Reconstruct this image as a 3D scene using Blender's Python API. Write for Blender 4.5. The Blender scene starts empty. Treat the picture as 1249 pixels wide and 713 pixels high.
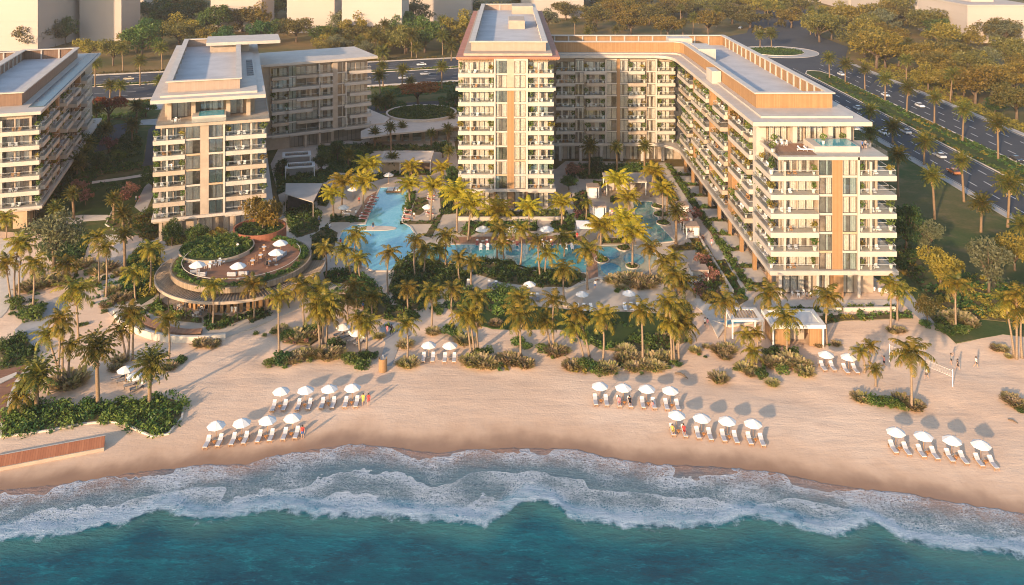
import bpy, math, random
import numpy as np
from mathutils import Vector, Matrix, noise
random.seed(11)
RNG = np.random.default_rng(5)
sc = bpy.context.scene
COL = sc.collection
R = math.radians
# ---------------------------------------------------------------- camera model: a level camera 70 m up with a lowered lens
F, H, UC, VH = 1050.0, 70.0, 619.0, -96.0
def at(u, v, h=0.0):
    Y = F * (H - h) / (v - VH)
    return ((u - UC) * Y / F, Y)
cam_d = bpy.data.cameras.new('camera'); cam = bpy.data.objects.new('camera', cam_d); COL.objects.link(cam)
cam.location = (0, 0, H); cam.rotation_euler = (R(90), 0, 0)
cam_d.sensor_fit = 'HORIZONTAL'; cam_d.sensor_width = 36; cam_d.lens = 36 * F / 1249
cam_d.shift_x = (624.5 - UC) / 1249; cam_d.shift_y = -(356.5 - VH) / 1249
cam_d.clip_start = 1; cam_d.clip_end = 9000
sc.camera = cam
HAZE = 0.0001
SUN_AZ, SUN_EL = 32.0, 15.0          # the light travels towards +x +y
w = bpy.data.worlds.new('World'); sc.world = w; w.use_nodes = True
nt = w.node_tree; bg = nt.nodes['Background']
sky = nt.nodes.new('ShaderNodeTexSky'); sky.sky_type = 'NISHITA'; sky.sun_disc = False
sky.sun_elevation = R(SUN_EL); sky.sun_rotation = R(180 + SUN_AZ); sky.altitude = 0; sky.air_density = 1.0; sky.dust_density = 0.8
nt.links.new(sky.outputs[0], bg.inputs[0]); bg.inputs[1].default_value = 0.15
sl = bpy.data.lights.new('sun', 'SUN'); so = bpy.data.objects.new('sun', sl); COL.objects.link(so)
sl.energy = 3.35; sl.angle = R(1.2); sl.color = (1.0, 0.70, 0.43)
dv = Vector((math.sin(R(SUN_AZ)) * math.cos(R(SUN_EL)), math.cos(R(SUN_AZ)) * math.cos(R(SUN_EL)), -math.sin(R(SUN_EL))))
so.rotation_euler = dv.to_track_quat('-Z', 'Y').to_euler(); so.location = (-60, -40, 120)
sc.view_settings.view_transform = 'Standard'; sc.view_settings.look = 'None'
sc.view_settings.exposure = 1.12; sc.view_settings.gamma = 1.0; sc.view_settings.use_curve_mapping = False
cy = sc.cycles
cy.use_denoising = True; cy.filter_width = 1.05
try: cy.denoiser = 'OPENIMAGEDENOISE'
except Exception: pass
cy.max_bounces = 6; cy.diffuse_bounces = 3; cy.glossy_bounces = 2; cy.transmission_bounces = 3; cy.transparent_max_bounces = 10
cy.caustics_reflective = False; cy.caustics_refractive = False

# ---------------------------------------------------------------- materials
M = {}
class NT:
    def __init__(s, name):
        s.m = bpy.data.materials.new(name); s.m.use_nodes = True; M[name] = s.m
        s.t = s.m.node_tree; s.t.nodes.clear(); s.out = s.t.nodes.new('ShaderNodeOutputMaterial')
    def n(s, ty, **kw):
        nd = s.t.nodes.new('ShaderNode' + ty)
        for k, v in kw.items():
            if k.startswith('i_'):
                nd.inputs[k[2:].replace('_', ' ')].default_value = v
            elif k.startswith('n_'):
                nd.inputs[int(k[2:])].default_value = v
            else: setattr(nd, k, v)
        return nd
    def l(s, a, b): s.t.links.new(a, b)
    def surf(s, sh): s.l(sh, s.out.inputs[0])
    def math(s, op, a, b=None, c=None, clamp=False):
        nd = s.n('Math', operation=op); nd.use_clamp = clamp
        for i, x in enumerate((a, b, c)):
            if x is None: continue
            if isinstance(x, (int, float)): nd.inputs[i].default_value = x
            else: s.l(x, nd.inputs[i])
        return nd.outputs[0]
    def mix(s, fac, a, b, ty='MIX'):
        nd = s.n('Mix', data_type='RGBA', blend_type=ty)
        for i, x in ((0, fac), (6, a), (7, b)):
            if isinstance(x, (int, float)): nd.inputs[i].default_value = x
            elif isinstance(x, tuple): nd.inputs[i].default_value = x if len(x) == 4 else (*x, 1)
            else: s.l(x, nd.inputs[i])
        return nd.outputs[2]
    def ss(s, x, a, b):      # smooth step
        nd = s.n('MapRange', interpolation_type='SMOOTHSTEP'); s.l(x, nd.inputs[0])
        nd.inputs[1].default_value = a; nd.inputs[2].default_value = b
        return nd.outputs[0]
    def noise(s, vec, scale, detail=4, rough=.55, dist=0):
        nd = s.n('TexNoise'); nd.inputs['Scale'].default_value = scale; nd.inputs['Detail'].default_value = detail
        nd.inputs['Roughness'].default_value = rough; nd.inputs['Distortion'].default_value = dist
        if vec is not None: s.l(vec, nd.inputs['Vector'])
        return nd.outputs[0]
    def mapv(s, vec, scale=(1, 1, 1), rot=(0, 0, 0), loc=(0, 0, 0)):
        nd = s.n('Mapping'); nd.inputs['Scale'].default_value = scale; nd.inputs['Rotation'].default_value = rot; nd.inputs['Location'].default_value = loc
        s.l(vec, nd.inputs[0]); return nd.outputs[0]
    def bump(s, h, strength=.3, dist=.1):
        nd = s.n('Bump'); nd.inputs['Strength'].default_value = strength; nd.inputs['Distance'].default_value = dist
        s.l(h, nd.inputs['Height']); return nd.outputs[0]
    def bsdf(s, col, rough=.7, spec=.3, nrm=None, metal=0):
        b = s.n('BsdfPrincipled')
        if isinstance(col, tuple): b.inputs['Base Color'].default_value = (*col, 1)
        else: s.l(col, b.inputs['Base Color'])
        if isinstance(rough, (int, float)): b.inputs['Roughness'].default_value = rough
        else: s.l(rough, b.inputs['Roughness'])
        b.inputs['Specular IOR Level'].default_value = spec; b.inputs['Metallic'].default_value = metal
        if nrm is not None: s.l(nrm, b.inputs['Normal'])
        return b.outputs[0]
    def pos(s): return s.n('NewGeometry').outputs['Position']

def plain(name, col, rough=.7, spec=.3, var=.12, scale=.8, metal=0, fine=None):
    t = NT(name); p = t.pos()
    n1 = t.noise(p, scale, 5, .6)
    c = t.mix(t.ss(n1, .3, .7), tuple(x * (1 - var) for x in col), tuple(min(1, x * (1 + var)) for x in col))
    nr = None
    if fine: nr = t.bump(t.noise(p, fine, 3), .25, .03)
    t.surf(t.bsdf(c, rough, spec, nr, metal)); return t.m
plain('white_stone', (.50, .435, .37), .6, .3, .07, .35)
plain('cream_stone', (.42, .33, .25), .7, .25, .10, .5)
plain('tan_wall', (.46, .33, .21), .7, .2, .10, .7)
plain('brown_panel', (.20, .13, .09), .6, .3, .12, .9)
plain('roof_deck', (.50, .48, .47), .85, .2, .10, .16)
plain('ring_red', (.30, .11, .06), .7, .2, .15, .6)
plain('solar_glass', (.07, .11, .13), .22, .5, .2, .4)
plain('terracotta', (.40, .17, .11), .7, .25, .12, .5)
plain('bronze', (.07, .055, .045), .4, .5, .1)
plain('dark_louver', (.045, .045, .05), .5, .4, .2, 2)
plain('paving', (.52, .43, .34), .8, .2, .10, .25)
plain('grey_paving', (.36, .34, .32), .85, .2, .10, .3)
plain('concrete', (.60, .52, .43), .8, .2, .08, .6)
plain('white_paint', (.68, .66, .63), .5, .35, .04, 1.)
plain('canvas', (.72, .70, .67), .85, .1, .03, 2.)
plain('grey_cushion', (.43, .42, .44), .9, .1, .08, 3.)
plain('white_cushion', (.78, .74, .70), .9, .1, .05, 3.)
plain('teak', (.38, .20, .09), .6, .3, .15, 4.)
plain('orange_table', (.55, .22, .06), .5, .4, .1, 4.)
plain('red_cushion', (.42, .13, .10), .9, .1, .1, 3.)
plain('pot_white', (.66, .62, .56), .7, .3, .1, 3.)
plain('curtain', (.80, .72, .62), .9, .1, .10, 2.5)
plain('room_dark', (.28, .22, .17), .9, .1, .5, .45)
plain('soil', (.13, .10, .045), .95, .1, .25, 1.2)
plain('rubber', (.02, .02, .02), .8, .2, .1)
plain('chrome', (.5, .5, .5), .3, .5, .05)
plain('skin', (.50, .29, .19), .6, .3, .06, 4.)
plain('hair', (.03, .02, .015), .6, .3, .1, 8.)
for nm, c in (('cloth_white', (.78, .75, .7)), ('cloth_black', (.02, .02, .022)), ('cloth_red', (.5, .06, .05)), ('cloth_blue', (.06, .14, .35)),
              ('cloth_pink', (.62, .25, .25)), ('cloth_yellow', (.62, .45, .10)), ('cloth_grey', (.25, .24, .24))):
    plain(nm, c, .9, .1, .06, 5.)
for nm, c in (('car_white', (.75, .75, .74)), ('car_silver', (.45, .46, .48)), ('car_black', (.03, .03, .035)), ('car_orange', (.45, .14, .03)), ('car_beige', (.55, .45, .33))):
    plain(nm, c, .25, .6, .02)
plain('far_render', (.46, .39, .34), .9, .1, .05, .02)
plain('screen_net', (.62, .56, .50), .9, .1, .1, 3)

def planks(name, c1, c2, period=.16, axis=0, dark=.35, rough=.65, ob=True):
    t = NT(name)
    v = t.n('TexCoord').outputs['Object'] if ob else t.pos()
    sx = t.n('SeparateXYZ'); t.l(v, sx.inputs[0])
    if axis == 3: a = t.math('ADD', sx.outputs[0], sx.outputs[1])
    else: a = sx.outputs[axis]
    q = t.math('DIVIDE', a, period)
    fr = t.math('FRACT', q)
    edge = t.math('LESS_THAN', fr, .12)
    idn = t.n('TexWhiteNoise', noise_dimensions='1D'); t.l(t.math('FLOOR', q), idn.inputs['W'])
    c = t.mix(idn.outputs['Value'], c1, c2)
    c = t.mix(t.math('MULTIPLY', t.noise(v, 1.1, 4), .55), c, tuple(x * .6 for x in c1))
    c = t.mix(t.math('MULTIPLY', edge, 1 - dark), c, tuple(x * .35 for x in c1))
    t.surf(t.bsdf(c, rough, .25)); return t.m
planks('ochre_panel', (.36, .20, .09), (.44, .255, .125), .22, 3, .6)
planks('timber_deck', (.27, .13, .075), (.36, .18, .10), .24, 1, .4)
planks('deck_boards', (.33, .17, .10), (.44, .24, .14), .22, 0, .4)
planks('bench_boards', (.30, .115, .06), (.38, .16, .085), .3, 0, .35)
planks('slat_roof', (.30, .22, .15), (.40, .30, .21), .45, 0, .2)
planks('screen_beige', (.40, .30, .235), (.44, .33, .26), .35, 3, .8)
planks('screen_brown', (.22, .13, .085), (.27, .165, .11), .3, 3, .7)

def glass(name, tint, gl=(.9, .9, .9), base=.10, power=1.0, rough=.02):
    t = NT(name)
    tr = t.n('BsdfTransparent'); tr.inputs[0].default_value = (*tint, 1)
    g = t.n('BsdfGlossy'); g.inputs[0].default_value = (*gl, 1); g.inputs['Roughness'].default_value = rough
    fr = t.n('LayerWeight'); fr.inputs['Blend'].default_value = .35
    fac = t.math('ADD', t.math('MULTIPLY', fr.outputs['Fresnel'], power), base, clamp=True)
    mx = t.n('MixShader'); t.l(fac, mx.inputs[0]); t.l(tr.outputs[0], mx.inputs[1]); t.l(g.outputs[0], mx.inputs[2])
    t.surf(mx.outputs[0]); return t.m
glass('window_glass', (.90, .91, .90), base=.12, power=.8)
glass('rail_glass', (.97, .985, .98), base=.03, power=.35)
glass('teal_glass', (.68, .80, .82), base=.2, power=.8)

def leaf(name, c1, c2, c3, sc_=.5, trans=.35):
    t = NT(name); p = t.pos()
    oi = t.n('ObjectInfo').outputs['Random']
    nz = t.noise(p, sc_, 3, .6)
    c = t.mix(t.ss(nz, .35, .65), c1, c2)
    nz2 = t.n('TexWhiteNoise', noise_dimensions='3D'); 
    sn = t.n('VectorMath', operation='SNAP'); t.l(p, sn.inputs[0]); sn.inputs[1].default_value = (.4, .4, .4); t.l(sn.outputs[0], nz2.inputs['Vector'])
    c = t.mix(t.math('MULTIPLY', t.ss(nz2.outputs['Value'], .55, 1.), .55), c, c3)
    hs = t.n('HueSaturation'); t.l(c, hs.inputs['Color'])
    t.l(t.math('ADD', t.math('MULTIPLY', oi, .03), .485), hs.inputs['Hue']); t.l(t.math('ADD', t.math('MULTIPLY', oi, .5), .75), hs.inputs['Value'])
    d = t.n('BsdfDiffuse'); t.l(hs.outputs[0], d.inputs[0])
    tl = t.n('BsdfTranslucent'); t.l(hs.outputs[0], tl.inputs[0])
    g = t.n('BsdfGlossy'); g.inputs['Roughness'].default_value = .45; g.inputs[0].default_value = (.6, .6, .6, 1)
    mx = t.n('MixShader'); mx.inputs[0].default_value = trans; t.l(d.outputs[0], mx.inputs[1]); t.l(tl.outputs[0], mx.inputs[2])
    m2 = t.n('MixShader'); m2.inputs[0].default_value = .025; t.l(mx.outputs[0], m2.inputs[1]); t.l(g.outputs[0], m2.inputs[2])
    t.surf(m2.outputs[0]); return t.m
leaf('frond', (.10, .115, .018), (.27, .20, .022), (.50, .31, .04), .5, .4)
leaf('frond_dry', (.36, .24, .09), (.42, .27, .10), (.30, .18, .06), .5, .4)
leaf('frond_date', (.07, .095, .022), (.15, .14, .025), (.34, .23, .04), .5, .4)
leaf('frond_lush', (.32, .29, .025), (.54, .41, .03), (.70, .50, .05), .5, .5)
leaf('leaf_green', (.05, .11, .024), (.10, .155, .03), (.21, .22, .045), .45)
leaf('leaf_dark', (.03, .08, .024), (.06, .115, .03), (.12, .16, .04), .45)
leaf('leaf_olive', (.10, .105, .03), (.19, .155, .035), (.30, .215, .05), .3)
leaf('leaf_grey', (.11, .12, .06), (.17, .165, .08), (.23, .21, .105), .3)
leaf('leaf_golden', (.16, .135, .028), (.29, .205, .032), (.40, .27, .045), .4)
leaf('leaf_red', (.30, .055, .02), (.22, .08, .025), (.10, .09, .03), .8)
leaf('leaf_pink', (.40, .16, .14), (.12, .10, .04), (.48, .24, .20), 1.5)
leaf('grass_pink', (.52, .38, .20), (.33, .30, .09), (.64, .45, .32), .9, .5)
leaf('leaf_yellow', (.15, .20, .04), (.10, .15, .032), (.28, .28, .055), .8)
def bark(name, c, ring=True):
    t = NT(name); v = t.pos(); sx = t.n('SeparateXYZ'); t.l(v, sx.inputs[0])
    k = t.math('FRACT', t.math('MULTIPLY', sx.outputs[2], 3.2))
    cc = t.mix(t.noise(v, 3., 4), tuple(x * .7 for x in c), tuple(x * 1.2 for x in c))
    if ring: cc = t.mix(t.math('MULTIPLY', t.ss(k, .75, .95), .45), cc, tuple(x * .45 for x in c))
    t.surf(t.bsdf(cc, .85, .15)); return t.m
bark('palm_bark', (.30, .21, .14)); bark('date_bark', (.26, .17, .10)); bark('bark', (.16, .11, .075), False)

def ground_mat(name, cols, s1=.02, s2=.25, s3=2.5, rough=.95):
    t = NT(name); p = t.pos()
    a = t.noise(p, s1, 5, .6); b = t.noise(p, s2, 5, .65); c3 = t.noise(p, s3, 3, .7)
    c = t.mix(t.ss(a, .38, .62), cols[0], cols[1])
    c = t.mix(t.math('MULTIPLY', t.ss(b, .45, .75), .7), c, cols[2])
    c = t.mix(t.math('MULTIPLY', t.ss(c3, .4, .8), .35), c, tuple(x * .55 for x in cols[0]))
    t.surf(t.bsdf(c, rough, .1, t.bump(c3, .4, .15))); return t.m
ground_mat('scrub_ground', ((.10, .095, .035), (.24, .15, .06), (.16, .12, .045)), .018, .10, 1.2)
ground_mat('verge_ground', ((.055, .085, .024), (.11, .10, .035), (.22, .15, .075)), .035, .14, 1.5)
ground_mat('lawn', ((.035, .062, .016), (.05, .075, .02), (.065, .07, .025)), .06, .3, 3.)
ground_mat('hedge_ground', ((.04, .065, .016), (.06, .08, .02), (.10, .07, .035)), .1, .5, 3.)
ground_mat('asphalt', ((.062, .066, .076), (.076, .079, .086), (.085, .085, .086)), .03, .4, 6.)
ground_mat('road_paint', ((.62, .60, .56), (.66, .64, .6), (.5, .48, .45)), .1, 1., 4.)

def sand_mat():
    t = NT('sand'); p = t.pos()
    uv = t.n('UVMap', uv_map='shore').outputs[0]; sx = t.n('SeparateXYZ'); t.l(uv, sx.inputs[0]); d = sx.outputs[1]
    big = t.noise(p, .045, 5, .6); md = t.noise(t.mapv(p, (.35, 1.2, 1)), .5, 5, .65); fn = t.noise(p, 3.2, 4, .7)
    c = t.mix(t.ss(big, .35, .65), (.69, .475, .325), (.77, .56, .40))
    c = t.mix(t.math('MULTIPLY', t.ss(md, .45, .75), .5), c, (.55, .37, .26))
    c = t.mix(t.math('MULTIPLY', t.ss(fn, .5, .8), .25), c, (.76, .60, .49))
    wn = t.noise(t.mapv(p, (1, .6, 1)), .22, 4, .6)
    wet = t.math('SUBTRACT', 1., t.ss(t.math('SUBTRACT', d, t.math('MULTIPLY', wn, 5.5)), -2.6, 1.6))
    damp = t.math('SUBTRACT', 1., t.ss(t.math('SUBTRACT', d, t.math('MULTIPLY', wn, 7)), -1.5, 6.))
    c = t.mix(t.math('MULTIPLY', damp, .55), c, (.47, .27, .155))
    c = t.mix(t.math('MULTIPLY', wet, .85), c, (.25, .135, .075))
    rg = t.math('SUBTRACT', .95, t.math('MULTIPLY', wet, .55))
    vo = t.n('TexVoronoi'); vo.inputs['Scale'].default_value = 1.1; t.l(p, vo.inputs['Vector'])
    hgt = t.math('ADD', t.math('MULTIPLY', fn, .6), t.math('MULTIPLY', t.math('MULTIPLY', t.ss(vo.outputs['Distance'], .0, .3), t.ss(big, .42, .6)), .25))
    hgt = t.math('ADD', hgt, t.math('MULTIPLY', md, 1.6))
    hgt = t.math('MULTIPLY', hgt, t.math('SUBTRACT', 1.1, damp))
    t.surf(t.bsdf(c, rg, .25, t.bump(hgt, .45, .15)))
sand_mat()

def sea_mat():
    t = NT('sea_water'); p = t.pos()
    uv = t.n('UVMap', uv_map='shore').outputs[0]; sx = t.n('SeparateXYZ'); t.l(uv, sx.inputs[0]); d = sx.outputs[1]
    ue = t.n('UVMap', uv_map='crest').outputs[0]; se = t.n('SeparateXYZ'); t.l(ue, se.inputs[0]); e = se.outputs[1]
    warp = t.n('TexNoise'); warp.inputs['Scale'].default_value = .45; warp.inputs['Detail'].default_value = 4; t.l(p, warp.inputs['Vector'])
    wv = t.n('VectorMath', operation='MULTIPLY_ADD'); t.l(warp.outputs['Color'], wv.inputs[0]); wv.inputs[1].default_value = (1.9, 1.9, 0); t.l(p, wv.inputs[2])
    def lace(scale, wid, m):
        vo = t.n('TexVoronoi', feature='DISTANCE_TO_EDGE'); vo.inputs['Scale'].default_value = scale; vo.inputs['Randomness'].default_value = 1
        t.l(wv.outputs[0], vo.inputs['Vector'])
        return t.math('SUBTRACT', 1., t.ss(t.math('DIVIDE', vo.outputs['Distance'], t.math('MULTIPLY', m, wid)), .2, 1.))
    cloud = t.noise(p, .16, 4, .6); cl2 = t.noise(p, .55, 5, .65); fine = t.noise(p, 4.5, 4, .75)
    # each swash leaves a sheet: a crisp scalloped front edge with foam thinning out behind it
    arcn = t.noise(t.mapv(p, (.07, .10, 1)), 1., 3, .5)
    ph = t.math('FRACT', t.math('ADD', t.math('MULTIPLY', d, .19), t.math('ADD', t.math('MULTIPLY', arcn, 3.6), t.math('MULTIPLY', cl2, .28))))
    behind = t.math('POWER', t.math('SUBTRACT', 1., ph), 1.4)
    dens = t.math('ADD', t.math('MULTIPLY', behind, .75), t.math('MULTIPLY', t.ss(e, -7., -1.), .45))
    dens = t.math('MULTIPLY', dens, t.math('ADD', .35, t.math('MULTIPLY', t.ss(cloud, .32, .62), .85)))
    m = t.math('ADD', t.math('MULTIPLY', dens, .85), .19)
    lc = t.math('MAXIMUM', t.math('MULTIPLY', lace(1.15, .12, m), .75), t.math('MULTIPLY', lace(2.6, .19, m), .95))
    lc = t.math('MAXIMUM', lc, t.math('MULTIPLY', lace(4.4, .24, m), .8))
    lc = t.math('MULTIPLY', lc, t.ss(t.math('ADD', t.math('MULTIPLY', dens, .8), t.math('MULTIPLY', fine, .9)), .36, .9))
    line = t.math('MULTIPLY', t.math('SUBTRACT', 1., t.ss(ph, .015, .055)), t.ss(t.math('ADD', cl2, t.math('MULTIPLY', fine, .4)), .48, .72))
    sheet = t.math('MAXIMUM', lc, t.math('MULTIPLY', line, .85))
    # out beyond the crest the foam stops
    ee = t.math('ADD', e, t.math('MULTIPLY', t.math('SUBTRACT', cl2, .5), 4.6))
    insd = t.math('SUBTRACT', 1., t.ss(ee, -.2, 1.1))
    sheet = t.math('MULTIPLY', sheet, insd)
    roll = t.math('MULTIPLY', t.ss(ee, -2.6, -.9), t.math('SUBTRACT', 1., t.ss(ee, .0, 1.0)))
    puff = t.n('TexVoronoi', feature='SMOOTH_F1'); puff.inputs['Scale'].default_value = 1.3; t.l(wv.outputs[0], puff.inputs['Vector'])
    roll = t.math('MULTIPLY', roll, t.ss(t.math('ADD', t.math('MULTIPLY', fine, .9), t.math('SUBTRACT', t.math('MULTIPLY', cl2, .9), t.math('MULTIPLY', puff.outputs['Distance'], .55))), .34, .84))
    lip = t.math('MULTIPLY', t.math('SUBTRACT', 1., t.ss(d, .03, .24)), .75)
    streak = t.noise(t.mapv(wv.outputs[0], (.45, 1.5, 1)), .8, 6, .72)
    wisps = t.math('MULTIPLY', t.math('MULTIPLY', t.ss(streak, .58, .76), t.math('SUBTRACT', 1., t.ss(e, .8, 5.))), t.math('MULTIPLY', t.ss(e, .2, 1.), .5))
    wisps = t.math('MULTIPLY', wisps, lace(2.2, .3, .9) if False else t.ss(fine, .4, .7))
    foam = t.math('MAXIMUM', t.math('MAXIMUM', sheet, t.math('MULTIPLY', roll, .7)), t.math('MAXIMUM', lip, wisps))
    # water colour by depth, with ripple highlights and shaded troughs painted in
    sh = t.mix(t.ss(t.math('ADD', d, t.math('MULTIPLY', cl2, 4.)), 1.5, 7.), (.30, .175, .125), (.10, .165, .20))
    sh = t.mix(t.math('MULTIPLY', t.ss(cloud, .5, .68), .5), sh, (.05, .12, .17))
    sh = t.mix(t.ss(e, -3.6, -1.4), sh, (.045, .21, .31))
    deepn = t.noise(t.mapv(p, (.55, 1., 1)), .16, 6, .68)
    dp = t.mix(t.ss(deepn, .34, .66), (.001, .054, .084), (.002, .112, .142))
    dp = t.mix(t.math('MULTIPLY', t.ss(e, 5., 14.), .8), dp, (.0005, .042, .072))
    rip = t.math('ADD', t.math('MULTIPLY', t.noise(t.mapv(wv.outputs[0], (.35, 1.1, 1)), .9, 5, .7), .6), t.math('MULTIPLY', t.noise(t.mapv(p, (.6, 1.5, 1)), 2.6, 5, .75), .4))
    dp = t.mix(t.math('MULTIPLY', t.ss(rip, .5, .68), .6), dp, (.010, .22, .26))  # ripple highlights painted into the water colour, shaded troughs on the next line
    dp = t.mix(t.math('MULTIPLY', t.ss(rip, .5, .32), .5), dp, (.001, .025, .045))
    near = t.math('MULTIPLY', t.ss(e, .3, 1.2), t.math('SUBTRACT', 1., t.ss(e, 1.2, 5.)))
    dp = t.mix(t.math('MULTIPLY', near, .6), dp, (.06, .15, .13))
    c = t.mix(t.ss(ee, -.3, .9), sh, dp)
    c = t.mix(t.math('MULTIPLY', foam, .85), c, (.53, .58, .64))
    rg = t.math('ADD', .16, t.math('MULTIPLY', foam, .6))
    wav = t.noise(t.mapv(p, (.5, 1.3, 1)), 1.1, 5, .65)
    hg = t.math('ADD', t.math('ADD', t.math('MULTIPLY', wav, .9), t.math('MULTIPLY', rip, .7)), t.math('MULTIPLY', foam, .3))
    t.surf(t.bsdf(c, rg, .16, t.bump(hg, .8, .35)))
sea_mat()
def pool_mat(name, c1, c2, edge=None):
    t = NT(name); p = t.pos()
    a = t.noise(p, .12, 3, .5)
    c = t.mix(t.ss(a, .35, .65), c1, c2)
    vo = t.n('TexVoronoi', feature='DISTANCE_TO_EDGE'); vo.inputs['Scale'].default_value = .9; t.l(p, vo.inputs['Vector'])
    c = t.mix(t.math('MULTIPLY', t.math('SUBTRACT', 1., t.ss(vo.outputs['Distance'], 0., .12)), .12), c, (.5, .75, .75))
    t.surf(t.bsdf(c, .04, .5, t.bump(t.noise(p, 1.6, 3), .12, .05)))
pool_mat('pool_blue', (.12, .40, .46), (.18, .48, .52)); pool_mat('pool_teal', (.05, .29, .33), (.08, .35, .38))
pool_mat('pool_green', (.07, .22, .23), (.10, .27, .26)); pool_mat('pool_shallow', (.22, .29, .27), (.32, .36, .30)); pool_mat('tub_blue', (.05, .26, .38), (.07, .32, .44))

# ---------------------------------------------------------------- mesh building
class MB:
    def __init__(s): s.v = []; s.f = []; s.m = []
    def add(s, vs, fs, m=0):
        b = len(s.v); s.v.extend(vs)
        for f in fs: s.f.append(tuple(i + b for i in f)); s.m.append(m)
    def box(s, x0, x1, y0, y1, z0, z1, m=0):
        s.add([(x0, y0, z0), (x1, y0, z0), (x1, y1, z0), (x0, y1, z0), (x0, y0, z1), (x1, y0, z1), (x1, y1, z1), (x0, y1, z1)],
              [(3, 2, 1, 0), (4, 5, 6, 7), (0, 1, 5, 4), (1, 2, 6, 5), (2, 3, 7, 6), (3, 0, 4, 7)], m)
    def bevbox(s, x0, x1, y0, y1, z0, z1, b=.05, m=0):   # box with a chamfered top
        s.box(x0, x1, y0, y1, z0, z1 - b, m)
        s.add([(x0, y0, z1 - b), (x1, y0, z1 - b), (x1, y1, z1 - b), (x0, y1, z1 - b), (x0 + b, y0 + b, z1), (x1 - b, y0 + b, z1), (x1 - b, y1 - b, z1), (x0 + b, y1 - b, z1)],
              [(4, 5, 6, 7), (0, 1, 5, 4), (1, 2, 6, 5), (2, 3, 7, 6), (3, 0, 4, 7)], m)
    def prism(s, poly, z0, z1, m=0, mt=None):
        n = len(poly)
        a = sum(poly[i][0] * poly[(i + 1) % n][1] - poly[(i + 1) % n][0] * poly[i][1] for i in range(n))
        if a < 0: poly = poly[::-1]
        s.add([(x, y, z1) for x, y in poly], [tuple(range(n))], m if mt is None else mt)
        vs = [(x, y, z0) for x, y in poly] + [(x, y, z1) for x, y in poly]
        s.add(vs, [(i, (i + 1) % n, n + (i + 1) % n, n + i) for i in range(n)] + [tuple(range(n))[::-1]], m)
    def tube(s, pts, rad, n=6, m=0, cap=True):
        b = len(s.v); k = len(pts)
        for i, p in enumerate(pts):
            p = Vector(p); d = (Vector(pts[min(i + 1, k - 1)]) - Vector(pts[max(i - 1, 0)])).normalized()
            a = d.orthogonal().normalized() if abs(d.z) < .9 else Vector((1, 0, 0)).cross(d).normalized(); c = d.cross(a)
            r = rad[i] if isinstance(rad, (list, tuple)) else rad
            for j in range(n):
                t = 2 * math.pi * j / n; q = p + a * (r * math.cos(t)) + c * (r * math.sin(t)); s.v.append(tuple(q))
        for i in range(k - 1):
            for j in range(n):
                j2 = (j + 1) % n
                s.f.append((b + i * n + j, b + i * n + j2, b + (i + 1) * n + j2, b + (i + 1) * n + j)); s.m.append(m)
        if cap:
            s.f.append(tuple(b + j for j in range(n))[::-1]); s.m.append(m)
            s.f.append(tuple(b + (k - 1) * n + j for j in range(n))); s.m.append(m)
    def lathe(s, prof, n=12, m=0, c=(0, 0)):
        b = len(s.v)
        for r, z in prof:
            for j in range(n):
                t = 2 * math.pi * j / n; s.v.append((c[0] + r * math.cos(t), c[1] + r * math.sin(t), z))
        for i in range(len(prof) - 1):
            for j in range(n):
                j2 = (j + 1) % n
                s.f.append((b + i * n + j, b + i * n + j2, b + (i + 1) * n + j2, b + (i + 1) * n + j)); s.m.append(m)
        s.f.append(tuple(b + (len(prof) - 1) * n + j for j in range(n))); s.m.append(m)
    def quads(s, arr, m=0):          # arr (N,4,3)
        b = len(s.v); arr = np.asarray(arr); s.v.extend(map(tuple, arr.reshape(-1, 3)))
        for i in range(len(arr)): s.f.append((b + 4 * i, b + 4 * i + 1, b + 4 * i + 2, b + 4 * i + 3)); s.m.append(m)
    def merge(s, o, mat, moff=0):
        b = len(s.v)
        for p in o.v: s.v.append(tuple(mat @ Vector(p)))
        for f, m in zip(o.f, o.m): s.f.append(tuple(i + b for i in f)); s.m.append(m + moff)
    def mesh(s, name, mats, smooth=False):
        me = bpy.data.meshes.new(name); me.from_pydata(s.v, [], s.f)
        for m in mats: me.materials.append(M[m])
        if len(mats) > 1: me.polygons.foreach_set('material_index', s.m)
        if smooth: me.polygons.foreach_set('use_smooth', [True] * len(me.polygons))
        me.update(); return me
def ob(name, me, parent=None, loc=(0, 0, 0), rz=0.0, scale=None):
    o = bpy.data.objects.new(name, me); COL.objects.link(o); o.location = loc
    if rz: o.rotation_euler = (0, 0, rz)
    if scale is not None: o.scale = scale if isinstance(scale, tuple) else (scale,) * 3
    if parent is not None: o.parent = parent
    return o
LABELS = {}
def tag(o, label=None, cat=None, group=None, kind=None):
    if label: o['label'] = label; LABELS.setdefault(label, []).append(o.name)
    if cat: o['category'] = cat
    if group: o['group'] = group
    if kind: o['kind'] = kind
    return o
def thing(name, label, cat, loc=(0, 0, 0), rz=0.0, group=None, scale=None):
    o = bpy.data.objects.new(name, None); COL.objects.link(o); o.location = loc; o.rotation_euler = (0, 0, rz); o.empty_display_size = .3
    if scale is not None: o.scale = scale if isinstance(scale, tuple) else (scale,) * 3
    return tag(o, label, cat, group)
def proto_copy(P, label, cat, loc, rz=0.0, scale=None, group=None):
    """P = (name, [(part name, mesh, loc, [(sub name, mesh, loc)])]) -> a fresh thing sharing the mesh data"""
    r = thing(P[0], label, cat, loc, rz, group, scale)
    for pn, me, pl, subs in P[1]:
        c = ob(pn, me, r, pl)
        for sn, sm, sl_ in subs: ob(sn, sm, c, sl_)
    return r
def struct(name, me, label=None, cat=None):
    o = ob(name, me); o['kind'] = 'structure'; tag(o, label, cat); return o
def px(poly, h=0): return [at(u, v, h) for u, v in poly]
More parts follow.
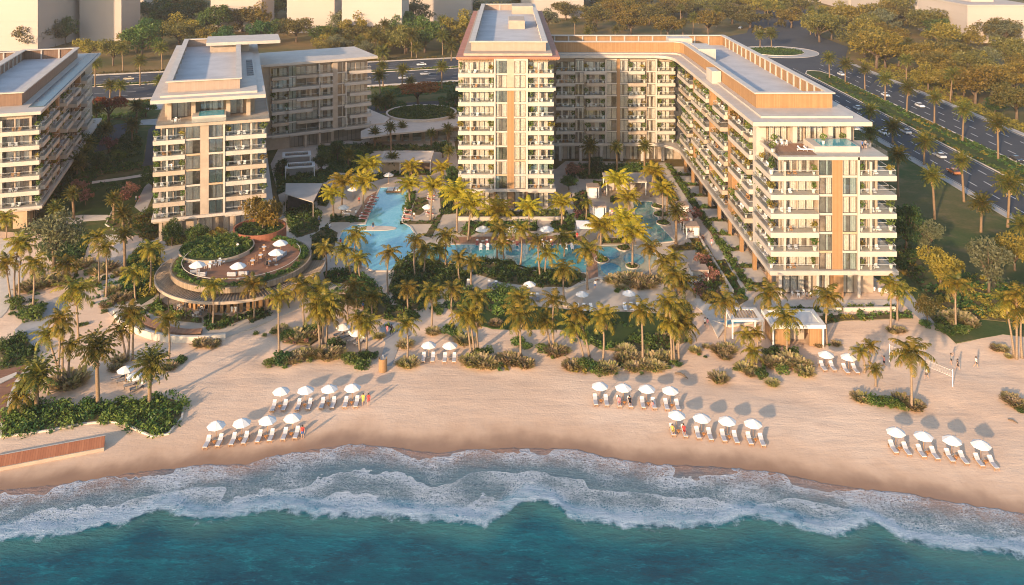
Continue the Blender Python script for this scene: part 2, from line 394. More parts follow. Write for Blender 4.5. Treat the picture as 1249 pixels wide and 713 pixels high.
ORD = ['ground', 'first', 'second', 'third', 'fourth', 'fifth', 'sixth', 'seventh', 'eighth', 'ninth', 'tenth', 'eleventh', 'twelfth', 'thirteenth', 'fourteenth', 'fifteenth', 'sixteenth', 'seventeenth', 'eighteenth', 'nineteenth', 'twentieth'] + ['twenty-' + w for w in ('first', 'second', 'third', 'fourth', 'fifth', 'sixth', 'seventh', 'eighth', 'ninth')] + ['thirtieth', 'thirty-first', 'thirty-second', 'thirty-third']
def offset(poly, d):                # positive d = inwards for a counter-clockwise outline
    n = len(poly); out = []
    for i in range(n):
        p0, p1, p2 = Vector(poly[i - 1]), Vector(poly[i]), Vector(poly[(i + 1) % n])
        a = (p1 - p0).normalized(); b = (p2 - p1).normalized()
        na = Vector((-a.y, a.x)); nb = Vector((-b.y, b.x)); k = na + nb
        k = k / max(.25, k.dot(na)) if k.length > 1e-6 else na
        out.append(tuple(p1 + k * d))
    return out
def ring(mb, outer, thick, z0, z1, m=0):
    inn = offset(outer, thick); n = len(outer)
    vs = [(x, y, z0) for x, y in outer] + [(x, y, z1) for x, y in outer] + [(x, y, z0) for x, y in inn] + [(x, y, z1) for x, y in inn]
    fs = []
    for i in range(n):
        j = (i + 1) % n
        fs += [(i, j, n + j, n + i), (2 * n + j, 2 * n + i, 3 * n + i, 3 * n + j), (n + i, n + j, 3 * n + j, 3 * n + i), (j, i, 2 * n + i, 2 * n + j)]
    mb.add(vs, fs, m)
def circ(cx, cy, rx, ry=None, n=40, a0=0, a1=360):
    ry = rx if ry is None else ry
    full = abs(a1 - a0) >= 360
    k = n if full else n + 1
    return [(cx + rx * math.cos(R(a0 + (a1 - a0) * i / n)), cy + ry * math.sin(R(a0 + (a1 - a0) * i / n))) for i in range(k)]
def inside(poly, x, y):
    c = False; n = len(poly); j = n - 1
    for i in range(n):
        xi, yi = poly[i]; xj, yj = poly[j]
        if (yi > y) != (yj > y) and x < (xj - xi) * (y - yi) / (yj - yi) + xi: c = not c
        j = i
    return c
# ================================================================ THE SETTING
SHORE = [at(u, v) for u, v in [(-120, 606), (0, 597), (60, 592), (120, 583), (170, 575), (210, 571), (250, 566), (300, 566), (330, 556), (380, 548), (430, 541), (480, 545), (510, 550), (535, 552),
        (565, 548), (620, 546), (700, 547), (740, 557), (800, 566), (840, 567), (900, 571), (950, 576), (1000, 588), (1060, 597), (1100, 600), (1150, 610), (1200, 618), (1249, 626), (1380, 645)]]
CREST = [at(u, v) for u, v in [(-120, 664), (0, 656), (94, 650), (118, 641), (161, 637), (171, 626), (202, 617), (229, 630), (262, 633), (289, 627), (336, 618), (387, 627), (435, 629), (470, 626), (551, 635), (590, 640),
        (615, 626), (640, 606), (675, 611), (696, 633), (717, 634), (773, 639), (837, 640), (875, 640), (913, 628), (957, 636), (1012, 652), (1040, 646), (1060, 632), (1095, 652), (1112, 661), (1163, 668), (1249, 677), (1380, 700)]]
def curve(pts):
    xs = np.array([p[0] for p in pts]); ys = np.array([p[1] for p in pts]); o = np.argsort(xs); xs, ys = xs[o], ys[o]
    return lambda x: np.interp(x, xs, ys)
shoreY, crestY = curve(SHORE), curve(CREST)
def grid_mesh(name, X, Y, Z, mat, uvs, smooth=True):
    ny, nx = X.shape
    v = np.stack([X, Y, Z], -1).reshape(-1, 3)
    idx = np.arange(nx * ny).reshape(ny, nx)
    f = np.stack([idx[:-1, :-1], idx[:-1, 1:], idx[1:, 1:], idx[1:, :-1]], -1).reshape(-1, 4)
    me = bpy.data.meshes.new(name); me.vertices.add(len(v)); me.vertices.foreach_set('co', v.ravel().astype(np.float32))
    me.loops.add(f.size); me.loops.foreach_set('vertex_index', f.ravel().astype(np.int32)); me.polygons.add(len(f))
    me.polygons.foreach_set('loop_start', np.arange(0, f.size, 4, dtype=np.int32)); me.polygons.foreach_set('loop_total', np.full(len(f), 4, dtype=np.int32))
    if smooth: me.polygons.foreach_set('use_smooth', np.ones(len(f), dtype=bool))
    me.update(calc_edges=True)
    for un, (a, b) in uvs.items():
        l = me.uv_layers.new(name=un); ab = np.stack([a.ravel(), b.ravel()], -1)[f.ravel()]
        l.data.foreach_set('uv', ab.ravel().astype(np.float32))
    me.materials.append(M[mat]); return me
def fbm(X, Y, s, o=3, seed=0.):
    out = np.zeros(X.shape); it = np.nditer(X, flags=['multi_index'])
    for x in it:
        i = it.multi_index; out[i] = noise.fractal(Vector((float(X[i]) * s, float(Y[i]) * s, seed)), 1., 2., o)
    return out
# sea: a curvilinear sheet that follows the shore, with a real breaking crest
xs = np.arange(-95, 95.1, .45); ds = np.concatenate([np.arange(0, 26, .22), np.array([30, 40, 60, 120, 400.])])
XX, DD = np.meshgrid(xs, ds); wig = np.array([.35 * noise.noise((x * .9, 0, 3)) + .25 * noise.noise((x * 2.1, 0, 9)) for x in xs])
kx = np.array([1, 2, 3, 4, 3, 2, 1.]); kx /= kx.sum()
sy = shoreY(xs) + wig; cyv = np.convolve(np.pad(crestY(xs), 3, 'edge'), kx, 'valid') + .5 * wig
YY = sy[None, :] - DD; EE = (cyv[None, :]) - YY
small = fbm(XX[::3, ::2], YY[::3, ::2], .35, 3, 5.); small = np.repeat(np.repeat(small, 3, 0), 2, 1)[:XX.shape[0], :XX.shape[1]]
amp = .5 + .5 * np.array([noise.noise((x * .09, 4, 0)) for x in xs])[None, :] 
ZZ = .03 + (.12 + .22 * amp) * np.where(EE > -.3, np.exp(-((EE + .3) / 2.3) ** 2), np.exp(-((EE + .3) / 1.5) ** 2)) + .05 * small * np.clip(DD / 3, 0, 1) + .22 * np.exp(-((EE - 9 + 2 * amp) / 2.6) ** 2)
ZZ += .05 * np.clip(DD / .3, 0, 1) * np.exp(-DD / 2.)
ZZ[DD > 40] = 0.; ZZ -= np.where(DD < .1, .06, 0)
struct('sea', grid_mesh('sea', XX, YY, ZZ, 'sea_water', {'shore': (XX, DD), 'crest': (XX, EE)}), 'turquoise sea with white surf breaking along the beach', 'sea')
# sand: the same trick landwards; hollows and low dunes behind the open beach
xs2 = np.arange(-170, 170.1, 1.3); ls = np.concatenate([np.array([-300, -40, -10, -4, -2, -1]), np.arange(0, 96, 1.1)])
X2, L2 = np.meshgrid(xs2, ls); Y2 = shoreY(xs2)[None, :] + L2
dn = fbm(X2, Y2, .09, 3, 2.) + .5 * fbm(X2, Y2, .3, 2, 8.)
Z2 = np.where(L2 < 0, L2 * .07, 0) - np.clip((L2 - 14) / 8, 0, 1) * np.clip((48 - L2) / 8, 0, 1) * .30 * np.clip(dn + .5, 0, 1.2)
Z2 -= .03 * np.clip(fbm(X2, Y2, .5, 2, 4.) + .5, 0, 1) * (L2 > 3)
struct('beach', grid_mesh('beach', X2, Y2, Z2, 'sand', {'shore': (X2, L2)}), 'wide pale sandy beach running along the water', 'beach')
def sheet(name, poly, z, mat, label=None, cat=None, thick=.5, side=None):
    mb = MB(); mb.prism(poly, z - thick, z, 0, 0)
    return struct(name, mb.mesh(name, [mat]), label, cat)
# land beyond the beach, out to the horizon
mb = MB(); mb.add([(-4000, 176, -.05), (4000, 176, -.05), (4000, 7000, -.05), (-4000, 7000, -.05)], [(0, 1, 2, 3)])
struct('ground', mb.mesh('ground', ['scrub_ground']), 'dry scrub ground reaching past the roads to the horizon', 'ground')
sheet('verge', [(74.5, 143), (84, 146), (100, 142), (140, 150), (170, 175), (168, 300), (168.1, 420), (120, 420), (120, 300), (72, 300), (72, 170), (74, 160)], .010, 'verge_ground')
sheet('verge', [(-200, 190), (-118, 195), (-100, 192), (-78, 192), (-64, 200), (-62, 262), (-40, 290), (13, 270), (60, 272), (118, 300), (118, 425), (20, 385), (-200, 325)], .012, 'verge_ground')
# roads
def cr(x, off): return 421 + .31 * x + off
def band(x0, x1, o0, o1): return [(x0, cr(x0, o0)), (x1, cr(x1, o0)), (x1, cr(x1, o1)), (x0, cr(x0, o1))]
sheet('cross_road', band(-420, 128, -35, 28), .03, 'asphalt', 'dark asphalt cross road running behind the hotel buildings', 'road')
sheet('coast_road', [(120, 60), (168, 60), (168.3, 430), (190, 480), (190, 520), (300, 900), (270, 900), (150, 540), (110, 500), (100, 446), (120, 415)], .034, 'asphalt', 'dark asphalt dual carriageway with painted dashes', 'road')
def kerbed(name, poly, z, mat, kerb='concrete', kw=.35, label=None, cat=None):
    a = sum(poly[i][0] * poly[(i + 1) % len(poly)][1] - poly[(i + 1) % len(poly)][0] * poly[i][1] for i in range(len(poly)))
    if a < 0: poly = poly[::-1]
    mb = MB(); ring(mb, poly, kw, -.3, z + .1, 1); mb.prism(offset(poly, kw - .05), -.3, z, 0)
    return struct(name, mb.mesh(name, [mat, kerb]), label, cat)
kerbed('median', band(-420, 84, -3, 3), .14, 'hedge_ground')
kerbed('median', [(136.5, 60), (148, 60), (148, 392), (146, 402), (140.5, 404), (137, 396)], .14, 'hedge_ground')
kerbed('roundabout', circ(145, 462, 21, 21, 40), .08, 'grey_paving'); kerbed('roundabout_bed', circ(144, 463, 15, 15, 36), .22, 'hedge_ground')
kerbed('pavement', band(-420, 84, 28, 30.5), .08, 'grey_paving'); kerbed('pavement', band(-420, 14, -38, -35), .08, 'concrete')
kerbed('pavement', [(168.2, 60), (170.5, 60), (170.6, 430), (168.4, 430)], .08, 'grey_paving', 'grey_paving'); kerbed('pavement', [(117.8, 60), (119.9, 60), (119.9, 380), (117.8, 380)], .08, 'grey_paving', 'grey_paving')
mb = MB()
def stripe(p, q, wd):
    p, q = Vector((*p, 0)), Vector((*q, 0)); d = (q - p).normalized(); n = Vector((-d.y, d.x, 0)) * wd / 2
    mb.add([tuple(p - n + Vector((0, 0, .045))), tuple(q - n + Vector((0, 0, .045))), tuple(q + n + Vector((0, 0, .045))), tuple(p + n + Vector((0, 0, .045)))], [(0, 1, 2, 3)])
for x in (124.1, 128.2, 132.4, 153, 158, 163):
    y = 70.
    while y < 425:
        stripe((x, y), (x, y + 4.2), .28); y += 10.5
for x in (120.5, 136.0, 148.5, 167.5): stripe((x, 60), (x, 410), .16)
for o in (-27, -19, -11, 9.5, 16, 22):
    x = -300.
    while x < 90:
        stripe((x, cr(x, o)), (x + 4, cr(x + 4, o)), .28); x += 11
struct('road_marking', mb.mesh('road_marking', ['road_paint']))
# left court between the two left buildings
sheet('driveway', px([(118, 178), (137, 152), (156, 150), (154, 160), (138, 180), (114, 186)]), .03, 'asphalt')
sheet('driveway', px([(176, 196), (181, 158), (187, 153), (196, 150), (190, 200), (172, 203)]), .03, 'asphalt')
sheet('driveway', px([(450, 128), (560, 121), (560, 131), (450, 139)]), .03, 'asphalt')
sheet('driveway', px([(180, 124), (203, 122), (201, 133), (176, 134)]), .035, 'grey_paving')
sheet('path', px([(172, 146), (199, 144), (197, 152), (170, 152)]), .035, 'grey_paving')
sheet('path', px([(112, 221), (150, 216), (188, 210), (188, 213), (150, 219), (112, 224)]), .04, 'concrete')
sheet('path', px([(164, 252), (176, 228), (190, 214), (192, 226), (176, 262)]), .04, 'grey_paving')
sheet('lawn', px([(68, 256), (100, 222), (112, 224), (188, 213), (170, 258), (150, 268), (100, 268)]), .02, 'lawn')
sheet('lawn', px([(140, 182), (158, 158), (180, 160), (174, 196), (150, 206), (118, 216), (100, 205)]), .02, 'lawn')
# resort paving
sheet('plaza', px([(128, 378), (140, 388), (165, 405), (214, 415), (276, 411), (312, 398), (370, 374), (428, 346), (470, 352), (520, 350), (560, 352), (600, 360), (640, 366), (700, 374), (745, 376), (840, 380), (846, 372), (880, 396), (905, 394), (925, 372), (880, 310), (835, 240), (812, 198), (690, 196), (678, 206),
      (560, 206), (552, 160), (455, 160), (440, 172), (400, 170), (340, 180), (330, 200), (345, 260), (330, 285), (200, 285), (150, 300), (120, 345)]), .03, 'paving', 'pale stone paving around the pools', 'paving')
sheet('path', px([(846, 366), (862, 362), (874, 384), (884, 400), (876, 412), (866, 392)]), .05, 'concrete')
sheet('path', px([(130, 268), (100, 270), (92, 279), (110, 286), (142, 286), (152, 300), (128, 330), (148, 352), (138, 384), (130, 376), (138, 352), (118, 332), (140, 300), (120, 292), (86, 284), (62, 268), (98, 262), (134, 262)]), .045, 'concrete')
sheet('path', px([(0, 290), (14, 296), (30, 330), (26, 346), (8, 380), (0, 388)]), .045, 'concrete')
sheet('path', px([(18, 402), (50, 372), (95, 352), (98, 360), (64, 384), (42, 432), (24, 436)]), .012, 'grey_paving')
sheet('path', px([(470, 392), (494, 396), (500, 408), (487, 420), (478, 446), (462, 446), (470, 418), (462, 404)]), .02, 'grey_paving')
sheet('path', [(43.2, 165), (45.3, 165), (45.3, 248), (43.2, 248)], .05, 'concrete')
sheet('terrace', px([(928, 366), (1096, 366), (1092, 374), (930, 376)]), .12, 'concrete')
sheet('path', px([(1096, 366), (1083, 340), (1090, 334), (1124, 374), (1142, 396), (1132, 398)]), .03, 'grey_paving')
# lawns and planting soil (slightly raised and kerbed)
for p in ([(572, 374), (640, 372), (700, 378), (760, 380), (838, 384), (836, 414), (780, 424), (735, 424), (690, 402), (600, 400), (574, 392)],):
    sheet('lawn', px(p), .035, 'lawn')
BEDS = [(px([(580, 378), (640, 376), (760, 384), (832, 388), (830, 410), (780, 420), (735, 420), (690, 400), (604, 396)]), ('leaf_green', 'leaf_dark', 'leaf_yellow'), .6, .16)]     # (outline in metres, leaf kind, height, density)
def bed(poly, kinds, h=1., dens=1., world=False, mat='soil', z=.10, kerb=None):
    p = poly if world else px(poly)
    if kerb: kerbed('planting_bed', p, z, mat, kerb, .25)
    else: sheet('planting_bed', p, z, mat)
    BEDS.append((p, kinds, h, dens))
bed([(342, 206), (352, 215), (398, 206), (412, 192), (440, 186), (456, 200), (442, 212), (408, 210), (398, 222), (350, 232), (338, 238), (336, 212)], ('leaf_dark', 'leaf_green'), 1.4, 1.1, mat='lawn')
bed([(388, 178), (440, 176), (456, 186), (440, 192), (412, 198), (390, 200)], ('leaf_dark', 'leaf_green'), 1.5, 1., mat='lawn')
bed([(348, 246), (356, 252), (380, 250), (392, 262), (388, 282), (362, 290), (350, 274)], ('leaf_green', 'leaf_dark'), 1.3, 1.2)
bed([(390, 232), (402, 228), (406, 238), (398, 252), (388, 250)], ('leaf_green',), 1.3, 1.2)
bed([(402, 262), (424, 264), (446, 266), (445, 271), (404, 271)], ('leaf_green', 'leaf_dark'), .9, 1.3)
bed([(440, 208), (456, 212), (528, 208), (526, 213), (470, 217), (452, 222), (440, 218)], ('leaf_dark', 'leaf_green'), 1., 1.)
bed([(446, 176), (500, 177), (546, 180), (540, 186), (505, 183), (450, 184)], ('leaf_dark', 'leaf_green'), 1.2, 1.)
bed([(497, 236), (507, 232), (506, 244), (498, 260), (491, 262)], ('leaf_green', 'leaf_yellow'), 1.2, 1.3)
bed([(488, 270), (527, 269), (530, 263), (530, 273), (488, 274)], ('leaf_green',), .4, 1.2)
bed([(536, 236), (552, 226), (553, 206), (560, 206), (560, 260), (538, 262)], ('leaf_green', 'leaf_dark'), 1.3, 1.)
bed([(518, 288), (534, 262), (540, 262), (526, 290)], ('leaf_green',), .5, 1.)
bed([(560, 258), (690, 258), (690, 265), (560, 265)], ('leaf_green', 'leaf_yellow'), 1.1, 1.3)
bed([(572, 271), (655, 271), (655, 282), (575, 284)], ('leaf_green', 'leaf_dark'), 1.2, 1.2)
bed([(672, 270), (700, 262), (700, 282), (674, 284)], ('leaf_green', 'leaf_yellow'), 1., 1.2)
bed([(694, 200), (700, 200), (702, 226), (694, 226)], ('leaf_dark',), 1.4, 1.3)
bed([(704, 202), (788, 200), (788, 210), (742, 212), (738, 218), (706, 218)], ('leaf_dark', 'leaf_green'), 1.4, 1.2)
bed([(724, 221), (742, 221), (742, 226), (724, 227)], ('leaf_golden', 'leaf_green'), .9, 1.2)
bed([(698, 240), (716, 232), (720, 268), (704, 272)], ('leaf_green', 'leaf_pink'), 1.3, 1.)
bed([(736, 291), (768, 290), (768, 297), (734, 297)], ('leaf_yellow', 'leaf_green'), .7, 1.2)
bed([(744, 240), (756, 238), (757, 246), (744, 247)], ('leaf_green', 'leaf_yellow'), .5, 1.3)
bed([(812, 301), (846, 297), (849, 305), (824, 306)], ('leaf_green', 'leaf_golden'), .8, 1.2)
bed([(486, 318), (505, 312), (560, 324), (574, 340), (560, 352), (545, 348), (512, 378), (486, 372), (474, 350)], ('leaf_green', 'leaf_dark', 'leaf_yellow'), 1.6, 1.2)
bed([(394, 332), (424, 330), (446, 338), (462, 352), (446, 356), (420, 346), (398, 344)], ('leaf_green', 'leaf_dark'), 1.4, 1.2)
bed([(572, 318), (606, 316), (650, 328), (712, 332), (716, 338), (696, 350), (655, 350), (615, 345), (580, 334)], ('leaf_green', 'leaf_dark', 'leaf_yellow'), 1.4, 1.2)
bed([(590, 356), (625, 350), (648, 364), (640, 380), (606, 384), (592, 376)], ('leaf_green', 'leaf_yellow'), 1.8, 1.)
bed([(742, 424), (790, 410), (836, 402), (838, 416), (800, 430), (764, 428)], ('leaf_yellow', 'leaf_green'), 1.2, 1.2)
bed([(446, 380), (470, 372), (500, 372), (512, 386), (494, 394), (462, 386)], ('leaf_green', 'leaf_golden'), 1.2, 1.)
bed([(340, 403), (382, 400), (392, 410), (378, 420), (345, 418)], ('leaf_green', 'leaf_pink'), 1.2, .8)
bed([(248, 388), (258, 384), (300, 388), (268, 402), (252, 402)], ('leaf_green', 'leaf_dark'), 1.3, 1.3)
bed([(298, 384), (322, 376), (330, 384), (306, 394)], ('leaf_green', 'leaf_dark'), 1.3, 1.3)
bed([(176, 378), (192, 364), (206, 374), (232, 386), (246, 388), (246, 394), (220, 392), (192, 386)], ('leaf_green', 'leaf_yellow'), 1.1, 1.)
bed([(146, 330), (172, 300), (196, 296), (196, 345), (188, 362), (172, 372), (150, 352)], ('leaf_green', 'leaf_golden', 'leaf_dark'), 1.5, 1., mat='lawn')
bed([(0, 505), (40, 492), (90, 494), (150, 490), (200, 484), (226, 490), (223, 510), (206, 530), (186, 534), (163, 524), (150, 517), (130, 515), (100, 518), (60, 526), (0, 534)], ('leaf_green', 'leaf_yellow', 'leaf_dark'), 1.7, 1.6, kerb='concrete')
bed([(0, 418), (26, 408), (46, 428), (40, 444), (0, 452)], ('leaf_green', 'leaf_dark'), 1.6, 1.3)
bed([(60, 282), (96, 272), (110, 290), (100, 322), (62, 318), (46, 300)], ('leaf_green', 'leaf_dark'), 1., .8, mat='lawn')
bed([(136, 258), (152, 256), (158, 272), (140, 282), (128, 274)], ('leaf_green', 'leaf_yellow'), .7, 1., kerb='concrete')
bed([(168, 262), (200, 250), (206, 282), (180, 296), (160, 280)], ('leaf_green', 'leaf_golden', 'leaf_dark'), 1.5, 1.)
bed([(90, 212), (132, 196), (170, 200), (172, 206), (120, 214), (96, 232)], ('leaf_dark', 'leaf_green'), 1.5, .9)
bed([(52, 250), (84, 200), (96, 206), (72, 252)], ('leaf_dark', 'leaf_green'), 1.6, .9)
bed([(40.2, 166), (42.8, 166), (42.8, 244), (40.2, 244)], ('leaf_green', 'leaf_golden', 'leaf_pink'), 1.3, 1.2, True)
bed([(45.6, 163), (46.9, 163), (46.9, 248), (45.6, 248)], ('leaf_yellow', 'leaf_green'), 1., 2.2, True)
for y0 in range(165, 245, 9): bed([(47.1, y0), (50.5, y0), (50.5, y0 + 1.8), (47.1, y0 + 1.8)], ('leaf_yellow', 'leaf_green'), .9, 1.8, True)
bed([(934, 376.5), (1092, 373), (1096, 378.5), (936, 382)], ('leaf_yellow', 'leaf_green'), .9, 2.2)
bed([(988, 386), (1040, 384), (1112, 380), (1112, 388), (1030, 391), (1000, 396)], ('leaf_green', 'leaf_golden'), 1., 1.)
bed([(1120, 344), (1160, 352), (1215, 366), (1249, 372), (1249, 395), (1185, 388), (1150, 380)], ('leaf_green', 'leaf_golden', 'leaf_dark'), 1.5, .8)
bed([(842, 340), (866, 332), (886, 366), (872, 372), (856, 366)], ('leaf_green', 'leaf_pink', 'leaf_golden'), 1.5, 1.2)
bed([(870, 320), (884, 316), (912, 366), (902, 372)], ('leaf_green', 'leaf_golden'), 1., 1.2)
bed([(806, 372), (838, 368), (846, 384), (842, 402), (822, 396)], ('leaf_green', 'leaf_golden'), 1.3, 1.)
GP = ('leaf_yellow', 'grass_pink', 'leaf_yellow', 'leaf_green', 'leaf_golden')
for p in ([(328, 446), (338, 436), (366, 432), (398, 428), (414, 434), (404, 440), (372, 442), (345, 450)], [(342, 412), (362, 402), (388, 402), (390, 412), (362, 420)], [(574, 440), (590, 430), (604, 444), (640, 440), (650, 446), (612, 452), (580, 450)], [(655, 432), (690, 424), (694, 432), (668, 438)], [(692, 450), (715, 440), (746, 450), (742, 458), (715, 456)],
          [(752, 440), (766, 426), (800, 432), (824, 434), (832, 446), (805, 452), (764, 452)], [(926, 458), (936, 436), (962, 430), (988, 450), (984, 460), (945, 466)], [(1046, 488), (1060, 484), (1100, 488), (1124, 496), (1112, 503), (1064, 498)], [(1142, 398), (1170, 384), (1192, 396), (1180, 410), (1152, 408)], [(38, 330), (62, 322), (100, 326), (110, 338), (70, 350), (34, 350)],
          [(100, 310), (128, 318), (138, 340), (120, 348), (104, 338)], [(740, 342), (800, 338), (818, 336), (818, 348), (786, 354), (750, 354)], [(140, 326), (150, 322), (152, 352), (150, 372), (138, 366), (144, 348)], [(60, 466), (86, 460), (98, 468), (70, 476)]):
    BEDS.append((px(p), GP, .65, .75))
bed([(112, 226), (140, 221), (164, 220), (156, 236), (120, 240), (104, 246)], ('leaf_dark', 'leaf_green'), 1.1, .35, mat='lawn', z=.03)
bed([(104, 168), (118, 150), (128, 156), (114, 178), (96, 196), (88, 196)], ('leaf_dark', 'leaf_green', 'leaf_golden'), 1.7, .7)
bed([(140, 172), (158, 160), (172, 164), (170, 190), (146, 196), (136, 186)], ('leaf_dark', 'leaf_green'), 1.3, .7, mat='lawn', z=.03)
bed([(112, 142), (160, 138), (176, 137), (174, 144), (120, 147)], ('leaf_dark', 'leaf_green'), 1.4, .8)
bed([(178, 204), (188, 204), (186, 210), (176, 212)], ('leaf_green',), 1.2, 1.)
bed([(462, 108), (552, 99), (556, 112), (470, 120)], ('leaf_dark', 'leaf_green'), 1.2, .35, mat='lawn', z=.03)
bed([(456, 128), (490, 124), (500, 130), (466, 136)], ('leaf_dark', 'leaf_green'), 1.5, .9)
bed([(536, 120), (560, 118), (560, 130), (538, 133)], ('leaf_dark', 'leaf_green'), 1.5, .9)
bed([(506, 244), (520, 240), (524, 252), (512, 262), (502, 262)], ('leaf_green', 'leaf_yellow'), .8, .5)
bed([(560, 285), (572, 272), (576, 284), (574, 289)], ('leaf_green', 'leaf_yellow'), 1.2, 1.)
bed([(684, 286), (702, 284), (704, 296), (690, 297)], ('leaf_green', 'leaf_yellow'), .9, 1.)
bed([(744, 204), (760, 200), (800, 198), (806, 208), (796, 212)], ('leaf_golden', 'leaf_green'), 1., 1.)
bed([(704, 262), (722, 262), (726, 272), (706, 274)], ('leaf_green', 'leaf_yellow'), .9, 1.)
bed([(1086, 300), (1110, 300), (1130, 330), (1122, 346), (1090, 326)], ('leaf_dark', 'leaf_green', 'leaf_golden'), 1.6, .8)
bed([(1142, 330), (1180, 338), (1249, 345), (1249, 366), (1190, 356), (1146, 348)], ('leaf_green', 'leaf_golden', 'leaf_dark'), 1.6, .7)
bed([(420, 356), (445, 352), (470, 358), (478, 370), (448, 378), (428, 370)], ('leaf_dark', 'leaf_green'), 1.5, 1.)
bed([(546, 358), (575, 352), (592, 360), (590, 378), (566, 388), (548, 376)], ('leaf_green', 'leaf_dark', 'leaf_yellow'), 1.5, 1.)
for p in ([(6, 352), (40, 352), (58, 372), (34, 392), (10, 382)], [(104, 352), (138, 344), (150, 356), (140, 376), (112, 372)], [(160, 372), (176, 376), (184, 392), (170, 396), (154, 386)], [(462, 398), (484, 394), (500, 396), (490, 404), (470, 406)], [(520, 364), (545, 360), (556, 372), (540, 384), (520, 380)], [(392, 346), (420, 350), (424, 366), (404, 372), (386, 362)], [(730, 412), (748, 424), (742, 430), (704, 418), (690, 408), (708, 404)]):
    BEDS.append((px(p), ('leaf_green', 'leaf_yellow', 'leaf_dark'), .9, .6))
bed([(196, 284), (215, 278), (240, 270), (262, 268), (258, 284), (222, 298), (204, 300)], ('leaf_green', 'leaf_golden', 'leaf_dark'), 1.5, 1.)
bed([(380, 288), (398, 276), (412, 284), (408, 300), (392, 318), (380, 318)], ('leaf_green', 'leaf_dark'), 1.1, .8)
for x0 in (137.3, 142.6, 145.6):
    for y0 in range(205, 390, 37): BEDS.append(([(x0, y0), (x0 + 2.2, y0), (x0 + 2.2, y0 + 36), (x0, y0 + 36)], ('leaf_green', 'leaf_dark', 'leaf_golden'), .9, 1.3))
BEDS.append((circ(144, 463, 14.5, 14.5, 20), ('leaf_green', 'leaf_dark'), 1., 1.0))
for x0 in (-190, -150, -50): BEDS.append((band(x0, x0 + 40, -2.4, 2.4), ('leaf_golden', 'leaf_green'), .9, .9))
BEDS.append((band(-190, 10, 31, 36), ('leaf_golden', 'leaf_olive'), 1., .5))
BEDS.append((band(-185, -20, -44, -40), ('leaf_dark', 'leaf_golden'), 1., .7))
BEDS.append(([(171, 250), (174, 250), (190, 440), (178, 440), (172, 400)], ('leaf_golden', 'leaf_olive'), 1., .7))
# ------------------------------------------------------------- pools (water a touch below a raised stone coping)
def pool(poly, mat, label, z=.10, cop='concrete', kw=.4, cz=.16):
    a = sum(poly[i][0] * poly[(i + 1) % len(poly)][1] - poly[(i + 1) % len(poly)][0] * poly[i][1] for i in range(len(poly)))
    if a < 0: poly = poly[::-1]
    mb = MB(); mb.prism(poly, -.3, z, 0); o = struct('pool_water', mb.mesh('pool_water', [mat]), label, 'pool')
    k = MB(); ring(k, offset(poly, -kw), kw, -.2, cz); struct('pool_coping', k.mesh('pool_coping', [cop])); return o
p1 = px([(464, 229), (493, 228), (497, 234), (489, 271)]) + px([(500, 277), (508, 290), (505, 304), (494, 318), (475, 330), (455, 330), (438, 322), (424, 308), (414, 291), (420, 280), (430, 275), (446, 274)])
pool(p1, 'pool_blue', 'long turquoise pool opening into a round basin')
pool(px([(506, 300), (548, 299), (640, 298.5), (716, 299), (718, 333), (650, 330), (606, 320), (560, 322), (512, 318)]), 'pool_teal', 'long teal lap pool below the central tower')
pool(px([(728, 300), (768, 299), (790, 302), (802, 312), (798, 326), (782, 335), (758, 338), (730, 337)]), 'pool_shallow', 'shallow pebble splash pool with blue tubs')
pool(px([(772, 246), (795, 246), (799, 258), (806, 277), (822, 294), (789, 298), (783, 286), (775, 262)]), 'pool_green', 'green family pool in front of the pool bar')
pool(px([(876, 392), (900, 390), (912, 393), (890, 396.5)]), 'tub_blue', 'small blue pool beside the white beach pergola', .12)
for u, v, a, b in ((743, 309, 2.2, 1.9), (773, 316.5, 2.1, 1.8), (745, 328.5, 2.0, 1.8)):
    x, y = at(u, v); mb = MB(); mb.prism(circ(x, y, a, b * 1.7, 24), 0, .16); struct('pool_tub', mb.mesh('pool_tub', ['tub_blue']))
for u, v, a in ((761, 303, 1.9), (734, 317.5, 1.9), (771, 325, 1.6), (802, 252, 1.8), (806, 262, 2.2), (809, 272, 2.)):
    x, y = at(u, v); kerbed('planter_island', circ(x, y, a * .85, a, 20), .2, 'soil', 'paving', .2); BEDS.append((circ(x, y, a * .7, a * .8, 12), ('leaf_green', 'leaf_yellow'), .8, 2.2))
mb = MB(); mb.prism(circ(*at(459, 279), 4.6, 1.5, 30), 0, .2); struct('pool_ledge', mb.mesh('pool_ledge', ['concrete']))
mb = MB(); mb.prism([at(u, v) for u, v in ((715.5, 299), (727, 299), (730, 342), (718, 342))], 0, .22); struct('pool_walkway', mb.mesh('pool_walkway', ['deck_boards']))
sheet('pool_deck', px([(553, 289), (712, 288), (714, 297), (552, 297)]), .10, 'deck_boards', 'red brown timber sun deck along the lap pool', 'deck')
sheet('pool_deck', px([(744, 225), (792, 222), (792, 244), (748, 245)]), .06, 'cream_stone')
sheet('pool_deck', px([(808, 246), (822, 244), (838, 292), (826, 294)]), .06, 'concrete')
sheet('pool_deck', px([(448, 240), (462, 232), (446, 270), (430, 268)]), .08, 'deck_boards')
for y0 in range(167, 246, 9):
    sheet('garden_terrace', [(47.2, y0), (51, y0), (51, y0 + 6.6), (47.2, y0 + 6.6)], .09, 'concrete')
sheet('garden_path', [at(u, v) for u, v in ((690, 215), (699, 212), (706, 240), (696, 244))], .05, 'concrete')
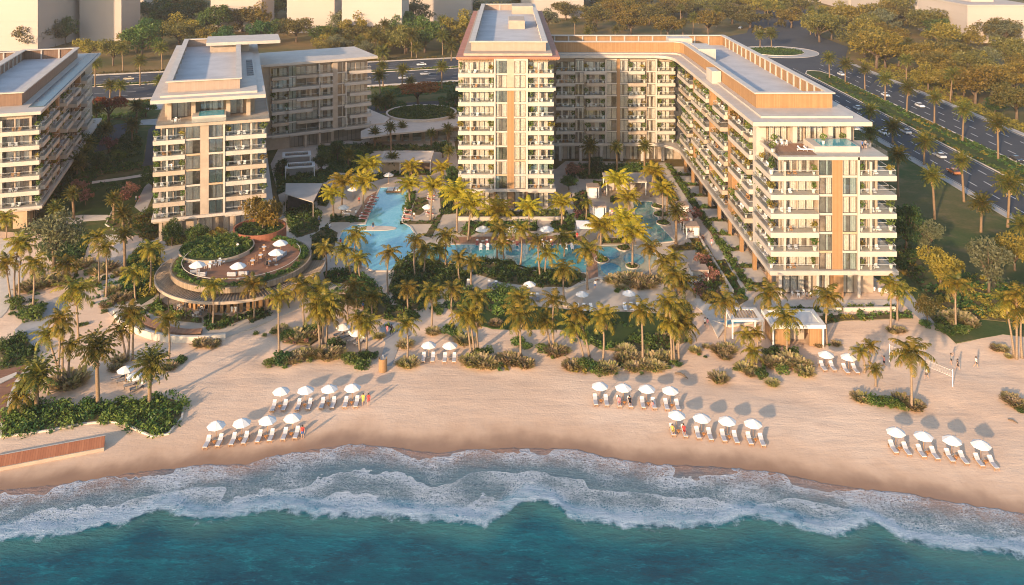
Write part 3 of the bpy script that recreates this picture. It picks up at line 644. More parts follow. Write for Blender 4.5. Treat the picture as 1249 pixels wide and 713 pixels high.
# ================================================================ BUILDINGS
WIN = {}
WM = ['window_glass', 'bronze', 'curtain', 'room_dark', 'teal_glass']
def win_mb(w, h, var):
    """three MBs: glass, frame, inside (curtains + back of the room)"""
    k = (round(w, 2), round(h, 2), var)
    if k in WIN: return WIN[k]
    rr = random.Random(hash(k) & 0xffff)
    g, f, c = MB(), MB(), MB()
    g.add([(0, 0, 0), (w, 0, 0), (w, 0, h), (0, 0, h)], [(0, 1, 2, 3)], 0)
    n = max(1, round(w / 1.35)); b = .045
    f.box(0, w, -.05, .06, 0, .07); f.box(0, w, -.05, .06, h - .07, h)
    for i in range(n + 1):
        x = w * i / n; x0 = max(0, x - b); x1 = min(w, x + b); f.box(x0, x1, -.05, .06, .07, h - .07)
    c.box(-.02, w + .02, .40, .44, 0, h, 1)
    for i in range(n):
        t = rr.random(); x0, x1 = w * i / n + .06, w * (i + 1) / n - .06
        if t < .58: a, bb = x0, x1
        elif t < .72: a, bb = x0, x0 + (x1 - x0) * .5
        elif t < .88: a, bb = x1 - (x1 - x0) * .45, x1
        else: continue
        m = max(2, int((bb - a) / .16)); vs = []; fs = []
        for q in range(m + 1):
            xx = a + (bb - a) * q / m; yy = .2 + (.05 if q % 2 else 0); vs += [(xx, yy, .03), (xx, yy, h - .03)]
        for q in range(m): fs.append((2 * q, 2 * q + 2, 2 * q + 3, 2 * q + 1))
        c.add(vs, fs, 0)
    WIN[k] = [g, f, c, None]; return WIN[k]
BALC = {}
def bal_mb(w, p, mat, ends, dep):
    k = (round(w, 2), round(p, 2), mat, ends, dep)
    if k in BALC: return BALC[k]
    s, r = MB(), MB()
    s.box(0, w, -p, .0, -dep, 0, 0); s.box(.12, w - .12, -p + .15, -.02, -dep - .06, -dep, 1)
    e = .10; zt = 1.02
    r.box(e, w - e, -p + e, -p + e + .03, .02, zt, 0); r.box(e, w - e, -p + e - .015, -p + e + .045, zt, zt + .04, 1)
    if ends & 1: r.box(e, e + .03, -p + e, -.05, .02, zt, 0); r.box(e - .01, e + .04, -p + e, -.05, zt, zt + .04, 1)
    if ends & 2: r.box(w - e - .03, w - e, -p + e, -.05, .02, zt, 0); r.box(w - e - .04, w - e + .01, -p + e, -.05, zt, zt + .04, 1)
    BALC[k] = [s, r, None, mat]; return BALC[k]
SPOTS = []
class Bld:
    def __init__(s, name, label, loc, rz, short):
        s.root = thing(name, label, 'building', (*loc, 0), rz); s.mat = Matrix.Translation((*loc, 0)) @ Matrix.Rotation(rz, 4, 'Z'); s.rz = rz
        s.wall, s.trim = MB(), []; s.win = []; s.bal = []; s.short = short; s.panel = []; s.pier = []
    def part(s, name, mb, mats, loc=(0, 0, 0), parent=None):
        return ob(name, mb.mesh(name, mats), parent or s.root, loc)
    def facade(s, ox, oy, rot, mods, zs, fh, proj=2., q=1.2, desc='', dep=.95, glaze=True, panel_top=None, stuff=True, hide=False):
        L = Matrix.Translation((ox, oy, 0)) @ Matrix.Rotation(rot, 4, 'Z')
        x = 0.; bi = 0
        for mod in mods:
            ty, wd = mod[0], mod[1]; opt = mod[2] if len(mod) > 2 else {}
            if ty == 'B': bi += 1
            for k, z in enumerate(zs):
                Lz = L @ Matrix.Translation((x, 0, z))
                if ty == 'B':
                    g0, g1 = opt.get('g', (0, wd)); n = opt.get('n', max(1, round((g1 - g0) / 4.2)))
                    ww = (g1 - g0) / n
                    for i in range(n):
                        sol = opt.get('sol', ())
                        if i in sol: s._box(s.wall, Lz @ Matrix.Translation((g0 + i * ww, 0, 0)), 0, ww, -.02, .4, 0, fh, 0); continue
                        s.win.append((ww - .3, fh - dep - .02, (k * 7 + i * 3 + bi + len(s.win)) % 4, Lz @ Matrix.Translation((g0 + i * ww + .15, 0, 0))))
                        s._box(s.wall, Lz, g0 + i * ww - .15, g0 + i * ww + .15, -.06, .4, 0, fh, 0)
                    s._box(s.wall, Lz, g0, g1, -.03, .4, fh - dep - .02, fh, 0)
                    for (a, b, mt) in (opt['pat'](k) if 'pat' in opt else [(0, wd, 'white_stone')]):
                        s.bal.append((b - a, proj, mt, opt.get('ends', 3), Lz @ Matrix.Translation((x * 0 + a, 0, 0)), dep))
                        if not hide: SPOTS.append((s, Lz @ Matrix.Translation((a, 0, 0)), b - a, proj, k + 1, desc % (ORD[bi] if '%s' in desc else ()) if '%s' in desc else desc, opt.get('side', '')))
                    for cx in opt.get('cols', ()): s._box(s.pier, Lz, cx - .2, cx + .2, -proj + .3, -proj + .7, 0, fh - dep, 0)
                elif ty == 'W':
                    s.win.append((wd - .2, fh - .42, (k * 5 + 1 + len(s.win)) % 4, Lz @ Matrix.Translation((.1, -q, .0))))
                    bm = opt.get('band', lambda k: 0)(k)
                    s._box(s.trim, Lz, 0, wd, -q - .06, .3, fh - .42, fh, bm)
                    s._box(s.wall, Lz, 0, .1, -q, .3, 0, fh - .42, 0); s._box(s.wall, Lz, wd - .1, wd, -q, .3, 0, fh - .42, 0)
                    s._box(s.wall, Lz, .1, wd - .1, -q + .46, .3, 0, fh - .42, 0)
            z0, z1 = zs[0], zs[-1] + fh
            if ty == 'P':
                pt = z1 if panel_top is None else panel_top
                s._box(s.panel, L @ Matrix.Translation((x, 0, 0)), 0, wd, -q - .03, .3, z0, pt, opt.get('m', 0))
                if pt < z1: s._box(s.wall, L @ Matrix.Translation((x, 0, 0)), 0, wd, -q - .03, .3, pt, z1, 0)
            elif ty == 'S': s._box(s.pier, L @ Matrix.Translation((x, 0, 0)), 0, wd, -opt.get('p', q + .12), .3, z0, z1, opt.get('m', 0))
            elif ty == 'G': s._box(s.wall, L @ Matrix.Translation((x, 0, 0)), 0, wd, -opt.get('p', .05), .4, z0, z1, opt.get('m', 0))
            x += wd
    def _box(s, mb, L, x0, x1, y0, y1, z0, z1, m):
        if isinstance(mb, list): mb.append(MB()); mb = mb[-1]
        t = MB(); t.box(x0, x1, y0, y1, z0, z1); 
        for p in t.v: mb.v.append(tuple(L @ Vector(p)))
        b = len(mb.v) - 8
        for f in t.f: mb.f.append(tuple(i + b for i in f)); mb.m.append(m)
    def finish(s, wallmats, trimmats=('white_stone', 'tan_wall'), panelmats=('ochre_panel', 'brown_panel'), piermats=('white_stone', 'ochre_panel', 'terracotta', 'dark_louver')):
        if s.wall.v: s.part('wall', s.wall, wallmats)
        for k in s.trim: s.part('floor_band', k, trimmats)
        for k in s.panel: s.part('facade_panel', k, panelmats)
        for k in s.pier: s.part('pillar', k, piermats)
        def dist(L): return (s.mat @ L).translation.length
        s.win.sort(key=lambda a: dist(a[3]))
        for i, (w_, h_, v_, L) in enumerate(s.win[:100]):
            K = win_mb(w_, h_, v_)
            if K[3] is None: K[3] = (K[0].mesh('window', ['teal_glass' if v_ == 3 and w_ < 3 else 'window_glass']), K[1].mesh('frame', ['bronze']), K[2].mesh('curtain', ['curtain', 'room_dark']))
            o = ob('window', K[3][0], s.root, L.translation, L.to_euler().z); ob('frame', K[3][1], o); ob('curtain', K[3][2], o)
        if len(s.win) > 100:
            mb = MB()
            for (w_, h_, v_, L) in s.win[100:]:
                K = win_mb(w_, h_, v_); mb.merge(K[0], L, 0); mb.merge(K[1], L, 1); mb.merge(K[2], L, 2)
            s.part('distant_windows', mb, ['window_glass', 'bronze', 'curtain', 'room_dark'])['kind'] = 'stuff'
        s.bal.sort(key=lambda a: dist(a[4]))
        for i, (w_, p_, mt, e_, L, dp) in enumerate(s.bal[:100]):
            K = bal_mb(w_, p_, mt, e_, dp)
            if K[2] is None: K[2] = (K[0].mesh('balcony', [mt, 'cream_stone']), K[1].mesh('balustrade', ['rail_glass', 'white_paint']))
            o = ob('balcony', K[2][0], s.root, L.translation, L.to_euler().z); ob('balustrade', K[2][1], o)
        if len(s.bal) > 100:
            mb = MB()
            for (w_, p_, mt, e_, L, dp) in s.bal[100:]:
                K = bal_mb(w_, p_, mt, e_, dp); mb.merge(K[0], L, 0); mb.merge(K[1], L, 2)
            s.part('distant_balconies', mb, ['white_stone', 'cream_stone', 'rail_glass', 'white_paint'])['kind'] = 'stuff'
def rect(x0, x1, y0, y1): return [(x0, y0), (x1, y0), (x1, y1), (x0, y1)]
def roof_slab(B, poly, z0, z1, mat='white_stone', name='roof'):
    mb = MB(); mb.prism(poly, z0, z1, 0); return B.part(name, mb, [mat])
def screen(B, poly, z0, z1, mat, cap='white_stone', posts=0, deckz=None, thick=.3):
    mb = MB(); ring(mb, poly, thick, z0, z1); s = B.part('roof_screen', mb, [mat])
    c = MB(); ring(c, offset(poly, -.45), 1.35, z1 + .004, z1 + .28); B.part('parapet', c, [cap])
    d = MB(); d.prism(offset(poly, thick), z0 - .1, z0 + .12 if deckz is None else deckz); B.part('roof_deck', d, ['roof_deck'])
    if posts:
        inn = offset(poly, thick + .02); n = len(inn)
        for i in range(n):
            a, b = Vector(inn[i]), Vector(inn[(i + 1) % n]); L = (b - a).length; m = int(L / posts); dr = (b - a) / max(L, .01); nr = Vector((-dr.y, dr.x))
            for j in range(1, m + 1):
                c0 = a + dr * (j * L / (m + 1)); k = MB(); k.prism([tuple(c0 - dr * .22), tuple(c0 + dr * .22), tuple(c0 + dr * .22 + nr * .3), tuple(c0 - dr * .22 + nr * .3)], z0 + .1, z1); B.part('screen_post', k, [cap])
def rbox(B, name, x0, x1, y0, y1, z0, z1, mat):
    mb = MB(); mb.bevbox(x0, x1, y0, y1, z0, z1, .1); return B.part(name, mb, [mat])
W_, T_ = 'white_stone', 'cream_stone'
def stag(w, seq):        # staggered slab extents per floor
    return lambda k: [(a * w, b * w, m) for a, b, m in seq[k % len(seq)]]

# ---- central tower --------------------------------------------------------------------------
B = Bld('apartment_tower', 'tallest pale apartment tower with a terracotta roof edge in the middle of the resort', (-12, 209), 0, 'the central tower')
zs = [5.1 + 3.5 * i for i in range(9)]
band = lambda k: 1 if k in (1, 3) else 0
fr = [('B', 8.7, {'g': (1.2, 8.7), 'n': 2, 'side': 'left front', 'ends': 1, 'cols': (3.0,)}), ('S', .4, {'p': 2.15}), ('W', 2.85, {'band': lambda k: 1 if k == 0 else 0}), ('P', 1.65), ('W', 2.85, {'band': lambda k: 1 if k == 1 else 0}), ('S', .5, {'p': 2.15}),
      ('B', 6.3, {'g': (0, 5.1), 'n': 2, 'side': 'right front', 'ends': 2, 'cols': (2.6,)})]
B.facade(0, 2, 0, fr, zs, 3.5, 2., 1.75, 'balcony', panel_top=29.7)
B.facade(1.2, 108, R(-90), [('W', 4, {}), ('G', 2), ('W', 4, {}), ('G', 92), ('W', 4, {})], zs[-2:], 3.5, hide=True)
B.wall.box(1.55, 21.9, 2.45, 108, 0, 36.3)
mb = MB(); mb.box(-.6, 23.7, -.3, 4, 4.45, 5.09); B.part('podium_slab', mb, [W_]); mb = MB(); mb.box(-.6, 23.7, -.3, 2, 29, 29.58); B.part('terrace_slab', mb, [W_])
for i, (x0, x1) in enumerate(((1.4, 5), (5.2, 8.6), (9.3, 12), (13.8, 16.2), (17.2, 22))): B.win.append((x1 - x0, 4.2, i % 3, Matrix.Translation((x0, 1.2 if 9 < x0 < 17 else 2.2, .2))))
for a in ((8.7, 9.1, .2), (16.45, 16.9, .2), (12.05, 13.7, .9)): mb = MB(); mb.box(a[0], a[1], a[2], 2, 0, 4.45); B.part('ground_column', mb, ['ochre_panel'])
B.finish(['cream_stone', 'tan_wall'])
mb = MB(); mb.prism(rect(-.4, 24.6, .6, 109), 36.35, 36.6); mb.prism(rect(-.55, 24.75, .45, 109.2), 36.6, 37.0)
for i in range(62): mb.box(.2 + i * .385, .36 + i * .385, .38, .62, 36.2, 36.5, 1)
B.part('roof', mb, ['terracotta', 'ochre_panel'])
roof_slab(B, rect(1.2, 23, 2.6, 107), 37.0, 37.55, 'cream_stone', 'roof_plinth')
screen(B, rect(2.9, 21.6, 7, 105.4), 37.55, 39.7, 'screen_beige', posts=8)
rbox(B, 'plant_room', 13.5, 21, 92, 103, 37.6, 40.4, T_); rbox(B, 'plant_room', 12.3, 17.2, 50, 62, 37.6, 40.2, T_); rbox(B, 'plant_room', 12.5, 20.8, 12, 15, 37.6, 38.6, T_)
CT = B
# ---- L-shaped building on the right -----------------------------------------------------------
B = Bld('apartment_building', 'long L-shaped apartment block with ochre roof screen and stepped balconies on the right', (49, 160), 0, 'the L-shaped block')
zs6 = [5.3 + 3.5 * i for i in range(6)]; zs7 = [5.3 + 3.5 * i for i in range(7)]
fr = [('B', 6.6 + 2.4, {'g': (2.4, 9.0), 'n': 2, 'side': 'left front', 'ends': 0, 'cols': (2.75,)}), ('W', 2.6, {'band': lambda k: 1 if k == 0 else 0}), ('P', 1.9), ('W', 2.7, {'band': lambda k: 1 if k == 1 else 0}), ('S', .35, {'p': 2.4}),
      ('B', 6.85, {'g': (0, 4.3), 'n': 2, 'side': 'right front', 'ends': 2, 'cols': (2.2,)})]
B.facade(-.2, 2, 0, fr, zs6, 3.5, 2.4, 1.9, 'balcony')
long_, s1, s2 = [(0, 1, W_)], [(.0, .62, W_)], [(.22, 1., W_)]
st = [[(.0, .66, W_), (.72, 1., T_)], [(.2, 1., W_)], [(0, .8, T_)], [(.34, 1., W_)], [(0, .58, W_), (.66, 1, W_)], [(.12, .9, T_)], [(0, 1, W_)]]
def sb(w, sh, side): return ('B', w, {'n': max(2, round(w / 4.2)), 'pat': stag(w, st[sh:] + st[:sh]), 'ends': 3, 'side': side})
sm = [('G', 5.5, {'m': 2}), sb(17, 0, 'far courtyard'), ('P', 1.5), sb(17, 2, 'third courtyard'), ('P', 1.4), sb(16.6, 4, 'middle courtyard'), ('P', 3.6, {'m': 0}), sb(16.4, 1, 'near courtyard'), ('S', 2.6, {'p': 1.6})]
wsum = sum(m[1] for m in sm)
B.facade(2.2, 11.5 + wsum, R(-90), sm, zs7, 3.5, 2.4, 1.5, 'balcony')
B.facade(2.2, 11.5, R(-90), [('B', 9.5 + 2.4, {'g': (0, 9.5), 'n': 2, 'ends': 1, 'side': 'seaward corner', 'pat': lambda k: [(1.2 if k % 2 else 0, 9.5, W_)]})], zs6, 3.5, 2.4, 1.5, 'balcony')
B.facade(20.5, 2, R(90), [('B', 14, {'n': 3, 'ends': 3, 'side': 'roadside'}), ('G', 60)], zs6, 3.5, 2.4, 1.5, 'balcony', hide=True)
yb = 11.5 + wsum
bk = [('B', 5.6, {'n': 1, 'side': 'first rear', 'pat': stag(5.6, [[(0, 1, W_)]])}), ('W', 2.6), ('B', 6.2, {'n': 2, 'side': 'second rear', 'pat': stag(6.2, [[(0, 1, W_)], [(.1, 1, T_)]])}), ('S', .4), ('W', 3.0), ('P', .9), ('W', 2.4),
      ('B', 5.4, {'n': 1, 'side': 'third rear', 'pat': stag(5.4, [[(0, .9, W_)], [(0, 1, T_)]])}), ('W', 2.6, {}), ('S', .5), ('B', 5.2, {'n': 1, 'side': 'fourth rear'}), ('G', 2.2, {'m': 2, 'p': -.2})]
B.facade(2.2 - sum(m[1] for m in bk), yb, 0, bk, zs7, 3.5, 1.8, 1.2, 'balcony')
B.wall.box(2.65, 20.05, 9.6, 115, 0, 26.2); B.wall.box(2.65, 20.05, 2.46, 9.6, 0, 26.0); B.wall.box(-40, 2.65, yb + .46, 115, 0, 26.2)
B.wall.box(2.65, 20.05, 11.6, 115, 26.2, 30.1); B.wall.box(-40, 2.65, yb + .46, 115, 26.2, 30.1)
pod = [(-.4, -.7), (23.4, -.7), (23.4, 115), (-40, 115), (-40, yb - 2), (-7, yb - 2), (-4, yb - 3.2), (-1.6, yb - 6), (-.4, yb - 10)]
roof_slab(B, pod, 4.55, 5.29, W_, 'podium_slab')
mb = MB(); mb.prism([(1.2, -.4), (21.6, -.4), (21.6, 11.6), (1.2, 11.6)], 25.75, 26.38); B.part('terrace_slab', mb, [W_])
mb = MB(); mb.box(1.3, 21.5, -.3, -.27, 26.4, 27.35); mb.box(1.3, 1.33, -.27, 11, 26.4, 27.35); mb.box(21.47, 21.5, -.27, 11, 26.4, 27.35); B.part('terrace_rail', mb, ['rail_glass'])
for x0, x1 in ((2.8, 6.5), (8, 9.6), (10.2, 13.6), (15, 17.2)): B.win.append((x1 - x0, 3.3, 2, Matrix.Translation((x0, 11.1, 26.4))))
mb = MB(); mb.bevbox(9, 17.6, 2.6, 8.8, 26.38, 27.5, .05, 0); mb.box(10.6, 17.2, 3.1, 8.2, 27.44, 27.53, 1); B.part('plunge_pool', mb, [W_, 'pool_teal'])
mb = MB(); mb.box(1.6, 8.8, .6, 9, 26.385, 26.44); B.part('terrace_deck', mb, ['deck_boards'])
for x in (7.2, 14.2, 17.8): mb = MB(); mb.box(x, x + .9, 9.6, 11.2, 26.4, 30.2); B.part('terrace_column', mb, [W_])
cano = [(-1.2, 7.5), (22, 7.5), (22, 116), (-41, 116), (-41, yb - 2.2), (-6, yb - 2.2), (-3.2, yb - 3.2), (-1.8, yb - 5.4), (-1.2, yb - 9)]
roof_slab(B, cano, 30.15, 30.95, W_)
pl = [(1.4, 11), (19.6, 11), (19.6, 114), (-40, 114), (-40, yb + .2), (-1, yb + .2), (.6, yb - .6), (1.4, yb - 2.6)]
roof_slab(B, pl, 30.95, 31.35, W_, 'roof_plinth')
scp = [(2.6, 18.6), (18.4, 18.6), (18.4, 109.), (-39, 109.), (-39, yb + 1.6), (.2, yb + 1.6), (1.7, yb + .6), (2.6, yb - 1.4)]
screen(B, scp, 31.35, 34.3, 'ochre_panel', posts=4.5)
rbox(B, 'plant_room', -1, 6, yb + 3, yb + 8, 31.4, 35.2, W_); rbox(B, 'plant_room', 3.6, 8.4, yb - 16, yb - 5, 31.4, 34.9, W_); rbox(B, 'plant_room', .2, 2.4, 47, 53, 31., 34., W_)
mb = MB(); ring(mb, rect(4, 9.5, 22, 30), .5, 31.4, 32.0); B.part('skylight', mb, [W_])
for i, (x0, x1) in enumerate(((2.8, 8.2), (9.4, 11.6), (13.6, 16.0))): B.win.append((x1 - x0, 4.3, i, Matrix.Translation((x0, 1.8, .2))))
for i in range(20): B.win.append((3.4, 4.2, i % 4, Matrix.Translation((2.2, 11 + 4.2 * i + 3.8, .2)) @ Matrix.Rotation(R(-90), 4, 'Z')))
for i in range(8): B.win.append((3.4, 4.2, i % 4, Matrix.Translation((-36 + 4.6 * i, yb, .2))))
def col(x0, x1, y0, y1, z1, m): mb = MB(); mb.box(x0, x1, y0, y1, 0, z1); B.part('ground_column', mb, [m])
for x in (1.6, 8.5, 16.2): col(x, x + .5, .2, .7, 4.55, W_)
col(11.7, 13.5, .1, 2, 4.55, 'ochre_panel')
for i in range(9): col(.3, 1.0, 3 + 9.6 * i, 3.9 + 9.6 * i, 4.55, 'ochre_panel')
for i in range(6): col(-34 + 6 * i, -33.2 + 6 * i, yb - 1.6, yb - .8, 4.55, W_)
B.finish(['cream_stone', 'tan_wall', 'dark_louver'])
# ---- left tower with its angled rear wing -------------------------------------------------------
RZ = R(17.5)
B = Bld('apartment_building', 'white apartment tower with cream roof terrace and an angled shaded rear wing on the left', (-77.4, 187.8), RZ, 'the left tower')
zl = [5.0 + 3.4 * i for i in range(6)]
fr = [('B', 6.6, {'g': (1.6, 6.6), 'n': 2, 'side': 'left front', 'ends': 1, 'cols': (2.9,), 'pat': lambda k: [(0, 6.6, W_ if k in (5, 4) else T_)]}), ('W', 3.2, {'band': lambda k: 1 if k in (2, 3) else 0}), ('P', 1.7, {'m': 0}), ('W', 3.1, {'band': lambda k: 1 if k == 1 else 0}), ('S', .4, {'p': 2.15}),
      ('B', 8.9, {'g': (0, 7.), 'n': 2, 'side': 'right front', 'ends': 2, 'cols': (5.6,), 'pat': lambda k: [(0, 8.9, W_ if k in (0, 2, 4, 5) else T_)]})]
B.facade(0, 2, 0, fr, zl, 3.4, 2., 1.7, 'balcony')
rt = [('B', 9, {'n': 2, 'side': 'near side'}), ('G', 3), ('B', 10, {'n': 2, 'side': 'middle side'}), ('G', 4), ('B', 12, {'n': 3, 'side': 'far side'}), ('G', 25)]
B.facade(22., 2, R(90), rt, zl, 3.4, 1.8, 1.2, 'balcony', hide=True)
rw = [('B', 5.2, {'n': 1, 'side': 'first rear', 'pat': stag(5.2, [[(0, 1, W_)], [(0, 1, T_)]])}), ('W', 2.4), ('B', 7, {'n': 2, 'side': 'second rear', 'pat': stag(7, [[(-.3, 1, W_)], [(0, 1, T_)], [(-.5, .7, W_)], [(0, 1., W_)]])}), ('S', .4), ('B', 4, {'n': 1, 'side': 'third rear', 'pat': stag(4, [[(0, 1, W_)], [(-.2, 1, W_)]])}), ('P', 1.6), ('W', 2.6), ('S', .35), ('B', 8, {'g': (0, 6.6), 'n': 2, 'side': 'outer rear', 'pat': stag(8, [[(-.1, 1, W_)], [(.12, 1, W_)]])})]
ca, sa = math.cos(RZ), math.sin(RZ)
def loc_(X, Y): dx, dy = X + 77.4, Y - 187.8; return (dx * ca + dy * sa, -dx * sa + dy * ca)
wx, wy = loc_(-72.4, 263.0); WR = R(10.5)
zr = [5.0 + 3.5 * i for i in range(6)]
B.facade(wx, wy, WR, rw, zr, 3.5, 1.9, 1.3, 'balcony')
LW = Matrix.Translation((wx, wy, 0)) @ Matrix.Rotation(WR, 4, 'Z')
def P2(x, y): v = LW @ Vector((x, y, 0)); return (v.x, v.y)
B.wall.box(1.9, 21.5, 2.45, 88, 0, 25.2); B.wall.box(1.9, 21.5, 8, 88, 25.2, 30)
B._box(B.wall, LW, -6, 31, .46, 21, 0, 25.9, 0)
mb = MB(); mb.prism(rect(-.3, 25.6, -.2, 88), 4.4, 4.99); B.part('podium_slab', mb, [W_]); mb = MB(); mb.prism([P2(-5, -2), P2(36, -2), P2(40, 4), P2(38, 22), P2(-5, 22)], 4.38, 4.97); B.part('podium_slab', mb, [W_])
mb = MB(); mb.prism(rect(.6, 24.6, -.2, 60), 24.75, 25.39); B.part('terrace_slab', mb, [T_])
mb = MB(); mb.box(.7, 24.5, -.1, -.07, 25.4, 26.4); mb.box(.7, .73, 0, 30, 25.4, 26.4); mb.box(24.47, 24.5, 0, 40, 25.4, 26.4); B.part('terrace_rail', mb, ['rail_glass'])
for x0, x1 in ((3.2, 7.4), (9.6, 14.6), (16, 19)): B.win.append((x1 - x0, 3.6, 1, Matrix.Translation((x0, 7.5, 25.4))))
mb = MB(); mb.bevbox(8, 15.2, .6, 6.6, 25.395, 26.7, .05, 0); mb.box(9.4, 14.8, 1., 6.2, 26.64, 26.73, 1); B.part('plunge_pool', mb, [W_, 'pool_teal'])
for x in (2.6, 7.7, 15.2, 19.6): mb = MB(); mb.box(x, x + .9, 4.5, 7.8, 25.4, 30.); B.part('terrace_column', mb, [T_])
roof_slab(B, rect(-.6, 23.8, .6, 89), 30.0, 30.8, W_)
roof_slab(B, rect(1.2, 22, 3.2, 87), 30.8, 31.25, W_, 'roof_plinth')
screen(B, rect(2.6, 18.2, 7, 80.5), 31.25, 33.5, 'screen_beige', posts=9)
mb = MB(); mb.box(9, 30, 64, 79, 33.6, 34.5); B.part('roof_canopy', mb, [W_])
rbox(B, 'plant_room', 10, 21, 66, 77, 31.2, 33.6, T_)
for i in range(8): mb = MB(); mb.box(20., 21.6, 24 + i * 3.2, 26.4 + i * 3.2, 31.25, 31.4); B.part('roof_louver', mb, ['dark_louver'])
mb = MB(); mb.prism([P2(-4, -2.3), P2(33.6, -2.3), P2(33.6, 22), P2(-4, 22)], 26.0, 26.75); B.part('roof', mb, [W_])
for i, (a, b) in enumerate(((6, 10), (11, 14.4), (15.6, 19), (20, 30))): B.win.append((b - a, 4., i, LW @ Matrix.Translation((a, .4, .2))))
for a, b in ((9.2, 12.2), (13.2, 15.8), (3, 6), (17, 22)): B.win.append((b - a, 4., 2, Matrix.Translation((a, 1.9, .2))))
for x in (1.2, 8.4, 16.): col(x, x + .7, .4, 1.1, 4.4, 'cream_stone')
for a in (10.1, 14.5): mb = MB(); B._box(mb, LW, a, a + .8, -1.4, -.4, 0, 4.4, 0); B.part('ground_column', mb, ['cream_stone'])
B.finish(['cream_stone', 'tan_wall', 'dark_louver'], panelmats=('cream_stone', 'brown_panel'))
# ---- far left building ----------------------------------------------------------------------------
B = Bld('apartment_building', 'brown screened apartment block cut off by the left edge of the view', (-131.0, 189.5), RZ, 'the far left block')
z5 = [5.0 + 3.45 * i for i in range(6)]
B.facade(0, 2, 0, [('B', 8, {'hide': 1, 'n': 2, 'side': 'outer front'}), ('W', 3.), ('P', 1.6), ('W', 3), ('S', .4), ('B', 9, {'g': (0, 7.2), 'n': 2, 'side': 'right front', 'cols': (1.2,), 'ends': 2})], z5, 3.45, 2., 1.6, 'balcony')
sd = [('B', 10, {'n': 2, 'side': 'near garden', 'pat': stag(10, [[(0, .8, W_)], [(.2, 1, W_)]])}), ('P', 1.4), ('B', 12, {'n': 3, 'side': 'second garden', 'pat': stag(12, [[(.3, 1, W_)], [(0, .7, W_)]])}), ('P', 1.6), ('B', 14, {'n': 3, 'side': 'third garden', 'pat': stag(14, [[(0, .6, W_)], [(.3, 1, W_)]])}), ('G', 3), ('B', 14, {'n': 3, 'side': 'fourth garden', 'pat': stag(14, [[(.2, 1, W_)], [(0, .7, W_)]])}), ('P', 1.6), ('B', 16, {'n': 4, 'side': 'far garden', 'pat': stag(16, [[(0, .6, W_)], [(.3, 1, W_)]])}), ('G', 14)]
B.facade(23., 2, R(90), sd, z5, 3.45, 2.4, 1.4, 'balcony')
B.wall.box(1.5, 22.5, 2.46, 92, 0, 25.4)
mb = MB(); mb.prism(rect(-1, 25.6, -.3, 92), 4.4, 4.99); B.part('podium_slab', mb, [W_])
roof_slab(B, rect(-1, 25.2, .4, 93), 25.75, 26.45, W_)
mb = MB(); mb.box(21.6, 24.8, 6, 91, 26.46, 26.62); B.part('roof_glazing', mb, ['solar_glass']); mb = MB(); mb.box(21.5, 24.9, 5.9, 91.1, 26.452, 26.46); B.part('roof_glazing_base', mb, ['dark_louver'])
screen(B, rect(4, 19.6, 9, 84), 26.45, 29.4, 'screen_brown', posts=5)
screen(B, rect(-14, 3.2, 30, 84), 26.45, 29.0, 'screen_brown', posts=5)
mb = MB(); mb.box(19.5, 22.4, .6, 3.5, 0, 4.4); B.part('ground_column', mb, ['tan_wall'])
for a, b in ((12, 15.5), (15.7, 19.2)): B.win.append((b - a, 4., 2, Matrix.Translation((a, 1.9, .2))))
for i in range(14): B.win.append((3.2, 4., i % 4, Matrix.Translation((23, 6 + i * 5.6, .2)) @ Matrix.Rotation(R(90), 4, 'Z')))
B.finish(['cream_stone', 'brown_panel', 'dark_louver'], panelmats=('ochre_panel', 'brown_panel'))
# ---- low lobby with a curved white roof and the round bed on it ----------------------------------
t = thing('lobby_pavilion', 'low lobby with a curving white roof and a round planted bed behind the bar', 'building', (*at(490, 168), 0))
bx_, by_ = at(490, 168)
def PL(pts, h): return [(x - bx_, y - by_) for x, y in px(pts, h)]
mb = MB(); mb.prism(PL([(462, 150), (500, 139), (540, 136), (562, 140), (562, 153), (530, 158), (478, 163), (440, 168), (440, 160)], 4.4), 4.0, 4.5); ob('roof', mb.mesh('roof', [W_]), t)
mb = MB(); mb.prism(PL([(455, 156), (530, 152), (560, 150), (560, 146), (500, 144), (462, 152)], 4.4), 0, 4.0); ob('wall', mb.mesh('wall', ['tan_wall']), t)
mb = MB(); ring(mb, [(x - bx_, y - by_) for x, y in circ(*at(514, 137, 5), 12, 12, 40)], .6, 4.5, 5.3); ob('planter_rim', mb.mesh('planter_rim', [W_]), t)
mb = MB(); mb.prism([(x - bx_, y - by_) for x, y in circ(*at(514, 137, 5), 11.5, 11.5, 40)], 4.4, 5.1); ob('planter_soil', mb.mesh('planter_soil', ['hedge_ground']), t)
LOBBY_BED = circ(*at(514, 137, 5), 11, 11, 20)
mb = MB()
for i in range(7): mb.box(-8 + i * 4, -5.2 + i * 4, -4.2, -4.05, .2, 3.2)
ob('window', mb.mesh('window', ['teal_glass']), t)
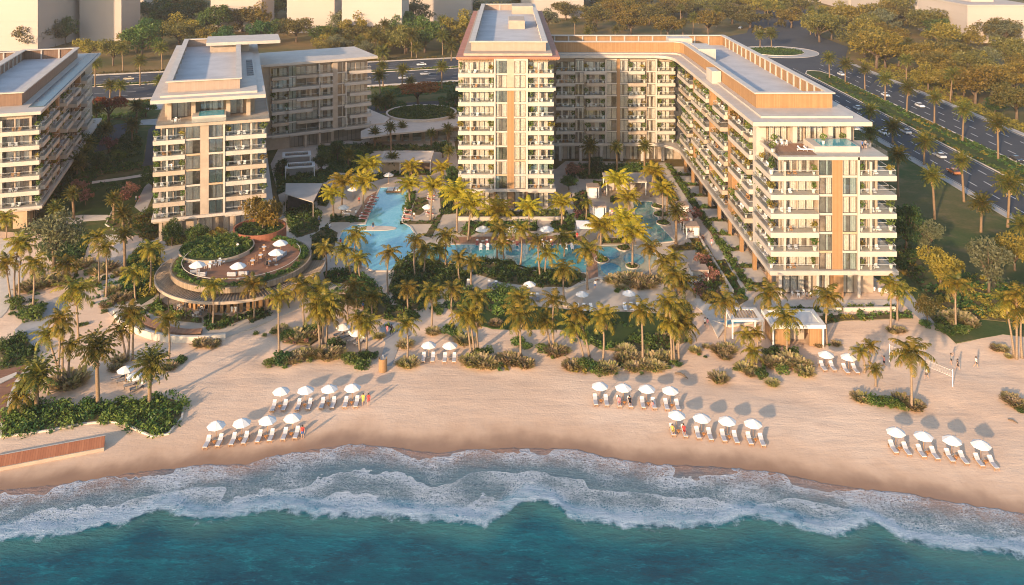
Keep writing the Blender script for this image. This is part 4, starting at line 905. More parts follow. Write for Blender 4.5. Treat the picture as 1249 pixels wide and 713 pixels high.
# ---- pale unfinished-looking blocks in the haze ----------------------------------------------------
def far_block(u0, u1, vb, top, depth, label, setback=0):
    (x0, y0), (x1, _) = at(u0, vb), at(u1, vb)
    t = thing('distant_building', label, 'building', ((x0 + x1) / 2, y0, 0), 0, 'pale buildings in the haze')
    hw = (x1 - x0) / 2; mb = MB(); mb.box(-hw, hw, 0, depth, 0, top); ob('wall', mb.mesh('wall', ['far_render']), t)
    mb = MB(); z = 4.
    while z < top - 2:
        mb.box(-hw - .12, hw + .12, -.12, depth + .12, z, z + .5); z += 4.
    ob('floor_band', mb.mesh('floor_band', ['far_render']), t)
    mb = MB(); mb.box(-hw - .3, hw + .3, -.3, depth + .3, top, top + 1.); mb.box(-hw * .4, hw * .3, depth * .3, depth * .6, top + 1., top + 4); ob('roof', mb.mesh('roof', ['far_render']), t)
for a in ((-40, 46, 62, 75, 60, 'pale hazy tower at the far left edge above the brown block'), (48, 70, 46, 70, 40, 'narrow pale hazy tower beside the far left one'), (72, 95, 30, 42, 40, 'low pale hazy block between two taller ones at far left'),
          (97, 148, 50, 72, 26, 'broad pale hazy tower above the cross road between the left buildings'), (160, 175, 14, 75, 40, 'slim pale hazy tower behind the green wood at left'), (257, 319, 38, 80, 30, 'pale hazy tower directly behind the left tower roof'),
          (350, 408, 40, 78, 30, 'pale hazy tower behind the rear wing roof'), (417, 490, 52, 66, 36, 'wide pale hazy block right of the rear wing'), (495, 575, 26, 80, 60, 'pale hazy block left of the central tower roof'),
          (636, 712, 22, 82, 60, 'pale hazy block just right of the central tower roof'), (720, 752, 2, 60, 60, 'distant pale hazy block above the wood right of the central tower'), (1180, 1262, 52, 21, 60, 'low broad pale hazy block at the right edge'), (1080, 1150, 28, 22, 60, 'low pale hazy block behind the olive trees at right'),
          (1035, 1075, 12, 24, 60, 'faint low hazy block far behind the wood at right'), (960, 1030, 2, 26, 60, 'faint hazy block at the top of the view right of the junction'), (860, 950, -8, 40, 80, 'faintest hazy block above the junction')):
    far_block(*a)
# ================================================================ PLANTS
def leaf_quads(cen, size, flat=0.0, asp=.55, out=None):
    """cen (N,3): one randomly turned leaf quad at each centre"""
    n = len(cen); s = size * RNG.uniform(.7, 1.3, (n, 1))
    a = RNG.normal(size=(n, 3)); a[:, 2] *= (1 - flat); a /= np.linalg.norm(a, axis=1, keepdims=True) + 1e-9
    b = RNG.normal(size=(n, 3)); b[:, 2] *= (1 - flat); b -= a * (a * b).sum(1, keepdims=True); b /= np.linalg.norm(b, axis=1, keepdims=True) + 1e-9
    a = a * s; b = b * s * asp
    return np.stack([cen - a, cen - b * .9 + a * .1, cen + a, cen + b * .9 - a * .1], 1)
def np_mesh(name, q, mat):
    me = bpy.data.meshes.new(name); n = len(q); v = q.reshape(-1, 3).astype(np.float32)
    me.vertices.add(4 * n); me.vertices.foreach_set('co', v.ravel()); me.loops.add(4 * n); me.loops.foreach_set('vertex_index', np.arange(4 * n, dtype=np.int32))
    me.polygons.add(n); me.polygons.foreach_set('loop_start', np.arange(0, 4 * n, 4, dtype=np.int32)); me.polygons.foreach_set('loop_total', np.full(n, 4, dtype=np.int32))
    me.update(calc_edges=True)
    for m in (mat if isinstance(mat, (list, tuple)) else [mat]): me.materials.append(M[m])
    return me
def frond_quads(length, az, e0, droop, nl, ll, wid, hang=.45, fold=.3):
    """one feathered frond: a curved rib with paired leaflets"""
    out = []; p = np.zeros(3); n = nl; ds_ = length / n; P = [p.copy()]; D = []
    for i in range(n):
        t = (i + .5) / n; e = e0 - droop * t ** 1.25; d = np.array([math.cos(e) * math.cos(az), math.cos(e) * math.sin(az), math.sin(e)]); D.append(d); p = p + d * ds_; P.append(p.copy())
    side = np.array([-math.sin(az), math.cos(az), 0])
    for i in range(n):
        t = (i + .5) / n; d = D[i]; up = np.cross(d, -side); up /= np.linalg.norm(up)
        r = .05 * (1 - .8 * t) * length / 3; out.append([P[i] - side * r, P[i] + side * r, P[i + 1] + side * r * .9, P[i + 1] - side * r * .9])
        if i < 1: continue
        L = ll * (math.sin(math.pi * min(1, .16 + t * .84)) ** .55) * random.uniform(.85, 1.1)
        for s in (-1, 1):
            dr = side * s * math.cos(fold) + up * math.sin(fold) * .7 + d * (.35 + .55 * t); dr /= np.linalg.norm(dr)
            b = P[i] + D[i] * ds_ * random.uniform(.1, .9); m = b + dr * L * .55 + np.array([0, 0, -hang * L * .16]); e = b + dr * L * .95 + np.array([0, 0, -hang * L * .75])
            w_ = wid * d; out.append([b - w_ * .5, b + w_ * .5, m + w_ * .55, m - w_ * .55]); out.append([m - w_ * .55, m + w_ * .55, e + w_ * .12, e - w_ * .05])
    return out
def crown(kind, seed):
    random.seed(seed); q = []; dry = []
    if kind == 'coco':
        for i in range(20):
            az = i * 2.39996 + random.uniform(-.3, .3); k = i / 19
            q += frond_quads(random.uniform(2.8, 3.8) * (1 - .2 * (k < .15)), az, R(78 - 92 * k + random.uniform(-9, 9)), R(random.uniform(65, 110)), 13, random.uniform(.72, .95), .19)
        for i in range(5): dry += frond_quads(random.uniform(1.7, 2.3), random.uniform(0, 6.28), R(random.uniform(-50, -20)), R(50), 8, .5, .15, .8)
    elif kind == 'date':
        for i in range(48):
            az = i * 2.39996 + random.uniform(-.2, .2); k = i / 47
            q += frond_quads(random.uniform(2.2, 2.8), az, R(84 - 112 * k + random.uniform(-6, 6)), R(random.uniform(38, 58)), 9, random.uniform(.46, .6), .2, .25, .5)
        for i in range(9): dry += frond_quads(random.uniform(1.3, 1.9), i * .7 + random.uniform(-.2, .2), R(random.uniform(-65, -40)), R(30), 6, .35, .14, .5)
    else:                                   # lush: tall upswept plumes
        for i in range(26):
            az = i * 2.39996 + random.uniform(-.2, .2); k = i / 25
            q += frond_quads(random.uniform(3.3, 4.1), az, R(88 - 66 * k + random.uniform(-6, 6)), R(random.uniform(70, 100)), 12, random.uniform(.85, 1.05), .28, .35, .35)
        for i in range(3): dry += frond_quads(1.8, random.uniform(0, 6.28), R(-45), R(40), 7, .4, .14, .7)
    mat = {'coco': 'frond', 'date': 'frond_date', 'lush': 'frond_lush'}[kind]
    mb = MB(); mb.quads(np.array(q)); me = np_mesh('crown', np.array(q), mat); md = np_mesh('dry_fronds', np.array(dry), 'frond_dry'); return me, md
CROWNS = {k: [crown(k, 40 + 7 * i + len(k)) for i in range(n)] for k, n in (('coco', 9), ('date', 5), ('lush', 4))}
NUTS = MB()
for i in range(7):
    a = i * .9; NUTS.lathe([(.02, -.32), (.10, -.27), (.13, -.18), (.10, -.08), (.02, -.03)], 6, 0, (.2 * math.cos(a), .2 * math.sin(a)))
NUTS = NUTS.mesh('coconuts', ['teak'])
NUTD = MB()
for i in range(6):
    a = i * 1.05; NUTD.tube([(.15 * math.cos(a), .15 * math.sin(a), -.1), (.4 * math.cos(a), .4 * math.sin(a), -.3), (.5 * math.cos(a), .5 * math.sin(a), -.85)], [.05, .12, .06], 5)
NUTD = NUTD.mesh('fruit_bunch', ['frond_dry'])
KINDWORD = {'coco': 'coconut palm', 'date': 'date palm', 'lush': 'plume palm'}
ZN = {}
def palm(uc, vc, ub, vb, kind, zone, scale=1.0):
    x, y = at(ub, vb); h = max(1.6, H - (vc - VH) * y / F); dx = (uc - ub) * y / F
    h -= .25 * scale
    ZN.setdefault(zone, []).append((ub, vb, x, y, h, dx, kind, scale))
def build_palms():
    idx = 0
    for zone, L in ZN.items():
        L.sort(); n = len(L)
        for j, (ub, vb, x, y, h, dx, kind, s) in enumerate(L):
            rr = random.Random(idx * 13 + 5); idx += 1
            lean = 'leaning left' if dx < -.9 else 'leaning right' if dx > .9 else 'upright'
            size = 'tall' if h > 8.6 else 'short' if h < 5.6 else 'medium'
            where = zone[0] if n == 1 else f"{zone[0]}, {'leftmost' if j == 0 else 'rightmost' if j == n - 1 else ORD[j + 1] + ' from left'}{zone[1]}"
            lab = f"{size} {lean + ' ' if lean != 'upright' else ''}{KINDWORD[kind]} {where}"
            s = s * (1.36 if kind == 'lush' else 1.0)
            t = thing('palm_tree', lab, 'palm tree', (x, y, 0), 0, zone[2])
            r0, r1 = {'coco': (.19, .12), 'date': (.30, .25), 'lush': (.24, .17)}[kind]
            bow = rr.uniform(-.35, .35) * (1 if kind == 'coco' else .25); by = rr.uniform(-.3, .3) * (1 if kind == 'coco' else .2); pts = []; rad = []
            for i in range(9):
                q = i / 8; pts.append((dx * q ** 1.3 + bow * math.sin(math.pi * q), by * math.sin(math.pi * q), -.4 + (h + .4) * q)); rad.append((r0 + (r1 - r0) * q) * (1.35 - .35 * min(1, q * 5)) * rr.uniform(.95, 1.06))
            mb = MB(); mb.tube(pts, rad, 7); ob('trunk', mb.mesh('trunk', ['date_bark' if kind == 'date' else 'palm_bark'], True), t)
            cr_, dry_ = CROWNS[kind][rr.randrange(len(CROWNS[kind]))]; rz = rr.uniform(0, 6.28); s2 = s * rr.uniform(.82, 1.16)
            c = ob('crown', cr_, t, (dx, 0, h), rz, s2); d = ob('dry_fronds', dry_, t, (dx, 0, h - .1), rz, s2)
            if kind == 'coco': ob('coconuts', NUTS, t, (dx, 0, h), rz, s2)
            elif kind == 'date': ob('fruit_bunch', NUTD, t, (dx, 0, h), rz, s2)
Z = lambda where, suffix, group: (where, suffix, group)
def palms(zone, kind, pts, scale=1.):
    for p in pts:
        if len(p) == 3: palm(p[0], p[1], p[0], p[2], kind, zone, scale)
        else: palm(p[0], p[1], p[2], p[3], kind, zone, scale)
BP, RP, FP = 'palms on the sand', 'palms among the pools', 'palms along the roads'
palms(Z('in the hedge bed at the lower left', '', BP), 'date', [(118, 423, 120, 498), (46, 455, 44, 499), (184, 442, 183, 495)], 1.22)
palms(Z('beside the timber boardwalk', '', BP), 'coco', [(29, 467, 35, 497), (22.6, 483, 22.6, 506)], .7)
palms(Z('in the clump on the left sand', '', BP), 'coco', [(57, 407, 73.6, 469), (76, 397, 76, 469), (73, 386, 68.7, 472), (87, 420, 84, 466)], .85)
palms(Z('above the two tilted umbrellas', '', BP), 'coco', [(147, 401, 154, 440), (158, 379, 155.7, 438), (163, 386, 162, 438)], .8)
palms(Z('standing alone on the bare left sand', '', BP), 'coco', [(92, 352, 95.6, 414.6)], 1.25)
palms(Z('below the far left block', '', RP), 'coco', [(7, 264, 291), (24, 294, 18.6, 363), (7, 319, 13.7, 367), (42, 319, 40, 374), (28, 297, 24, 365)], .95)
palms(Z('near the big grey olive tree', '', RP), 'coco', [(80, 320, 79, 340), (119, 288, 120.7, 346), (129, 300, 129, 362)], .95)
palms(Z('by the grey apron at left', '', RP), 'date', [(68, 253, 68, 278), (88, 235, 90, 267), (139, 241, 139, 268), (150, 259, 150, 276), (151, 284, 152, 326)], .95)
palms(Z('left of the round beach restaurant', '', RP), 'coco', [(164.5, 331, 165.5, 366), (184, 302, 183, 355), (204, 388, 205, 442)], .95)
palms(Z('left of the round beach restaurant', ' of those under the tower', RP), 'coco', [(196, 262, 197, 280), (206, 268, 208, 285)], .8)
palms(Z('in front of the beach restaurant front', '', RP), 'coco', [(259, 347, 259, 398), (309, 345, 309.6, 387)], .95)
palms(Z('on the sand right of the restaurant', '', BP), 'coco', [(340, 360, 340.6, 430), (368.5, 346, 371, 398), (388, 352, 391, 410), (388, 375, 390.5, 423), (403, 377, 399.5, 416), (397, 365, 394.6, 420)], .98)
palms(Z('behind the two angled umbrellas', '', BP), 'coco', [(425.5, 363, 426.4, 389), (431, 347, 434, 382), (438, 386, 439.6, 428), (448, 393, 447, 428)], .85)
palms(Z('along the curved edge of the round basin', '', RP), 'coco', [(396.4, 301, 397, 337), (419, 304, 429, 336), (434, 285, 434.7, 336), (438, 314, 440, 340), (475, 307, 474, 358), (507, 291, 507, 339), (518, 303, 517, 332), (535, 303, 321)], .95)
palms(Z('behind the beach path at centre left', '', BP), 'coco', [(453, 360, 454.5, 383), (497, 350, 498, 379), (526, 354, 526, 401), (552.5, 350, 553, 396)], .95)
palms(Z('standing alone beside the beach path', '', BP), 'coco', [(496, 393, 496.4, 440)], .8)
palms(Z('in the clump right of the two umbrellas', '', BP), 'coco', [(582, 361, 584, 430), (569, 385, 575, 434), (573, 380, 579, 432)], .95)
palms(Z('in the front dune row at centre', '', BP), 'coco', [(634, 383, 635, 438), (634, 362, 632, 412), (676, 364, 676, 424), (666, 389, 671, 421), (699.6, 396, 712, 437), (704, 380, 719, 433), (734.7, 384, 735, 441), (782.4, 376, 784, 440), (816, 392, 819, 442), (815, 368, 822.7, 441), (832, 394, 828.5, 438), (826, 381, 824, 430)], .98)
palms(Z('on the promenade below the lap pool', '', RP), 'coco', [(688, 327, 688, 366), (717, 303, 716.7, 353), (823, 333, 823, 362), (830, 342, 827.5, 360)], 1.0)
palms(Z('in the shrubs below the lap pool', '', RP), 'coco', [(611, 278, 607, 316), (613, 294, 615, 316), (635, 278, 634.4, 323), (656, 292, 659, 337), (668, 307, 666, 335), (688, 288, 688, 313), (560, 313, 562, 346), (575.5, 318, 575, 350), (544, 286, 543.6, 323)], .95)
palms(Z('around the shallow splash pool', '', RP), 'lush', [(772, 286, 771.6, 324), (761.5, 271, 762.5, 300), (733, 278, 732.7, 298)], .8)
palms(Z('right of the shallow splash pool', '', RP), 'coco', [(793, 301, 794.5, 337), (822.5, 311, 822, 334), (810, 318, 810, 337)], .95)
palms(Z('beside the green family pool', '', RP), 'lush', [(765.7, 243, 768, 258), (808, 232, 808, 269), (753, 221, 754, 241), (797, 211, 794, 240)], .85)
palms(Z('beside the right edge of the family pool', '', RP), 'date', [(824.6, 256, 824.6, 298), (814, 228, 813, 262)], 1.1)
palms(Z('by the cabanas right of the tower', '', RP), 'coco', [(715, 246, 714, 272)], .7)
palms(Z('in front of the rear block', '', RP), 'date', [(719, 177, 718.4, 214), (752, 178, 752.5, 208), (786.7, 177, 786, 210)], 1.1)
palms(Z('in front of the central tower', '', RP), 'lush', [(558, 238, 557.5, 283), (573.6, 251, 570.6, 294), (607, 258, 607, 270), (645, 254, 645.6, 288), (685.5, 249, 684.6, 277)], .88)
palms(Z('left of the long pool', '', RP), 'lush', [(449, 203, 449, 232), (443, 223, 443.5, 262), (419, 223, 416.8, 260), (405, 238, 407, 264)], .88)
palms(Z('right of the long pool', '', RP), 'lush', [(502, 205, 501, 222), (499, 226, 500, 247), (528, 228, 525, 268), (539, 206, 537.7, 219)], .85)
palms(Z('by the pool bar pavilion at left', '', RP), 'date', [(505, 183, 505, 197), (479, 191, 478, 208), (547, 183, 546, 206), (546, 156, 546, 176), (549, 142, 548, 160), (526, 161, 526, 178)], .95)
palms(Z('between the rear wing and the bar', '', RP), 'date', [(457, 161, 456.7, 180), (476, 154, 477, 184), (490.5, 153, 490.7, 172), (425, 187, 425, 203)], .95)
palms(Z('on the lawn before the cross road at centre', '', FP), 'date', [(466.5, 79, 467.5, 107), (462.6, 90, 463.6, 118), (491, 84, 490, 109), (500.5, 98, 110), (539, 80, 539, 107), (459.6, 121, 459, 134), (475, 118, 475, 132)], 1.4)
palms(Z('beyond the cross road at centre', '', FP), 'date', [(400, 38, 399, 58), (469, 28, 468, 60), (457.5, 42, 458, 66), (466, 62, 466.6, 74), (502, 42, 502, 70), (508, 57, 508, 71), (539.5, 42, 540, 67), (550.4, 54, 550.4, 74), (422, 48, 422, 66), (539.5, 24, 539.5, 50), (438, 50, 438, 68)], 1.75)
palms(Z('beside the cross road at left', '', FP), 'date', [(116.6, 76, 116, 106), (149, 58, 150, 87), (170.7, 73, 171, 104), (196.7, 57, 197.7, 86), (198.8, 31, 197.8, 52), (194.6, 97, 193.6, 119), (135, 103, 134, 119), (147, 103, 146.7, 120), (242, 34, 242, 52), (180, 24, 180, 44)], 1.5)
palms(Z('in the shaded court between the left buildings', '', FP), 'date', [(117.5, 132, 117.5, 153), (129, 156, 130, 178), (105, 149, 105, 168), (166.6, 128, 166.6, 162), (160.7, 151, 161, 171), (107, 173, 107, 192), (103, 186, 102, 205), (94, 196, 94, 215)], 1.35)
palms(Z('on the coast road median', '', FP), 'date', [(1011, 70, 1012, 95), (1031.7, 77, 1031, 101), (1054.5, 83, 1055, 109), (1080, 95, 1079.5, 123), (1108, 106, 1106, 137), (1140, 118, 1139.7, 151), (1176, 132, 1174, 172), (1216.6, 149, 1217.5, 194)], 1.5)
palms(Z('along the building side of the coast road', '', FP), 'date', [(1061, 133, 1061, 152), (1089, 153, 1089, 174), (1061.6, 160, 1061.6, 180), (1128, 171, 1127, 201), (1095.6, 186, 1095.6, 239), (1137, 212, 1140, 267), (1172.8, 194, 1176, 246), (1197.5, 246, 1196.5, 283), (1231.4, 222, 1229, 277), (1246, 272, 1247, 308)], 1.5)
palms(Z('beyond the coast road at right', '', FP), 'date', [(1162, 90, 1159, 124), (1105, 72, 1105.5, 98), (1108, 50, 1108, 72), (1165, 22, 1164, 46), (990, 12, 988.6, 42), (1002.6, 14, 1003, 39), (1041, 34, 1041, 54), (1080, 35, 1080, 58), (1224.5, 107, 1224, 128)], 1.65)
palms(Z('on and around the road junction island', '', FP), 'date', [(927, 41, 927, 58), (941, 40, 941, 58), (936, 5, 937, 30), (953, 11, 953, 32), (874, 12, 874, 34)], 1.6)
palms(Z('in the wood behind the rear block', '', FP), 'date', [(701, 23, 701, 42), (766, 6, 766, 26), (784, 8, 785, 28), (830, 8, 830, 30), (846, 21, 845, 41), (833, 26, 833, 42), (821.5, 29, 821, 42), (806.6, 31, 806, 44), (751, 35, 751, 46), (717, 38, 717, 50)], 1.65)
palms(Z('around the white beach pavilions', '', BP), 'coco', [(884, 366, 883.7, 421), (936.7, 356, 935.7, 401), (957.8, 385, 958.8, 434), (1010, 360, 1009.3, 419)], .95)
palms(Z('in the low clump below the white pergola', '', BP), 'coco', [(923, 405, 921.6, 445), (910, 407, 914, 444), (917.8, 428, 919, 446)], .62)
palms(Z('below the sea front of the L-shaped block', '', BP), 'coco', [(1086, 344, 1086, 403), (1097, 353, 1095, 391)], 1.)
palms(Z('behind the volleyball court', '', BP), 'coco', [(1165.4, 344, 1166, 402)], 1.0)
palms(Z('left of the volleyball court', '', BP), 'coco', [(1050, 427, 1054, 453), (1061.6, 420, 1062, 451), (1067, 449, 1068, 470)], .58)
palms(Z('in the dune bush below the volleyball court', '', BP), 'coco', [(1111, 427, 1112, 498)], 1.25)
palms(Z('at the right edge of the sand', '', BP), 'coco', [(1225, 364, 1237, 434), (1240, 357, 1240, 437), (1246, 375, 1247, 436)], 1.)
build_palms()

# ------------------------------------------------------------- broadleaf trees
def tree_proto(seed, lobes, leafmat, leaf=.34, n=3200, trunk_h=.30, spread=1., flat=.2, vase=False):
    """unit-size tree: about 1 high and 1 wide; lobes = number of foliage clumps"""
    rr = random.Random(seed); mb = MB(); q = []
    mb.tube([(0, 0, -.05), (.01, .01, trunk_h * .5), (0, .02, trunk_h)], [.035, .028, .024], 7)
    cs = []
    for i in range(lobes):
        a = i * 2.4 + rr.uniform(-.4, .4); rad = spread * .40 * math.sqrt((i + .3) / lobes) * rr.uniform(.8, 1.15); z = (trunk_h + .10 + rr.uniform(-.06, .46) * (1 - rad * 1.3)) if not vase else trunk_h + .22 + rr.uniform(-.03, .10) + .1 * rad
        z = min(z, .86); c = (rad * math.cos(a), rad * math.sin(a), z); cs.append(c)
        mb.tube([(0, .01, trunk_h * rr.uniform(.55, 1)), (c[0] * .5, c[1] * .5, trunk_h + (c[2] - trunk_h) * .5), (c[0] * .92, c[1] * .92, c[2])], [.016, .011, .004], 5)
        r = rr.uniform(.13, .21) * (1.25 if lobes < 12 else 1)
        k = int(n / lobes * rr.uniform(.6, 1.4))
        v = RNG.normal(size=(k, 3)); v /= np.linalg.norm(v, axis=1, keepdims=True); v *= (RNG.uniform(.25, 1, (k, 1)) ** .45); v[:, 2] *= (.75 if not vase else .45)
        bump = 1 + .35 * np.sin(v[:, :1] * 7 + i) * np.cos(v[:, 1:2] * 6 - i)
        q.append(np.array(c) + v * r * bump)
    q = leaf_quads(np.concatenate(q), leaf * .1, flat)
    return ('broadleaf_tree', [('trunk', mb.mesh('trunk', ['bark'], True), (0, 0, 0), []), ('crown', np_mesh('crown', q, leafmat), (0, 0, 0), [])])
TP = {'olive': [tree_proto(i, 16, 'leaf_olive', .30) for i in range(3)], 'grey': [tree_proto(10 + i, 17, 'leaf_grey', .28, 2800) for i in range(2)], 'green': [tree_proto(20 + i, 18, 'leaf_green', .30, 3000) for i in range(2)],
      'golden': [tree_proto(30 + i, 15, 'leaf_golden', .30) for i in range(3)], 'dark': [tree_proto(40 + i, 16, 'leaf_dark', .30) for i in range(2)], 'red': [tree_proto(50, 14, 'leaf_red', .32, 2400, .40, 1.1, .3, True)],
      'pink': [tree_proto(60 + i, 12, 'leaf_pink', .5, 900, .3) for i in range(2)]}
for _k in list(TP): pass
ti = 0
def btree(kind, u, v, wpx, hpx, label, group=None):
    global ti
    x, y = at(u, v); m = y / F; P = TP[kind][ti % len(TP[kind])]; ti += 1
    proto_copy(P, label, 'tree', (x, y, 0), (ti * 1.7) % 6.28, (wpx * m, wpx * m, hpx * m * 1.06), group)
btree('grey', 66, 326, 70, 78, 'big grey-green olive tree with twisted trunk on the sand below the far left block')
btree('golden', 317, 290, 46, 58, 'round golden tree in the red ring planter on the restaurant terrace')
btree('dark', 1105, 306, 46, 62, 'dark bushy tree at the right flank of the L-shaped block')
btree('grey', 1133, 310, 42, 44, 'rounded grey-green tree right of the dark bushy tree beside the block')
btree('golden', 1148, 352, 50, 58, 'loose yellow-green tree behind the palm above the volleyball court')
btree('grey', 1206, 358, 58, 74, 'large round grey-green tree on the verge above the right dunes')
btree('olive', 1131, 396, 30, 42, 'small olive tree where the right path meets the sand')
btree('golden', 1238, 330, 44, 50, 'golden tree cut by the right edge above the dunes')
btree('green', 210, 300, 26, 38, 'young green tree at the foot of the left tower')
btree('green', 240, 306, 30, 36, 'leafy green tree on the planted slope above the restaurant')
btree('golden', 262, 304, 26, 30, 'yellow-green small tree at the top of the restaurant slope')
btree('red', 510, 127, 56, 28, 'spreading red flowering tree behind the lobby roof')
btree('red', 133, 148, 50, 32, 'spreading red flowering tree in the court between the left buildings')
for u, v, l in ((104, 250, 'beside the lawn path at left'), (160, 240, 'on the lawn left of the left tower'), (150, 252, 'lower on the lawn left of the left tower'), (832, 278, 'right of the family pool cabanas'), (856, 328, 'over the garden path by the L-shaped block'), (700, 216, 'by the hedge right of the central tower'), (868, 345, 'at the beach end of the garden path'), (846, 272, 'beside the private terraces of the L-shaped block'), (132, 186, 'deep in the shaded left court'), (96, 236, 'beside the far left block')):
    btree('pink', u, v, 22, 22, f'small pink flowering tree {l}', 'pink flowering trees')
for u, v, l in ((118, 208, 'beside the lower path of the shaded left court'), (146, 200, 'in the middle of the shaded left court'), (126, 170, 'by the dark drive of the left court'), (98, 186, 'against the side of the far left block'), (178, 142, 'near the road end of the left court'), (344, 216, 'left of the twin pergolas'), (392, 210, 'right of the twin pergolas'), (432, 200, 'between the pergolas and the bar pavilion'), (540, 192, 'at the left flank of the central tower'), (550, 228, 'beside the long pool deck near the central tower'), (694, 232, 'at the right flank of the central tower'), (728, 212, 'in the rear courtyard hedge'), (186, 232, 'at the left flank of the left tower'), (470, 134, 'left of the lobby roof'), (556, 130, 'right of the lobby roof'), (412, 196, 'in the shaded garden below the rear wing')):
    btree(('green', 'dark', 'dark')[ti % 3], u, v, 20 + ti % 4 * 3, 20 + ti % 3 * 4, f'small leafy garden tree {l}', 'garden trees')
FAR = [('olive', 34, 60, 44, 36), ('grey', 67, 56, 30, 36), ('green', 80, 54, 30, 38), ('olive', 138, 80, 36, 40), ('green', 173, 72, 50, 48), ('golden', 108, 72, 34, 30), ('olive', 219, 58, 44, 36), ('dark', 190, 30, 60, 36), ('dark', 216, 34, 50, 36), ('green', 235, 26, 40, 30), ('olive', 246, 52, 28, 24),
       ('olive', 330, 26, 40, 30), ('green', 335, 46, 30, 26), ('grey', 415, 48, 40, 42), ('golden', 433, 52, 40, 40), ('olive', 482, 58, 36, 34), ('grey', 506, 36, 46, 40), ('green', 518, 64, 50, 50), ('golden', 562, 50, 44, 40), ('olive', 548, 60, 34, 30), ('golden', 448, 62, 30, 28), ('olive', 600, 30, 40, 26), ('dark', 572, 20, 40, 26),
       ('grey', 668, 36, 36, 30), ('olive', 690, 24, 36, 26), ('olive', 727, 36, 42, 36), ('golden', 750, 22, 40, 24), ('golden', 769, 42, 50, 34), ('olive', 792, 30, 44, 26), ('olive', 806, 24, 40, 24), ('golden', 815, 44, 46, 30), ('golden', 864, 42, 44, 34), ('olive', 850, 18, 44, 24), ('olive', 880, 14, 40, 22), ('golden', 905, 12, 40, 22),
       ('golden', 925, 12, 44, 26), ('olive', 948, 20, 40, 26), ('golden', 965, 34, 40, 28), ('olive', 975, 20, 40, 30), ('golden', 995, 44, 36, 32), ('olive', 1014, 48, 40, 36), ('golden', 1038, 38, 56, 40), ('olive', 1060, 44, 36, 34), ('golden', 1069, 84, 62, 56), ('grey', 1077, 44, 44, 36), ('olive', 1096, 80, 44, 36), ('golden', 1122, 88, 46, 42), ('olive', 1129, 44, 56, 40), ('green', 1145, 54, 40, 36),
       ('olive', 1159, 86, 58, 46), ('golden', 1148, 104, 54, 38), ('olive', 1185, 100, 50, 44), ('golden', 1189, 128, 60, 58), ('grey', 1205, 84, 36, 32), ('olive', 1232, 84, 50, 46), ('golden', 1236, 116, 56, 44), ('olive', 1240, 146, 60, 52), ('golden', 1215, 108, 44, 36), ('dark', 1214, 140, 30, 24), ('olive', 1050, 62, 34, 28), ('golden', 1020, 26, 40, 26), ('olive', 1098, 30, 40, 26), ('golden', 1180, 60, 40, 30), ('olive', 1150, 30, 36, 24),
       ('olive', 10, 40, 40, 30), ('golden', 640, 14, 36, 22), ('olive', 735, 10, 40, 20), ('golden', 775, 12, 40, 22), ('olive', 830, 8, 44, 20)] + [(('golden', 'olive', 'golden', 'grey', 'olive')[i % 5], RNG.uniform(985, 1249), RNG.uniform(24, 118), RNG.uniform(38, 56), RNG.uniform(32, 44)) for i in range(34)] + [(('olive', 'golden')[i % 2], RNG.uniform(690, 960), RNG.uniform(4, 34), RNG.uniform(38, 50), RNG.uniform(22, 32)) for i in range(16)] + [(('olive', 'golden', 'grey')[i % 3], RNG.uniform(385, 560), RNG.uniform(62, 72), RNG.uniform(22, 34), RNG.uniform(18, 28)) for i in range(9)] + [(('olive', 'dark', 'golden', 'green', 'olive')[i % 5], RNG.uniform(165, 620), RNG.uniform(10, 66), RNG.uniform(30, 50), RNG.uniform(26, 42)) for i in range(46)]
FAR = [f for f in FAR if not (985 < f[1] and f[2] > 46 + .64 * (f[1] - 1000) and f[2] > 60 and f[1] < 1200 and f[0] != 'dark' and False)]
FAR = [f for f in FAR if f[1] < 985 or at(f[1], f[2])[0] > 173 or at(f[1], f[2])[1] > 470]
KW = {'olive': 'olive-green', 'grey': 'grey-green', 'green': 'bright green', 'golden': 'golden-leaved', 'dark': 'dark green'}
def region(u):
    for a, nm in ((90, 'beyond the far left block'), (250, 'beyond the left cross road'), (345, 'behind the left tower roof'), (470, 'behind the rear wing roof'), (580, 'left of the central tower roof'), (720, 'right of the central tower roof'), (870, 'in the wood behind the rear block'), (1000, 'beyond the road junction'), (1110, 'beyond the upper coast road'), (1300, 'in the wood right of the coast road')):
        if u < a: return nm
cnt = {}
for k, u, v, w_, h_ in sorted(FAR, key=lambda a: (region(a[1]), a[0], a[1])): cnt.setdefault((k, region(u)), []).append((u, v, w_, h_))
for (k, rg), L in cnt.items():
    for j, (u, v, w_, h_) in enumerate(L):
        pos_ = '' if len(L) == 1 else ', leftmost' if j == 0 else ', rightmost' if j == len(L) - 1 else f', {ORD[j + 1]} from left'
        btree(k, u, v, w_, h_, f"{'broad' if w_ > 45 else 'rounded'} {KW[k]} tree {rg}{pos_}", 'trees in the woods beyond the roads')
# a hazy far wood that reads as one mass
q = []
for i in range(420):
    x = RNG.uniform(-620, 620); y = RNG.uniform(520, 1150); r = RNG.uniform(2.5, 5.5); k = 70
    v = RNG.normal(size=(k, 3)); v /= np.linalg.norm(v, axis=1, keepdims=True); v[:, 2] = np.abs(v[:, 2]); q.append(np.array([x, y, r * .5]) + v * r * RNG.uniform(.6, 1, (k, 1)))
far = ob('far_wood', np_mesh('far_wood', leaf_quads(np.concatenate(q), 1.3), 'leaf_olive')); tag(far, 'hazy distant wood of low olive trees reaching to the horizon', 'wood', None, 'stuff')

